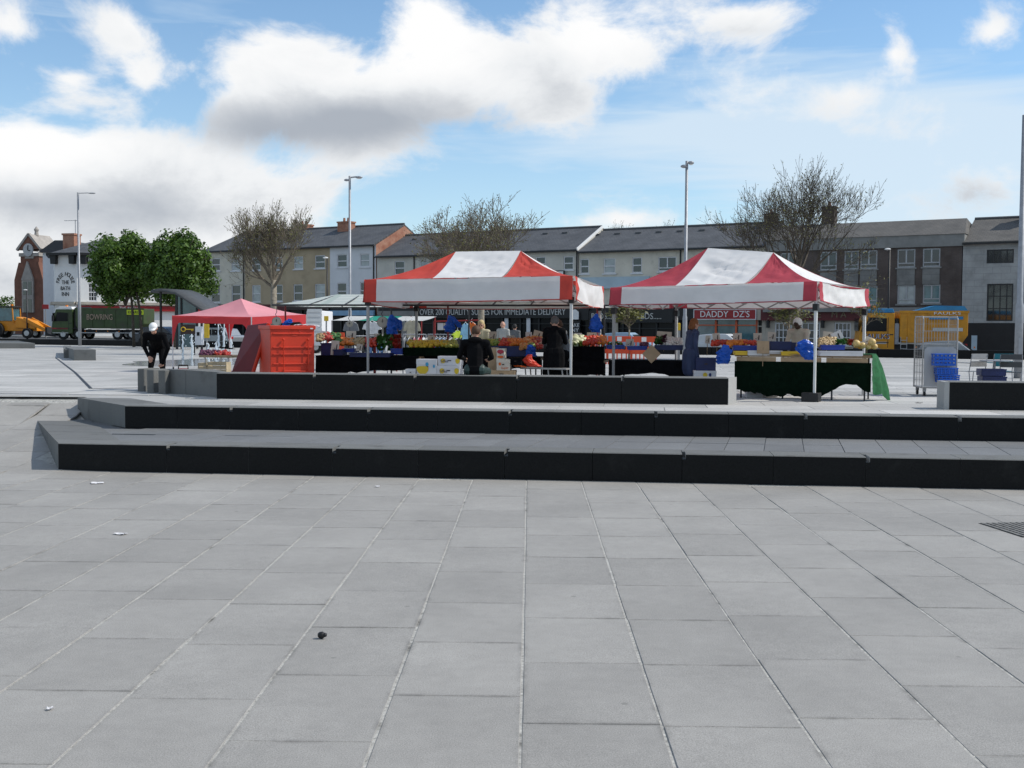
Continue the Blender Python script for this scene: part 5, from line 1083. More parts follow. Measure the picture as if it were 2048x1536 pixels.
MB().box(0, gw, 0, .3, .05, gh * .8).build('casing', 'red_paint', gn, bevel=.03); MB().tube([(0, .15, gh * .7), (.01, .15, gh), (gw - .01, .15, gh), (gw, .15, gh * .7)], .02, 6).build('handle', 'black_iron', gn); MB().box(.03, gw - .03, -.012, .0, gh * .62, gh * .72).build('panel', 'card_white', gn); m = MB(); m.box(-.01, gw + .01, .03, .27, 0, .05); m.build('feet', 'black_iron', gn)
p = GP(347, 762); cn = thing('fuel_can', 'pale plastic can left of the generator', 'can', (p.x, p.y, p.z), 0); m = MB(); m.prism([(-.11, 0), (.11, 0), (.11, .22), (.04, .3), (-.06, .3), (-.11, .25)], 0, .14); m.build('can_body', 'card_white', cn, bevel=.015); MB().tube([(-.02, .07, .3), (-.02, .07, .35)], .02, 8).build('cap', 'black_iron', cn)
# ------------------------------------------------------------------ people: limbs and torso fused into one continuous skin, then clothed by region
M('skin_fair', (.50, .27, .19), .6, .08, 10); M('skin_dark', (.05, .025, .016), .6, .1, 10); M('hair_blond', (.48, .36, .18), .7, .2, 40); M('hair_grey', (.10, .095, .09), .7, .2, 40); M('hair_brown', (.07, .035, .018), .7, .2, 40); M('hair_ginger', (.22, .08, .025), .7, .2, 40); M('hair_black', (.012, .01, .009), .7, .2, 40)
M('jacket_black', (.006, .006, .007), .85, .25, 5, .25, 14, spec=.06); M('coat_black', (.006, .006, .007), .85, .25, 5, .2, 14, spec=.06); M('trousers_black', (.006, .006, .007), .85, .2, 5, spec=.06); M('trousers_navy', (.014, .018, .04), .8, .2, 5); M('coat_blue', (.035, .05, .11), .75, .15, 5, .2, 14); M('knit_beige', (.45, .40, .28), .8, .12, 8, .2, 30); M('jacket_grey', (.10, .105, .11), .7, .15, 5); M('shirt_pale', (.33, .33, .31), .8, .1, 5); M('top_cream', (.52, .47, .38), .8, .1, 5, .2, 14); M('cap_white', (.74, .74, .73), .7, .05, 5); M('shoe', (.012, .012, .012), .5, .2, 8); M('eye', (.02, .02, .02), .3, .1, 5); M('trousers_green', (.02, .045, .04), .5, .3, 8)
def cone_pts(a, b, ra, rb, n=10, flat=1.0, side=None):
    return a, b, ra, rb
def person(label, base, face, pose, mats, hair=None, hair_mat='hair_brown', scale=1.0, cap=None, coat_len=0.0, hood=False):
    # pose: joints in the body's own space (x right, y forward, z up, metres); face: heading angle of the forward direction
    J = {k: V(v) for k, v in pose.items()}; t = thing('person', label, 'person', base, face)
    J.setdefault('neck', (J['sl'] + J['sr']) / 2 + V((0, 0, .04)))
    bones = []                                     # (a, b, ra, rb, flatten, region)
    def B(a, b, ra, rb, reg, fl=1.0): bones.append((V(a), V(b), ra, rb, fl, reg))
    pel, ch = J['pelvis'], (J['sl'] + J['sr']) / 2; up = (ch - pel).normalized(); side = (J['sr'] - J['sl']).normalized()
    B(pel - up * .02, pel.lerp(ch, .45), .158, .150, 'top', .72); B(pel.lerp(ch, .45), ch - up * .10, .152, .165, 'top', .70); B(ch - up * .1, ch, .165, .12, 'top', .66)
    B(J['sl'], J['sr'], .075, .075, 'top'); B(ch, J['neck'] + (J['head'] - J['neck']) * .3, .065, .055, 'skin')
    B(pel - side * .09 - up * .02, pel + side * .09 - up * .02, .125, .125, 'leg')
    for s in 'lr':
        B(J['h' + s], J['k' + s], .092, .062, 'leg'); B(J['k' + s], J['a' + s], .060, .042, 'leg'); B(J['a' + s] - V((0, .05, .03)), J['a' + s] + V((0, .17, -.05)), .042, .036, 'shoe', 1)
        B(J['s' + s], J['e' + s], .062, .048, 'top'); B(J['e' + s], J['w' + s], .047, .036, 'top'); d = (J['w' + s] - J['e' + s]).normalized(); hb = J['w' + s] + d * .075
        B(J['w' + s], hb, .030, .034, 'skin'); sd_ = d.orthogonal().normalized(); sg = 1 if s == 'r' else -1; sd_ = (side - d * side.dot(d)).normalized()
        fw = d.cross(sd_).normalized()
        for i, ln in enumerate((.062, .075, .080, .070)):
            o = sd_ * ((i - 1.5) * .021); k1 = hb + o + d * ln * .5 + fw * .008; B(hb + o * .9, k1, .0105, .010, 'skin'); B(k1, k1 + d * ln * .42 + fw * .022, .010, .009, 'skin')
        th = J['w' + s] + d * .03 - sd_ * sg * .03; B(th, th + d * .045 - sd_ * sg * .03, .012, .0105, 'skin'); B(th + d * .045 - sd_ * sg * .03, th + d * .08 - sd_ * sg * .028, .0105, .009, 'skin')
    if coat_len:
        B(pel - side * .06, pel - side * .07 - V((0, 0, coat_len)), .165, .17, 'top', .85); B(pel + side * .06, pel + side * .07 - V((0, 0, coat_len)), .165, .17, 'top', .85)
    hd = J['head']; hu = (hd - J['neck']).normalized(); look = V(pose.get('look', (0, 1, 0))).normalized(); look = (look - hu * look.dot(hu) * .6).normalized()
    m = MB()
    for a, b, ra, rb, fl, reg in bones:
        d = (b - a); n = 10
        if d.length < 1e-4: continue
        # capsule of tapering rings, flattened front to back for the trunk
        dn = d.normalized(); e1 = (side - dn * side.dot(dn)); e1 = e1.normalized() if e1.length > .2 else dn.orthogonal().normalized(); e2 = dn.cross(e1); vs = []; fs = []; rings = [(-.9, .42), (-.6, .8), (0, 1)] ; prof = [(a - dn * ra * .9, ra * .42), (a - dn * ra * .6, ra * .8), (a, ra), (b, rb), (b + dn * rb * .6, rb * .8), (b + dn * rb * .9, rb * .42)]
        for c, r in prof: vs += [c + e1 * r * cos(2 * pi * i / n) + e2 * r * fl * sin(2 * pi * i / n) for i in range(n)]
        for k in range(5):
            for i in range(n): j = (i + 1) % n; fs.append((k * n + i, k * n + j, (k + 1) * n + j, (k + 1) * n + i))
        fs += [tuple(range(n - 1, -1, -1)), tuple(range(5 * n, 6 * n))]; m.add(vs, fs)
    hx = look.cross(hu).normalized(); HM = Matrix.Translation(hd) @ Matrix(((hx.x, look.x, hu.x, 0), (hx.y, look.y, hu.y, 0), (hx.z, look.z, hu.z, 0), (0, 0, 0, 1)))
    m.ball((0, -.008, .012), (.076, .092, .105), 14, 10, HM); m.ball((0, .02, -.055), (.055, .065, .058), 12, 8, HM)      # skull and jaw
    m.ball((0, .092, -.012), (.013, .022, .022), 8, 6, HM); m.ball((0, .088, -.058), (.024, .010, .010), 8, 6, HM)         # nose, mouth
    for s in (-1, 1): m.ball((s * .078, -.005, -.01), (.012, .022, .032), 8, 6, HM); m.ball((s * .03, .078, .022), (.022, .014, .008), 8, 6, HM)   # ears, brows
    me0 = bpy.data.meshes.new('person_body'); me0.from_pydata(m.v, [], m.f); tmp = bpy.data.objects.new('tmp', me0); C.objects.link(tmp)
    md = tmp.modifiers.new('fuse', 'REMESH'); md.mode = 'VOXEL'; md.voxel_size = .0095; md.use_smooth_shade = True; sm = tmp.modifiers.new('soft', 'SMOOTH'); sm.factor = .5; sm.iterations = 3
    dg_ = bpy.context.evaluated_depsgraph_get(); me = bpy.data.meshes.new_from_object(tmp.evaluated_get(dg_)); bpy.data.objects.remove(tmp)
    regs = {'top': 0, 'leg': 1, 'skin': 2, 'shoe': 3}; me.materials.clear()
    for k in ('top', 'leg', 'skin', 'shoe'): me.materials.append(MATS[mats.get(k, 'shoe')])
    import numpy as np
    n = len(me.polygons); co = np.empty(n * 3); me.polygons.foreach_get('center', co); co = co.reshape(n, 3); best = np.full(n, 1e9); idx = np.full(n, 2)
    for a, b, ra, rb, fl, reg in bones:
        a_, d_ = np.array(a), np.array(b - a); tt = np.clip(((co - a_) @ d_) / max(1e-9, d_ @ d_), 0, 1); dist = np.linalg.norm(co - (a_ + tt[:, None] * d_), axis=1) - (ra + (rb - ra) * tt); k = dist < best; best[k] = dist[k]; idx[k] = regs[reg]
    dh = np.linalg.norm(co - np.array(hd), axis=1) - .115; k = dh < best; idx[k] = 2
    me.polygons.foreach_set('material_index', idx.astype('i4')); me.polygons.foreach_set('use_smooth', [True] * n)
    bo = kid('body', me, t); 
    if scale != 1: t.scale = (scale,) * 3
    e = MB()
    for s in (-1, 1): e.ball((s * .031, .084, .006), (.011, .006, .007), 8, 6, HM)
    e.build('eyes', 'eye', bo, True)
    if hair:
        h = MB(); wr = lambda x: x
        h.ball((0, -.022, .03), (.088, .098, .104), 14, 10, HM, 0, .05)
        if hair in ('bob', 'long'): 
            for s in (-1, 1): h.ball((s * .06, -.045, -.04), (.036, .055, .085 if hair == 'bob' else .15), 10, 8, HM, 0, .08)
            h.ball((0, -.075, -.04), (.07, .035, .09 if hair == 'bob' else .15), 10, 8, HM, 0, .08)
        if hair == 'fringe': h.ball((0, .05, .075), (.07, .04, .035), 10, 6, HM, 0, .08); h.ball((0, -.06, -.02), (.075, .05, .07), 10, 8, HM, 0, .08)
        h.build('hair', hair_mat, t, True)
    if cap == 'cap':
        h = MB(); h.ball((0, -.008, .042), (.088, .102, .085), 14, 10, HM); h.prism([(-.07, .07), (-.055, .14), (0, .165), (.055, .14), (.07, .07)], .045, .06, 'z', HM); h.build('cap', 'cap_white', t, True)
    if cap == 'scarf':
        h = MB(); h.ball((0, -.03, .028), (.094, .098, .112), 14, 10, HM, 0, .04); h.ball((0, -.06, -.06), (.07, .05, .07), 10, 8, HM, 0, .05); h.build('headscarf', 'cap_white', t, True)
    if hood:
        h = MB(); c = J['neck'] - V((0, .075, .0)); h.ball(c, (.13, .075, .06), 14, 8, None, 0, .06); h.build('hood', mats['top'], t, True)
    return t
def stand(h=1.0, lean=0.0, armL='down', armR='down', knee=0.0, twist=0.0, headfwd=0.0, look=(0, 1, -.1), stride=0.0):
    # a standing pose of about 1.72 m; lean bends forward at the hip (radians)
    pel = V((0, 0, .93)); sp = V((0, sin(lean), cos(lean))); ch = pel + sp * .50
    p = {'pelvis': pel, 'sl': ch + V((-.185, 0, 0)), 'sr': ch + V((.185, 0, 0)), 'neck': ch + sp * .06, 'head': ch + V((0, sin(lean + headfwd), cos(lean + headfwd))) * .20 + V((0, .02, 0)), 'look': look,
         'hl': V((-.095, 0, .90)), 'hr': V((.095, 0, .90)), 'kl': V((-.10, .03 + knee + stride, .49)), 'kr': V((.10, .03 + knee - stride, .49)), 'al': V((-.11, -.03 + stride * 1.3, .085)), 'ar': V((.11, -.03 - stride * 1.6, .085))}
    for s, arm, x in (('l', armL, -1), ('r', armR, 1)):
        S_ = p['s' + s]
        if arm == 'down': p['e' + s] = S_ + V((x * .05, -.03, -.29)); p['w' + s] = p['e' + s] + V((x * .0, .06, -.25))
        elif arm == 'fwd': p['e' + s] = S_ + V((x * .06, .10, -.26)); p['w' + s] = p['e' + s] + V((-x * .04, .25, .02))
        elif arm == 'reach': p['e' + s] = S_ + V((x * .05, .20, -.20)); p['w' + s] = p['e' + s] + V((-x * .02, .24, -.06))
        else: p['e' + s], p['w' + s] = [V(q) for q in arm]
    return p
def sc(pose, k): return {a: (V(b) * k if a != 'look' else V(b)) for a, b in pose.items()}
# 1 bent man with the white cap, hand on his knee, facing us
q = GP(318, 776); q = V((X_(316, 25), 25.0, pz(25)))
pp = stand(lean=1.02, headfwd=-.3, look=(0.05, 1, -.62)); pp['kr'] = V((.13, .16, .50)); pp['ar'] = V((.15, -.02, .085)); pp['el'] = pp['sl'] + V((-.10, .02, -.27)); pp['wl'] = V((-.14, .28, .58)); pp['kl'] = V((-.13, .22, .50)); pp['er'] = pp['sr'] + V((.05, -.10, -.25)); pp['wr'] = pp['er'] + V((-.10, .08, -.20))
person('person in black jacket and white cap bending over beside the pink gazebo', q, radians(180 + 8), sc(pp, .99), {'top': 'jacket_black', 'leg': 'trousers_black', 'skin': 'skin_fair', 'shoe': 'shoe'}, None, cap='cap')
# 2 man sitting on the bench with his back to us
pb = uv_of(V((X_(950, 21.4), 21.4, 0))); q = S(pb[0], VB + .27, PZ0 - .02 + .50); 
pel = V((0, 0, .11)); ch = pel + V((0, .06, .46)); sp_ = {'pelvis': pel, 'sl': ch + V((-.20, 0, 0)), 'sr': ch + V((.20, 0, 0)), 'neck': ch + V((0, .01, .06)), 'head': ch + V((.0, .06, .185)), 'look': (-.1, 1, -.35), 'hl': V((-.10, .02, .08)), 'hr': V((.10, .02, .08)), 'kl': V((-.20, .42, .06)), 'kr': V((.20, .42, .06)), 'al': V((-.18, .40, -.37)), 'ar': V((.18, .40, -.37)), 'el': ch + V((-.30, .06, -.25)), 'er': ch + V((.29, .06, -.26)), 'wl': ch + V((-.22, .30, -.30)), 'wr': ch + V((.22, .30, -.30))}
person('person in black hooded jacket sitting on the granite bench, seen from behind', q, radians(-4), sc(sp_, 1.04), {'top': 'jacket_black', 'leg': 'trousers_green', 'skin': 'skin_fair', 'shoe': 'shoe'}, 'short', 'hair_brown', hood=True)
# 3 dark coat, back to us
q = V((X_(1108, 23.6), 23.6, pz(23.6))); person('person in long black coat with grey hair, back turned, at the fruit table', q, radians(-8), sc(stand(lean=.12, armL='fwd', armR='fwd', headfwd=.1), .92), {'top': 'coat_black', 'leg': 'trousers_black', 'skin': 'skin_fair', 'shoe': 'shoe'}, 'short', 'hair_grey', coat_len=.42)
# 4 darker haired person beside, turned left
q = V((X_(1132, 24.1), 24.1, pz(24.1))); person('person with brown hair and dark jacket half hidden beside the long black coat', q, radians(70), sc(stand(lean=.22, armL='fwd', armR='fwd', headfwd=.2, look=(0, 1, -.4)), .90), {'top': 'jacket_grey', 'leg': 'trousers_black', 'skin': 'skin_fair', 'shoe': 'shoe'}, 'fringe', 'hair_brown')
# 5 blonde woman behind the stall
q = V((X_(963, 29.4), 29.4, pz(29.4))); person('person with blond hair and beige cardigan standing behind the fruit table', q, radians(172), sc(stand(lean=.1, armL='fwd', armR='fwd', look=(0, 1, -.15)), .90), {'top': 'knit_beige', 'leg': 'trousers_navy', 'skin': 'skin_fair', 'shoe': 'shoe'}, 'bob', 'hair_blond')
# 6 and 7 shoppers further off
q = V((X_(1006, 38), 38, pz(38))); person('balding person in pale open jacket walking beyond the stalls', q, radians(150), sc(stand(stride=.12, look=(-.3, 1, 0)), .93), {'top': 'shirt_pale', 'leg': 'trousers_navy', 'skin': 'skin_fair', 'shoe': 'shoe'}, None)
q = V((X_(1029, 44), 44, pz(44))); person('person in grey jacket with dark hair walking away beyond the stalls', q, radians(-20), sc(stand(stride=.1), .90), {'top': 'jacket_grey', 'leg': 'trousers_black', 'skin': 'skin_fair', 'shoe': 'shoe'}, 'short', 'hair_black')
# 8 woman in blue coat, side on
q = V((X_(1381, 24.0), 24.0, pz(24.0))); person('person with ginger hair in blue coat standing sideways at the stall', q, radians(-74), sc(stand(lean=.1, armL='down', armR='down', look=(0, 1, -.1)), .90), {'top': 'coat_blue', 'leg': 'trousers_navy', 'skin': 'skin_fair', 'shoe': 'shoe'}, 'bob', 'hair_ginger', coat_len=.30)
# 9 vendor with white headscarf
q = V((X_(1600, 24.0), 24.0, pz(24.0))); person('person in cream top and white headscarf leaning over the front right table', q, radians(150), sc(stand(lean=.25, armL='reach', armR='fwd', headfwd=.25, look=(.2, 1, -.55)), .93), {'top': 'top_cream', 'leg': 'trousers_navy', 'skin': 'skin_dark', 'shoe': 'shoe'}, None, cap='scarf')
# ------------------------------------------------------------------ roll cage with baskets, metal chairs, crates on the right
def roll_cage():
    a, b = GP(1849, 789), GP(1932, 786); a = V((X_(1846, 23.9), 23.9, pz(23.9))); w = X_(1912, 23.9) - a.x; t = thing('roll_cage', 'tall wire roll cage on castors right of the green cloth', 'cage', a, radians(-6)); H = P(1850, 633, 23.9).z - a.z; dp = .72; z0 = .16
    for x, y in ((.06, .06), (w - .06, .06), (.06, dp - .06), (w - .06, dp - .06)):
        c = MB(); c.tube([(x - .02, y, .05), (x + .02, y, .05)], .05, 12); c.build('castor', 'black_iron', t); MB().box(x - .03, x + .03, y - .03, y + .03, .09, z0).build('fork', 'pole_grey', t)
    MB().box(0, w, 0, dp, z0, z0 + .03).build('base', 'pole_grey', t)
    # side frames: bent tubes with mesh wires
    for x in (0.0, w):
        f = MB(); f.tube([(x, 0, z0), (x, 0, H - .06), (x, .06, H), (x, dp - .06, H), (x, dp, H - .06), (x, dp, z0)], .014, 6)
        for k in range(1, 9): f.beam((x, 0, z0 + (H - z0) * k / 9), (x, dp, z0 + (H - z0) * k / 9), .006)
        for k in range(1, 8): f.beam((x, dp * k / 8, z0), (x, dp * k / 8, H), .005)
        f.build('side_frame', 'pole_grey', t)
    f = MB()
    for k in range(1, 10): f.beam((0, dp, z0 + (H - z0) * k / 10), (w, dp, z0 + (H - z0) * k / 10), .006)
    for k in range(1, 12): f.beam((w * k / 12, dp, z0), (w * k / 12, dp, H), .005)
    f.tube([(0, dp, H), (w, dp, H)], .012, 6); f.build('back_mesh', 'pole_grey', t)
    f = MB()
    for z in (H - .02, H - .30, H - .62): f.beam((0, 0.0, z), (w, 0.0, z), .012)
    for k in range(1, 12): f.beam((w * k / 12, .0, H - .62), (w * k / 12, 0, H - .3), .006)
    f.build('front_gate', 'pole_grey', t)
    pnl = MB(); M('panel_steel', (.40, .41, .42), .5, .08, 3, metal=.2); pnl.prism([(.02, z0 + .04), (w - .02, z0 + .04), (w - .02, H * .58), (w - .08, H * .62), (.08, H * .62), (.02, H * .58)], -.03, -.015); pnl.build('door_panel', 'panel_steel', t)
    # sign on the front: pale shelf plate
    MB().box(.02, w - .02, .02, dp - .02, H * .64, H * .655).build('shelf', 'pole_grey', t); return t, w, H
cage, cw, cH = roll_cage()
def basket(label, px0, px1, y0, y1, Y, skew=0.0):
    a, b = P(px0, y1, Y), P(px1, y1, Y); w = (b - a).length; h = P(px0, y0, Y).z - a.z; t = thing('shopping_basket', label, 'basket', a, -.05, 'blue baskets hung on the roll cage'); d = .18
    m = MB(); m.add([(0.02, -d, 0), (w - .02, -d, 0), (w, -d - .02, h), (0, -d - .02, h)], [(0, 1, 2, 3)]); m.v = []; m.f = []; m.m = []
    MB().box(.02, w - .02, -d, 0, 0, .012).build('base', 'crate_blue2', t)
    for nm, (x0, x1, y0_, y1_) in (('front', (0, w, -d - .012, -d)), ('back', (0, w, 0, .012)), ('end', (-.012, 0, -d, 0)), ('end', (w, w + .012, -d, 0))):
        s_ = MB()
        for k in range(3): s_.box(x0, x1, y0_, y1_, h * (k * .3 + .02), h * (k * .3 + .2))
        n = 5
        for k in range(n + 1):
            if nm in ('front', 'back'): x = x0 + (x1 - x0) * k / n; s_.box(x - .01, x + .01, y0_ - .002, y1_ + .002, 0, h)
        s_.build(nm, 'crate_blue2', t)
    MB().tube([(-.015, -d - .015, h), (w + .015, -d - .015, h), (w + .015, .015, h), (-.015, .015, h), (-.015, -d - .015, h)], .012, 6).build('rim', 'crate_blue2', t)
    return t
M('crate_blue2', (.012, .10, .50), .35, .15, 5, trans=.1)
for k, (lab, bx) in enumerate((('top blue basket hung on the roll cage panel', (1864, 1904, 708, 731)), ('middle blue basket hung on the roll cage panel', (1869, 1908, 736, 748)), ('lower blue basket hung on the roll cage panel', (1871, 1911, 750, 764)))): basket(lab, *bx, 23.75)
def chair(label, p, rz, mat='pole_grey'):
    t = thing('metal_chair', label, 'chair', p, rz, 'slatted metal chairs'); w, d, hs, hb = .44, .42, .45, .84
    for x in (0, w):
        MB().tube([(x, 0, 0), (x, .05, hs)], .011, 6).build('leg', 'galv', t); MB().tube([(x, d + .05, 0), (x, d - .02, hs), (x, d + .06, hb)], .011, 6).build('leg', 'galv', t); MB().tube([(x, .02, hs + .2), (x, d, hs + .2)], .012, 6).build('armrest', mat, t)
    for k in range(6): MB().box(0, w, .03 + k * .065, .08 + k * .065, hs, hs + .012).build('seat_slat', mat, t)
    for k in range(2): MB().box(0, w, d + .02 + k * .02, d + .035 + k * .02, hs + .12 + k * .17, hs + .24 + k * .17).build('back_slat', mat, t)
M('slat_dark', (.06, .062, .065), .45, .1, 5); M('slat_teal', (.01, .16, .20), .4, .1, 5)
q = V((X_(1945, 26.2), 26.2, pz(26.2))); chair('pale metal chair right of the roll cage', q, radians(200))
q = V((X_(2042, 25.6), 25.6, pz(25.6))); chair('dark slatted metal chair at the right edge', q, radians(160), 'slat_dark')
q = V((X_(2010, 26.4), 26.4, pz(26.4))); chair('teal backed metal chair behind the stacked blue crates', q, radians(180), 'slat_teal')
crate('navy crate beneath the teal chair, upper one', 1964, 2009, 738, 752, 24.6, 'crate_navy', .4, 'crates by the chairs'); crate('navy crate beneath the teal chair, lower one', 1966, 2010, 753, 766, 24.6, 'crate_navy', .4, 'crates by the chairs')
q = V((X_(1990, 25.4), 25.4, pz(25.4))); mt = thing('metal_table', 'low round metal cafe table among the chairs', 'table', q, 0); MB().tube([(0, 0, .70), (0, 0, .72)], .32, 24).build('table_top', 'galv', mt); MB().tube([(0, 0, 0), (0, 0, .7)], .025, 8).build('pedestal', 'galv', mt); MB().tube([(0, 0, 0), (0, 0, .03)], [.24, .2], 16).build('foot', 'galv', mt)

# ------------------------------------------------------------------ clothes stall further back
MC = [('c_black', (.012, .012, .014)), ('c_red', (.28, .02, .03)), ('c_pink', (.5, .12, .16)), ('c_white', (.6, .6, .6)), ('c_blue', (.08, .16, .32)), ('c_grey', (.16, .17, .18)), ('c_beige', (.36, .33, .25)), ('c_denim', (.10, .15, .24)), ('c_lime', (.45, .6, .05)), ('c_orange', (.65, .14, .02)), ('c_sky', (.25, .5, .7))]
for k, c in MC: M(k, c, .85, .15, 8, .2, 25)
def garment(label, p, rz, w, h, mat, kind='jacket', n=0):
    t = thing('garment', label, 'clothing', p, rz, 'garments on the clothes rails')
    pts = [(-w * .12, 0), (-w * .5, -.10), (-w * .62, -h * .62), (-w * .42, -h * .64), (-w * .36, -.30), (-w * .38, -h), (w * .38, -h), (w * .36, -.30), (w * .42, -h * .64), (w * .62, -h * .62), (w * .5, -.10), (w * .12, 0), (0, -.06)]
    MB().prism(pts, -.03, .03).build('cloth', mat, t, bevel=.012); MB().tube([(-w * .4, 0, -.06), (0, 0, .015), (w * .4, 0, -.06)], .008, 5).tube([(0, 0, .015), (0, 0, .07), (.03, 0, .1)], .005, 5).build('hanger', 'pole_white', t)
ORD = ['first', 'second', 'third', 'fourth', 'fifth', 'sixth', 'seventh', 'eighth', 'ninth', 'tenth', 'eleventh', 'twelfth', 'thirteenth', 'fourteenth', 'fifteenth', 'sixteenth']
def rail(label, px0, px1, py, Y0, Y1, cols, seed, hh=.62, spacing=.11):
    a, b = P(px0, py, Y0), P(px1, py, Y1); d = b - a; w = sqrt(d.x ** 2 + d.y ** 2); zb = pz((Y0 + Y1) / 2); t = thing('clothes_rail', label, 'rail', (a.x, a.y, zb), atan2(d.y, d.x), 'clothes rails'); h = (a.z + b.z) / 2 - zb
    MB().tube([(0, 0, h), (w, 0, h)], .016, 6).build('top_bar', 'galv', t)
    for x in (0, w): MB().tube([(x, 0, 0), (x, 0, h)], .016, 6).build('upright', 'galv', t); MB().beam((x, -.3, .03), (x, .3, .03), .03).build('foot', 'galv', t)
    n = int(w / spacing); rg = random.Random(seed)
    names = {'c_black': 'black', 'c_red': 'red', 'c_pink': 'pink', 'c_white': 'white', 'c_blue': 'blue', 'c_grey': 'grey', 'c_beige': 'beige', 'c_denim': 'denim'}
    for k in range(n):
        m = cols[rg.randrange(len(cols))]; x = (k + .5) * w / n; u = d.normalized(); p = V((a.x, a.y, 0)) + V((d.x, d.y, 0)) * (x / w) + V((0, 0, zb + h - .08))
        garment('%s jacket, %s from the left on the %s' % (names[m], ORD[k], label.split(' clothes rail')[0] + ' clothes rail'), p, atan2(d.y, d.x) + radians(68 + rg.uniform(-9, 9)), .46, hh * rg.uniform(.92, 1.08), m)
rail('left clothes rail with dark jackets beyond the left table', 700, 775, 672, 33.0, 33.6, ['c_black', 'c_grey', 'c_blue', 'c_white', 'c_black'], 4); rail('middle clothes rail with red and pink tops beside the blue bags', 806, 852, 669, 32.0, 32.2, ['c_red', 'c_red', 'c_pink', 'c_white', 'c_grey'], 5); rail('right clothes rail with denim and grey jackets above the yellow fruit', 856, 925, 669, 31.6, 31.0, ['c_black', 'c_grey', 'c_denim', 'c_blue', 'c_beige', 'c_white'], 6)
garment('white short sleeved top hanging under the far awning', P(744, 642, 36), 0, .5, .42, 'c_white'); garment('grey printed top hanging beside the dark scale', P(702, 642, 36.5), 0, .42, .5, 'c_grey'); garment('cream long top hanging right of the blue bags', P(824, 640, 36), .1, .45, .55, 'c_beige'); garment('pale grey top hanging by the far awning post', P(811, 641, 36.3), .1, .35, .52, 'c_grey')
garment('sky blue long dress hanging beside the blonde person', P(931, 646, 30.5), .2, .22, .5, 'c_sky'); garment('orange vest hanging beside the blonde person', P(943, 644, 30.6), .1, .28, .32, 'c_orange'); garment('lime green top laid over the clothes rail', P(915, 661, 31.0), .6, .3, .2, 'c_lime')
M('awning_white', (.62, .62, .60), .7, .1, 2, trans=.3); M('awning_green', (.02, .30, .20), .6, .1, 2, trans=.3)
a, b = P(660, 641, 37.5), P(845, 640, 36.8); d = b - a; aw = thing('awning_stall', 'white and green awning over the clothes behind the market stall', 'stall', (a.x, a.y, pz(37)), atan2(d.y, d.x)); w = sqrt(d.x ** 2 + d.y ** 2); h = a.z - pz(37); hz_ = P(770, 632, 38).z - pz(37)
for k, (x0, x1, m) in enumerate(((0, w * .3, 'awning_white'), (w * .3, w * .62, 'awning_green'), (w * .62, w, 'awning_white'))): MB().patch(sheet((x0, 0, h), (x1 - .005, 0, h), (x1 - .005, 1.6, hz_), (x0, 1.6, hz_), 0, 0, .05, .03, k), 12, 6).build('awning_sheet', m, aw, True)
for x in (.05, w * .4, w * .72, w - .05): 
    for y in (0.05, 1.55): MB().tube([(x, y, 0), (x, y, h if y < 1 else hz_)], .025, 6).build('post', 'pole_grey' if x < 2 else 'red_paint', aw)
a = P(868, 643, 30.2); fr_ = thing('display_rack', 'thin red tube rack with cards left of the tied blue bags', 'rack', (a.x, a.y, pz(30.2)), 0); h = a.z - pz(30.2); w = P(957, 641, 30.2).x - a.x
for x in (0, w): MB().tube([(x, 0, 0), (x, 0, h)], .02, 6).build('upright', 'red_paint', fr_)
MB().tube([(0, 0, h), (w, 0, h + .04)], .02, 6).build('top_bar', 'red_paint', fr_)
for k, px in enumerate((881, 893)): p = P(px, 660, 30.3) - a; MB().box(p.x - .075, p.x + .075, .03, .04, a.z + p.z - pz(30.2), h - .04).build('hanging_card', 'card_pale' if k else 'card_white', fr_)

# ------------------------------------------------------------------ lamp posts
def lamp(label, px, py_base, py_top, Y, arm_px, r, zbase=None, second=None, lean=0.0):
    zb = pz(Y) if zbase is None else zbase; x = X_(px, Y); top = P(px, py_top, Y).z - zb; t = thing('lamp_post', label, 'lamp post', (x, Y, zb), 0, 'tall grey lamp posts')
    MB().tube([(0, 0, 0), (0, 0, top * .28), (0, 0, top * .29), (0, 0, top)], [r * 1.25, r * 1.2, r * .9, r * .72], 14).build('column', 'galv', t, True)
    MB().box(-r * .6, r * .6, -r * 1.3, -r * 1.1, .6, 1.2).build('service_door', 'galv', t)
    al = arm_px / FPX * Y; z = top - .06; s_ = 1 if al > 0 else -1
    MB().tube([(0, 0, z), (al * .7, 0, z + .03)], .03, 6).build('arm', 'galv', t); h = MB(); h.ball((al * .92, 0, z + .01), (abs(al) * .22 + .06, .10, .05), 12, 8); ho = h.build('lamp_head', 'galv', t, True); MB().ball((al * .94, 0, z - .03), (abs(al) * .14 + .04, .07, .025), 10, 6).build('lens', 'white_paint', ho, True)
    if second:
        dx, dy = second; zz = top - dy / FPX * Y; l2 = dx / FPX * Y; MB().tube([(0, 0, zz), (l2, 0, zz + .03)], .03, 6).build('arm', 'galv', t); MB().ball((l2, 0, zz + .02), (.11, .07, .05), 10, 6).build('lamp_head', 'galv', t, True)
lamp('slim grey lamp post at the left in front of the white inn', 160, 680, 385, 94, 30, .105, pz(94)); lamp('grey lamp post with two heads left of the striped gazebos', 700, 700, 352, 46, 20, .062, None, (-6, 9)); lamp('grey lamp post with small heads right of centre behind the crimson gazebo', 1369, 700, 322, 33, 9, .055, None, (-5, 12)); lamp('thick grey lamp post at the right edge of the photo', 2037, 715, 230, 34, 30, .095)
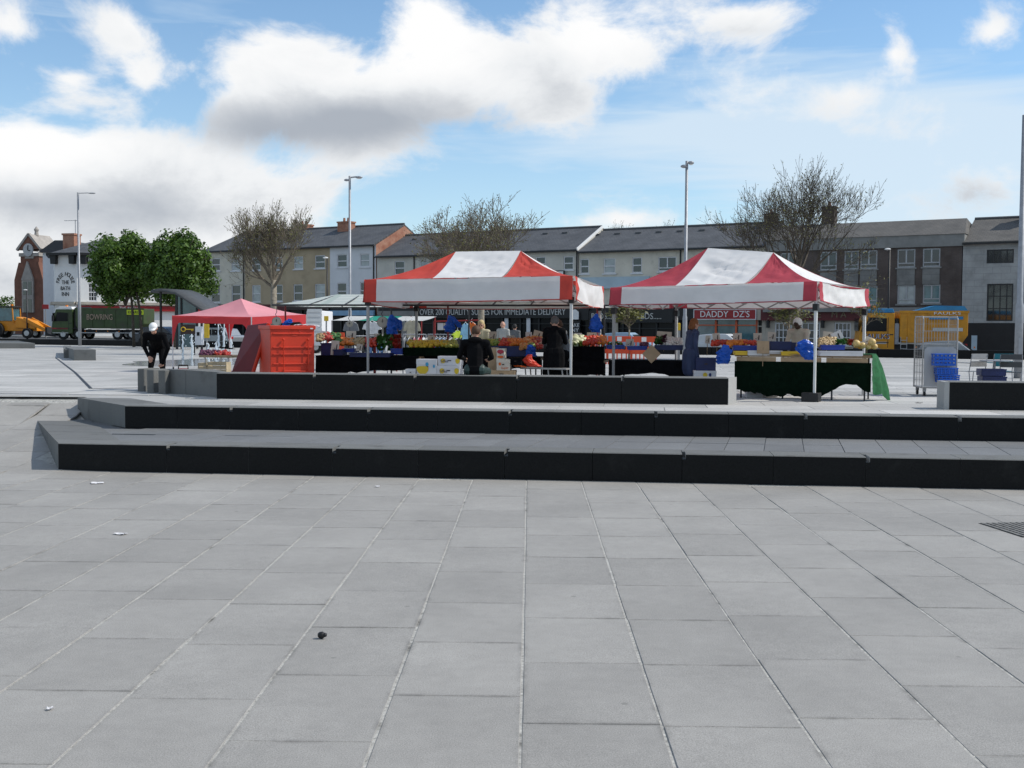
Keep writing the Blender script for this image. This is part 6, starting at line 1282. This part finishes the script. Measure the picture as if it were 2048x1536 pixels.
def old_lamp(label, px, py_top, Y, zb, dark=True, h2=None):
    x = X_(px, Y); top = P(px, py_top, Y).z - zb; t = thing('street_lamp', label, 'lamp post', (x, Y, zb), 0, 'older street lamps'); MB().tube([(0, 0, 0), (0, 0, top * .3), (0, 0, top)], [.1, .07, .05], 8).build('column', 'black_iron', t, True); MB().ball((-.12, 0, top + .05), (.2, .1, .07), 10, 6).build('lamp_head', 'white_paint', t, True)
old_lamp('short black street lamp with white head before the tan house', 655, 517, 82, sz(-12)); old_lamp('black street lamp before the brown brick block', 1775, 500, 72, sz(24)); old_lamp('small white headed street lamp before the clock tower', 55, 581, 112, sz(-50))

# ------------------------------------------------------------------ trees
M('bark', (.15, .125, .095), .9, .3, 12, .4, 30); M('bark_pale', (.24, .21, .165), .9, .35, 9, .4, 30); M('bark_dark', (.085, .07, .055), .9, .3, 12)
M('leaf_spring', (.16, .16, .045), .6, .3, 3, trans=.35); M('leaf_olive', (.09, .095, .045), .6, .3, 3, trans=.3); M('leaf_green', (.09, .165, .022), .55, .35, 1.2, trans=.3); M('leaf_deep', (.042, .09, .014), .55, .35, 1.2, trans=.25)
def grow(m_wood, m_leaf, p, d, ln, r, lvl, maxl, rg, spread, tips, leafn, up=.12, leafs=.07):
    # one limb as a bending tube, then its children
    n = 4 if lvl < 3 else 3; pts = [p.copy()]; q = p.copy(); dd = d.copy()
    for k in range(n):
        dd = (dd + V((rg.uniform(-1, 1), rg.uniform(-1, 1), rg.uniform(-.6, 1))) * .13 + V((0, 0, up * .5))).normalized(); q = q + dd * (ln / n); pts.append(q.copy())
    rs = [r * (1 - .45 * k / n) for k in range(n + 1)]; rs = [max(x, .0072) for x in rs]; m_wood.tube(pts, rs, 8 if lvl < 1 else 5 if lvl < 3 else 3, cap=False, mi=0)
    if lvl >= maxl:
        for k in range(leafn):
            c = pts[rg.randrange(1, len(pts))] + V((rg.uniform(-1, 1), rg.uniform(-1, 1), rg.uniform(-1, 1))) * .10; a = V((rg.uniform(-1, 1), rg.uniform(-1, 1), rg.uniform(-1, 1))).normalized(); b = a.orthogonal().normalized(); s_ = leafs * rg.uniform(.6, 1.3)
            m_leaf.add([c - a * s_, c + b * s_ * .6, c + a * s_, c - b * s_ * .6], [(0, 1, 2, 3)], None, rg.choice((0, 0, 1)))
        return
    k_ = rg.choice((3, 3, 4)) if lvl else 5
    for k in range(k_):
        f = rg.uniform(.45, 1.0) if k else 1.0; i = min(int(f * n), n); b = pts[i]; ax = dd.orthogonal().normalized(); ax.rotate(Matrix.Rotation(2 * pi * (k / k_) + rg.uniform(-.5, .5), 3, dd)); an = rg.uniform(.35, .85) * spread * (1 if k else .35); nd = (dd * cos(an) + ax * sin(an)).normalized(); nd = (nd + V((0, 0, up))).normalized()
        grow(m_wood, m_leaf, b.copy(), nd, ln * rg.uniform(.62, .82), rs[i] * (.58 if k else .78), lvl + 1, maxl, rg, spread, tips, leafn, up, leafs)
def sparse_tree(label, px, Y, zb, py_fork, py_top, halfw_px, seed, lean=0.0, leafn=3, bark='bark_pale', maxl=5, thin=1.0):
    x = X_(px, Y); base = V((x, Y, zb)); t = thing('tree', label, 'tree', base, 0, 'nearly bare street trees'); rg = random.Random(seed); fork = P(px, py_fork, Y).z - zb; H = P(px, py_top, Y).z - zb; hw = halfw_px / FPX * Y
    tr = MB(); r0 = (fork * .028 + .07) * thin; tr.tube([V((0, 0, -.1)), V((lean * .3, 0, fork * .5)), V((lean, 0, fork))], [r0 * 1.25, r0, r0 * .85], 10); tr.build('trunk', bark, t, True)
    wd, lf = MB(), MB(); n0 = 7
    for k in range(n0):
        a = 2 * pi * k / n0 + rg.uniform(-.3, .3); tilt = rg.uniform(.45, 1.05) if k else .1; d = V((cos(a) * sin(tilt), sin(a) * sin(tilt), cos(tilt))); grow(wd, lf, V((lean, 0, fork - .1 - rg.uniform(0, .35) * (k > 2))), d, (H - fork) * .36, r0 * .46, 1, maxl, rg, .95, None, leafn, .08, .042 if maxl > 5 else .05)
    # fit to the outline seen in the photo
    zs = sorted(v[2] for v in wd.v)[int(len(wd.v) * .992)]; xs = sorted(abs(v[0] - lean) for v in wd.v)[int(len(wd.v) * .985)]; kz, kx = (H - fork) / (zs - fork), hw / xs
    def fit(m): m.v = [(lean + (v[0] - lean) * kx, v[1] * kx, fork + (v[2] - fork) * (kz if v[2] > fork else 1)) for v in m.v]
    fit(wd); fit(lf); br = wd.build('branches', 'bark_dark' if bark == 'bark' else 'bark', t); tag(lf.build('crown', ['leaf_spring', 'leaf_olive'], t), kind='stuff'); return t
sparse_tree('nearly bare tree with pale trunk before the tan house', 548, 62, pz(62), 560, 418, 84, 3, .0, 1, maxl=6); sparse_tree('nearly bare tree rising behind the left striped gazebo', 962, 58, pz(58), 575, 408, 118, 8, .0, 1, maxl=6); sparse_tree('tallest nearly bare tree rising behind the crimson gazebo', 1592, 56, pz(56), 556, 344, 134, 21, .0, 1, 'bark', maxl=6)
def roof_tree(label, px, hw, Y, py_top, seed):
    sparse_tree(label, px, Y, .3, 520, py_top, hw, seed, 0, 3, 'bark', 4)
roof_tree('bare treetop showing above the slate roof left of the tall lamp', 1240, 32, 118, 447, 31); roof_tree('second bare treetop above the slate roof near the tall lamp', 1325, 45, 120, 448, 32)
def sapling(label, px, Y, py_top, py_fork, hw, seed):
    sparse_tree(label, px, Y, pz(Y) if Y < 60 else sz(0), py_fork, py_top, hw, seed, 0, 3, 'bark_pale', 4, .35)
sapling('thin sapling between the two gazebos before the bed shop', 1258, 52, 598, 640, 36, 41); sapling('small sapling behind the vendor before the red pub front', 1577, 50, 590, 645, 30, 42); sapling('small leafy sapling beside the yellow lorry cab', 1727, 50, 575, 640, 28, 43)
def leafy_tree(label, px, Y, zb, py_top, py_bot, hw, seed, trunk_px=(0,), n=21000):
    x = X_(px, Y); t = thing('tree', label, 'tree', (x, Y, zb), 0, 'leafy green trees by the inn'); rg = random.Random(seed); top, bot = P(px, py_top, Y).z - zb, P(px, py_bot, Y).z - zb; rx = hw / FPX * Y; cz_ = (top + bot) / 2; rz_ = (top - bot) / 2
    tr = MB()
    for tp in trunk_px: dx = tp / FPX * Y; tr.tube([(dx, 0, -.1), (dx * .8, .1, bot), (dx * .4, 0, cz_)], [.13, .10, .05], 8)
    for k in range(12): a = rg.uniform(0, 2 * pi); e = rg.uniform(-.2, 1.1); tr.tube([(0, 0, bot + .3), (cos(a) * rx * .4, sin(a) * rx * .4, cz_ + rz_ * .3 * e), (cos(a) * rx * .8, sin(a) * rx * .7, cz_ + rz_ * .7 * e)], [.10, .06, .02], 5)
    tr.build('trunk', 'bark_dark', t, True); lf = MB(); cl = []
    while len(cl) < 150:                             # clumps spread through an uneven dome
        v = V((rg.uniform(-1, 1), rg.uniform(-1, 1), rg.uniform(-1, 1)))
        if v.length > 1 or v.length < .25: continue
        f = 1 + .22 * noise.noise(v * 2.2 + V((seed, 0, 0))); cl.append((V((v.x * rx * .88 * f, v.y * rx * .85 * f, cz_ + v.z * rz_ * .86 * f)), rx * rg.uniform(.16, .30)))
    for k in range(n):
        c, r_ = cl[rg.randrange(len(cl))]; v = V((rg.gauss(0, 1), rg.gauss(0, 1), rg.gauss(0, 1))).normalized() * rg.uniform(.55, 1.05); p = c + v * r_; a = (v + V((rg.uniform(-1, 1), rg.uniform(-1, 1), rg.uniform(-.5, 1))) * .9).normalized(); b = a.orthogonal().normalized(); b.rotate(Matrix.Rotation(rg.uniform(0, 6.3), 3, a)); c2 = a.cross(b); s_ = rg.uniform(.08, .16)
        lf.add([p - b * s_, p + c2 * s_ * .7, p + b * s_, p - c2 * s_ * .7], [(0, 1, 2, 3)], None, rg.choice((0, 0, 1)))
    tag(lf.build('crown', ['leaf_green', 'leaf_deep'], t), kind='stuff')
leafy_tree('dense green tree left one of the pair before the inn', 252, 88, pz(88) + .1, 456, 618, 72, 51, (16, 34)); leafy_tree('dense green tree right one of the pair before the terrace', 362, 86, pz(86) + .1, 455, 618, 76, 52, (-12,)); leafy_tree('pale green tree at the far left edge beyond the clock tower', 14, 170, .6, 585, 680, 26, 53, (0,), 3000)

# ------------------------------------------------------------------ vehicles
M('tyre', (.012, .012, .012), .8, .2, 10); M('hub', (.45, .45, .46), .35, .1, 5, metal=.6); M('truck_green', (.045, .075, .022), .5, .2, 2, dirt=((.05, .048, .03), 1.2, .45, .75)); M('truck_yellow', (.58, .25, .010), .45, .12, 2, dirt=((.30, .14, .02), 1.4, .5, .8)); M('truck_blue', (.02, .20, .42), .35, .1, 2); M('digger_orange', (.66, .24, .01), .4, .1, 2); M('chassis', (.018, .018, .02), .6, .2, 4); M('lamp_amber', (.75, .20, .01), .3, .05, 4); M('hivis', (.55, .66, .02), .5, .1, 4); M('letter_tan', (.40, .30, .22), .6, .15, 4); M('car_dark', (.014, .018, .03), .25, .1, 2, spec=.7); M('car_white', (.60, .62, .64), .25, .05, 2, spec=.7); M('car_silver', (.32, .34, .36), .28, .05, 2, metal=.5); M('car_skyblue', (.30, .42, .55), .25, .05, 2, spec=.7); M('tail_red', (.4, .01, .01), .3, .1, 3)
def wheel(parent, x, y, r, w=.26):
    m = MB(); m.tube([(x, y - w / 2, r), (x, y - w / 2 + .03, r), (x, y + w / 2 - .03, r), (x, y + w / 2, r)], [r * .9, r, r, r * .9], 20); wo = m.build('wheel', 'tyre', parent); MB().tube([(x, y - w / 2 - .01, r), (x, y - w / 2 + .02, r)], [r * .5, r * .58], 16).build('rim', 'hub', wo); return wo
def truck(label, p, rz, Lb, cabcol, bodycol, roofcol, txt, tmat, flip=False, h=3.1, tipper=True):
    # x runs from the nose backwards; the side at y=0 faces us
    t = thing('tipper_lorry', label, 'lorry', p, rz, None); Wd = 2.4
    def pr(nm, pts, y0, y1, mat, par=t, bev=.04): return MB().prism(pts, y0, y1).build(nm, mat, par, bevel=bev)
    cab = pr('cab', [(0, .55), (2.05, .55), (2.05, h - .28), (.42, h - .28), (.06, 1.75), (0, 1.2)], 0, Wd, cabcol); pr('cab_roof', [(.4, h - .275), (2.05, h - .275), (1.95, h - .02), (.75, h - .02)], .03, Wd - .03, roofcol, cab)
    pr('side_window', [(.30, 1.72), (1.6, 1.72), (1.6, 2.5), (.95, 2.55), (.55, 2.55)], -.012, -.002, 'shop_glass', cab, 0); pr('door_line', [(1.66, .75), (1.69, .75), (1.69, 2.55), (1.66, 2.55)], -.008, -.001, 'chassis', cab, 0); MB().box(-.02, .0, .2, Wd - .2, 1.75, 2.5).build('windscreen', 'shop_glass', cab); MB().box(.15, .32, -.28, -.05, 1.7, 2.25).build('mirror', 'chassis', cab); MB().box(.9, 1.1, .9, 1.1, h, h + .14).build('beacon', 'lamp_amber', cab, bevel=.03); MB().box(-.06, .3, 0.02, Wd - .02, .35, .7).build('bumper', 'chassis', cab, bevel=.03)
    MB().box(.4, Lb, .3, Wd - .3, .6, .95).build('chassis', 'chassis', t)
    xs = [1.1, 2.6, Lb - 2.6, Lb - 1.2] if Lb > 7.5 else [1.1, Lb - 1.4]
    for x in xs: wheel(t, x, .14, .5); wheel(t, x, Wd - .14, .5)
    x0, x1 = 2.35, Lb; zt = h - .18
    bd = pr('tipper_body', [(x0 + .15, 1.05), (x1 - .3, 1.05), (x1, 1.5), (x1, zt), (x0, zt), (x0, 1.4)], -.03, Wd + .03, bodycol)
    for k in range(6): x = x0 + .5 + (x1 - x0 - 1) * k / 5; MB().box(x - .05, x + .05, -.075, -.028, 1.1, zt - .12).build('side_rib', bodycol, bd)
    MB().box(x0 - .05, x1 + .05, -.08, .03, zt - .1, zt + .04).build('top_rail', bodycol, bd); MB().box(x0 + .2, x1 - .4, -.02, .02, .62, .68).build('side_guard', 'hub', t); MB().box(x1 - .1, x1 + .03, .2, .5, .8, 1.0).build('tail_light', 'tail_red', t)
    for x in xs: MB().box(x - .62, x + .62, -.02, .3, 1.03, 1.08).build('mudguard', 'chassis', t)
    MB().box(.0, 1.6, -.012, -.004, .98, 1.1).build('side_stripe', 'fascia_red' if cabcol == 'truck_green' else 'letter_grey', cab); MB().box(1.72, 1.98, -.02, -.001, 1.5, 1.56).build('door_handle', 'chassis', cab); MB().box(.1, 1.62, -.014, -.004, .6, .66).build('step_plate', 'hub', cab); MB().box(2.12, 2.3, .2, 2.2, 1.0, 2.5).build('cab_back_gap', 'chassis', t)
    for k in range(4): MB().box(x0 + .9 + k * 1.1, x0 + .98 + k * 1.1, -.03, -.005, .75, .85).build('marker_light', 'lamp_amber', t)
    return t, cab, bd, x0, x1, zt
TY = 108.0; tp = V((X_(104, TY), TY, .80)); g1, gc, gb, x0, x1, zt = truck('green tipper lorry lettered BOWRING parked before the inn', tp, radians(-6), 9.0, 'truck_green', 'truck_green', 'white_paint', '', '')
text('BOWRING', gb, (4.75, -.085, 2.1), .75, 'letter_tan', 2.5); MB().box(7.4, 9.0, -.10, -.078, 2.35, 2.8).build('chevron_board', 'hivis', gb); text('KCARGO', gb, (8.2, -.11, 2.57), .35, 'letter_black', 1.35)
MB().tube([(2.2, .5, 2.75), (3.6, .5, 2.75)], .32, 12).build('rolled_sheet', 'chassis', g1)
FY_ = 69.0; tp = V((X_(1717, FY_), FY_, sz(26) - .0)); f1, fc, fb, x0, x1, zt = truck('yellow lorry with blue cab roof lettered FAULKS behind the front table', tp, radians(-10), 6.2, 'truck_yellow', 'truck_yellow', 'truck_blue', '', '')
text('FAULKS', fc, (1.0, -.03, 1.42), .42, 'print_navy', 1.45); text('FAULKS', fc, (1.03, -.02, 1.40), .42, 'letter_white', 1.45); MB().prism([(3.3, zt + .05), (6.2, zt + .05), (6.0, zt + .32), (4.4, zt + .35)], .1, 2.3).build('load_cover', 'truck_blue', fb); MB().box(4.0, 5.9, -.095, -.078, 2.45, 2.62).build('name_band', 'truck_blue', fb); MB().box(4.2, 5.9, -.095, -.078, 1.75, 1.95).build('number_band', 'letter_grey', fb); text('FAULKS', fb, (5.0, -.10, 2.80), .22, 'letter_white', 1.5)
for k in range(4): MB().beam((2.4, -.1, .45 + k * .25), (2.75, -.1, .45 + k * .25), .03).build('step_rung', 'hub', f1)
for x in (2.4, 2.75): MB().beam((x, -.1, .35), (x, -.1, 1.4), .03).build('ladder_rail', 'hub', f1)
MB().box(2.08, 2.32, .1, 2.2, .95, 2.2).build('tank', 'galv', f1)
# backhoe at the far left
BY = 112.0; bp = V((X_(2, BY), BY, .85)); dg_o = thing('backhoe_loader', 'orange backhoe loader with amber beacon at the far left', 'digger', bp, radians(-4))
for x, r in ((-.6, .8), (2.6, .5)): wheel(dg_o, x, .2, r, .45); wheel(dg_o, x, 2.0, r, .45)
MB().prism([(-1.8, .7), (3.4, .7), (3.4, 1.3), (1.3, 1.75), (-1.8, 1.6)], .5, 1.8).build('chassis', 'digger_orange', dg_o, bevel=.05); MB().prism([(1.3, 1.0), (3.3, .9), (3.5, 1.15), (2.9, 1.7), (1.4, 2.1)], .3, 1.9).build('bonnet', 'digger_orange', dg_o, bevel=.06)
cb_ = MB()
for x, y in ((-1.3, .35), (-1.3, 1.85), (1.1, .35), (1.1, 1.85)): cb_.beam((x, y, 1.5), (x * .92, y, 3.0), .09)
cb_.build('cab_posts', 'digger_orange', dg_o); MB().box(-1.4, 1.2, .25, 1.95, 3.0, 3.12).build('cab_roof', 'chassis', dg_o, bevel=.04); MB().box(-1.2, 1.0, .40, 1.8, 1.7, 2.95).build('cab_glass', 'glass_teal', dg_o); MB().box(.5, .7, 1.0, 1.2, 3.13, 3.33).build('beacon', 'lamp_amber', dg_o, bevel=.03)
for y in (.25, 1.85): MB().beam((2.2, y, 1.9), (4.6, y, .7), .22, .3).build('loader_arm', 'digger_orange', dg_o)
MB().prism([(4.5, .25), (5.6, .15), (5.5, .3), (4.75, .5), (4.7, 1.1), (4.5, 1.1)], -.1, 2.3).build('bucket', 'chassis', dg_o); MB().beam((-1.8, 1.1, 1.2), (-2.6, 1.1, 3.0), .3, .35).build('rear_boom', 'digger_orange', dg_o)
def car(label, p, rz, col, Lc=4.2, h=1.46):
    t = thing('car', label, 'car', p, rz, 'cars along the street'); Wd = 1.72
    MB().prism([(0, .32), (.15, .22), (Lc - .15, .22), (Lc, .35), (Lc, .75), (Lc - .15, .9), (Lc * .72, .93), (.95, .90), (.12, .72), (0, .6)], 0, Wd).build('body', col, t, bevel=.06)
    MB().prism([(.95, .88), (Lc - .35, .90), (Lc - .75, h - .08), (Lc * .62, h), (Lc * .42, h), (1.55, h - .12)], .10, Wd - .10).build('cabin', col, t, bevel=.05)
    MB().prism([(1.22, .93), (Lc * .5 - .04, .93), (Lc * .5 - .04, h - .12), (1.66, h - .17)], .085, .098).build('side_window', 'shop_glass', t); MB().prism([(Lc * .5 + .04, .93), (Lc - .55, .93), (Lc - .85, h - .16), (Lc * .5 + .04, h - .12)], .085, .098).build('side_window', 'shop_glass', t); MB().add([(.98, .18, .93), (.98, Wd - .18, .93), (1.5, Wd - .26, h - .13), (1.5, .26, h - .13)], [(0, 1, 2, 3)]).build('windscreen', 'shop_glass', t)
    for x in (.78, Lc - .75): wheel(t, x, .08, .31, .2); wheel(t, x, Wd - .08, .31, .2)
    MB().box(-.012, .05, .12, .45, .58, .7).build('headlight', 'white_paint', t); MB().box(-.012, .05, Wd - .45, Wd - .12, .58, .7).build('headlight', 'white_paint', t); MB().box(Lc - .04, Lc + .012, .1, .35, .62, .82).build('tail_light', 'tail_red', t)
    MB().box(1.2, 1.4, -.14, -.01, .9, 1.03).build('door_mirror', col, t, bevel=.02); return t
def put_car(label, px, Y, z, rz, col, **k): car(label, V((X_(px, Y), Y, z)), rz, col, **k)
put_car('dark blue car behind the man in the white cap', 385, 92, .62, radians(180 - 12), 'car_dark'); put_car('silver car nose just right of the dark blue car', 384, 90, .55, radians(-30), 'car_silver', Lc=4.0)
put_car('pale blue car behind the orange barriers', 1322, 76, sz(12), radians(180 - 25), 'car_skyblue'); put_car('white car behind the orange price cards', 1520, 72, sz(18), radians(180 - 25), 'car_white'); put_car('grey car by the black ground floor at the right', 1985, 64, sz(30) - .22, radians(180 - 25), 'car_silver')

# ------------------------------------------------------------------ street furniture
def barrier(label, px0, px1, py, Y, col='shop_orange'):
    a, b = P(px0, py, Y), P(px1, py, Y); w = (b - a).length; zb = pz(Y); h = a.z - zb; t = thing('barrier', label, 'barrier', (a.x, a.y, zb), -.2, 'orange plastic barriers'); M('barrier_orange', (.62, .07, .02), .5, .08, 3)
    for z0, z1 in ((h * .82, h), (h * .45, h * .58), (.12, .25)): MB().box(0, w, 0, .05, z0, z1).build('rail', 'barrier_orange', t, bevel=.01)
    n = max(3, int(w / .14))
    for k in range(n + 1): x = w * k / n; MB().box(x - .022, x + .022, .01, .04, .2, h * .85).build('bar', 'barrier_orange', t)
    MB().box(w * .4, w * .6, -.006, 0, h * .84, h * .98).build('reflector', 'white_paint', t)
    for x in (.15, w - .15): MB().box(x - .06, x + .06, -.25, .3, 0, .06).build('foot', 'black_iron', t)
barrier('orange barrier left of the centre between the gazebos', 1216, 1262, 672, 42); barrier('orange barrier right of the centre between the gazebos', 1264, 1312, 673, 41.5); barrier('orange barrier panel behind the tomatoes', 1166, 1214, 671, 42.5); barrier('orange and white barrier behind the left trestle table', 655, 690, 665, 44)
# curved dark shelter roof left of the pink gazebo
sp0 = P(306, 690, 78); sh_ = thing('shelter', 'dark shelter with curved grey roof left of the pink gazebo', 'shelter', (sp0.x, sp0.y, pz(78)), radians(-14)); pr_ = [on(sh_, px, py) for px, py in ((302, 580), (318, 577), (334, 577.5), (350, 583), (366, 592), (382, 603), (400, 614), (412, 622))]
MB().prism([(a, b) for a, b in pr_] + [(a, b - .2) for a, b in reversed(pr_)], 0, 3.2).build('curved_roof', 'lead', sh_, True)
MB().box(pr_[0][0] + .2, pr_[3][0], 2.9, 3.0, .1, pr_[0][1] - .3).build('back_panel', 'glass_teal', sh_)
for k in (1, 3, 6): 
    for y in (.2, 2.9): MB().beam((pr_[k][0], y, 0), (pr_[k][0], y, pr_[k][1] - .2), .12).build('post', 'black_iron', sh_)
# brown signboard with a key
kp = P(361, 668, 60); kz_ = pz(60); ks = thing('key_sign', 'brown signboard with a yellow key on posts beside the pink gazebo leg', 'sign', (kp.x, kp.y, kz_), 0); kw = P(390, 668, 60).x - kp.x; k0, k1 = P(361, 668, 60).z - kz_, P(361, 649, 60).z - kz_
MB().box(0, kw, 0, .06, k0, k1).build('board', 'fascia_brown', ks)
for x in (.08, kw - .08): MB().box(x - .04, x + .04, .065, .14, 0, k1).build('post', 'black_iron', ks)
zc = (k0 + k1) / 2; ky = MB(); ky.tube([(kw * .2 + .11 * cos(q), -.012, zc + .11 * sin(q)) for q in [2 * pi * i / 16 for i in range(17)]], .025, 6); ky.beam((kw * .34, -.012, zc), (kw * .9, -.012, zc), .03, .05); ky.beam((kw * .78, -.012, zc), (kw * .78, -.012, zc - .09), .03, .04); ky.beam((kw * .86, -.012, zc), (kw * .86, -.012, zc - .09), .03, .04); ky.build('key_emblem', 'yellow', ks)
# kiosk post, yellow sign, slatted van back, pole sign
def slab_sign(name, label, px0, px1, y0, y1, Y, mat, zb=None, dep=.3, cat='sign', post=True):
    zb = pz(Y) if zb is None else zb; a, b = P(px0, y1, Y), P(px1, y0, Y); t = thing(name, label, cat, (a.x, a.y, zb), 0); MB().box(0, b.x - a.x, 0, dep, max(0, a.z - zb), b.z - zb).build('panel', mat, t, bevel=.015)
    if post and a.z - zb > .15: MB().beam(((b.x - a.x) / 2, dep / 2, 0), ((b.x - a.x) / 2, dep / 2, a.z - zb), .07).build('post', 'pole_grey', t)
    return t
t_ = slab_sign('ticket_machine', 'pale grey ticket machine right of the key sign', 390, 403, 653, 690, 62, 'render_white', dep=.5, cat='machine', post=False); MB().box(.1, .25, -.012, -.001, 1.0, 1.2).build('screen', 'shop_glass', t_)
slab_sign('banner', 'yellow upright banner behind the pink gazebo', 408, 418, 648, 676, 66, 'yellow', dep=.06); slab_sign('yellow_notice', 'small yellow parking notice on a post beside the woman in blue', 1355, 1361, 646, 661, 33.2, 'yellow', dep=.03); slab_sign('yellow_notice', 'yellow notice under the far awning left post', 648, 657, 632, 642, 58, 'yellow', dep=.03); slab_sign('street_sign', 'small red sign before the clock tower', 84, 97, 609, 618, 115, 'fascia_red', .8, .05)
t_ = thing('white_van', 'white slatted van back behind the pink gazebo', 'van', P(613, 690, 66) * 1.0 - V((0, 0, P(613, 690, 66).z - pz(66))), 0); vw = P(630, 640, 66).x - P(613, 640, 66).x + .4; vh = P(613, 621, 66).z - pz(66)
MB().box(0, vw, .05, 4.0, .45, vh).build('van_body', 'render_white', t_, bevel=.05)
for k in range(7): MB().box(.05, vw, 0, .045, .75 + k * .27, .93 + k * .27).build('slat', 'white_paint', t_)
for y in (.5, 3.2): wheel(t_, vw / 2, y, .36)
# fountain jets on the far paving
M('water', (.80, .85, .88), .15, .05, 8, trans=.5)
def jet(label, px, py0, py1, Y, r):
    zb = pz(Y); x = X_(px, Y); h = P(px, py0, Y).z - zb; m = MB(); rg = random.Random(px); m.tube([(rg.uniform(-.03, .03), 0, h * k / 10) for k in range(11)], [r * (1.0 if k < 8 else 1.35 - .1 * k) * rg.uniform(.7, 1.2) + .004 for k in range(11)], 7)
    for k in range(26): a, d = rg.uniform(0, 6.28), rg.uniform(.03, .16); m.ball((cos(a) * d, sin(a) * d, h * rg.uniform(.05, 1.03)), rg.uniform(.012, .03), 5, 4)
    o = m.build('fountain_jet', 'water', None, True); o.location = (x, Y, zb); tag(o, label, 'fountain', 'water jets on the paving')
for k, (px, y0, Y) in enumerate(((366, 670, 50), (384, 668, 50), (417, 686, 44), (432, 684, 45), (437, 648, 52), (448, 646, 52), (462, 640, 55))): jet('%s water jet of the fountain, counted from the left' % ['first', 'second', 'third', 'fourth', 'fifth', 'sixth', 'seventh'][k], px, y0, 700, Y, .045)
M('wet_paving', (.30, .31, .32), .12, .2, 3, spec=.6); m = MB(); c = V((X_(408, 47), 47, 0)); m.add([(c.x + 2.6 * cos(2 * pi * i / 20) * (1 + .15 * sin(i * 2.1)), c.y + 6 * sin(2 * pi * i / 20), pz(c.y + 6 * sin(2 * pi * i / 20)) + .006) for i in range(20)], [tuple(range(20))]); tag(m.build('puddle', 'wet_paving'), 'wet patch of paving around the fountain jets', 'puddle')

# ------------------------------------------------------------------ litter and the grate on the near paving
def paper(label, px, py, w, d, seed, z=0.0):
    p = G(px, py, z); rg = random.Random(seed); m = MB(); m.patch(lambda u, v: V(((u - .5) * w, (v - .5) * d, .006 + .022 * abs(noise.noise(V((u * 3 + seed, v * 3, 1)))) + .02 * (u - .5) ** 2)), 8, 6); o = m.build('paper_scrap', 'card_white', None, False); o.location = p; o.rotation_euler.z = rg.uniform(0, 3); tag(o, label, 'litter', 'scraps of litter')
paper('crumpled white paper near the left end of the lower step', 195, 967, .16, .12, 1); paper('flat white paper scrap on the paving at the left', 241, 1069, .13, .08, 2); paper('tiny white scrap on the paving before the lower step', 755, 974, .07, .06, 3); paper('tiny white scrap near the bottom left of the photo', 100, 1420, .035, .03, 4)
paper('dark flat scrap on the upper paving before the right bench', 1838, 806, .12, .1, 6, PZ0); bpy.data.objects['paper_scrap.004'].data.materials.clear(); bpy.data.objects['paper_scrap.004'].data.materials.append(MATS['ink'])
p = G(643, 1277, 0); bp_ = thing('bottle_top', 'small black round object lying on the paving at left', 'litter', p, 0); m = MB(); m.ball((0, 0, .024), (.027, .024, .024), 14, 10, None, 0, .1); m.build('ball', 'black_iron', bp_, True); MB().tube([(.018, -.004, .026), (.034, -.008, .028)], [.016, .013], 10).build('neck', 'black_iron', bp_, True)
a, b, c = G(1957, 1047, 0), G(2045, 1075, 0), G(2100, 1045, 0); gt = thing('drain_grate', 'dark slotted drain grate at the right edge of the paving', 'grate', (a.x, a.y, 0), atan2(b.y - a.y, b.x - a.x)); gl = (b - a).length; gd = .62
MB().box(0, gl, 0, gd, .001, .004).build('frame_plate', 'black_iron', gt)
M('grate_bar', (.17, .165, .155), .8, .4, 25, .3, 60)
for k in range(9): y = .03 + k * (gd - .06) / 8; MB().box(.02, gl - .02, y - .021, y + .021, .0045, .012).build('bar', 'grate_bar', gt)
# ------------------------------------------------------------------ fit the lettering to its measured widths, as plain meshes
bpy.context.view_layer.update()
dg = bpy.context.evaluated_depsgraph_get(); done = []
for o, w in TEXTS:
    sx = w / o.dimensions.x if w and o.dimensions.x > 1e-4 else 1.0
    me = bpy.data.meshes.new_from_object(o.evaluated_get(dg)); done.append((o, me, sx))
for o, me, sx in done:
    n = bpy.data.objects.new('lettering', me); C.objects.link(n); n.parent = o.parent; n.location = o.location; n.rotation_euler = o.rotation_euler; n.scale = (sx, 1, 1)
    bpy.data.objects.remove(o)
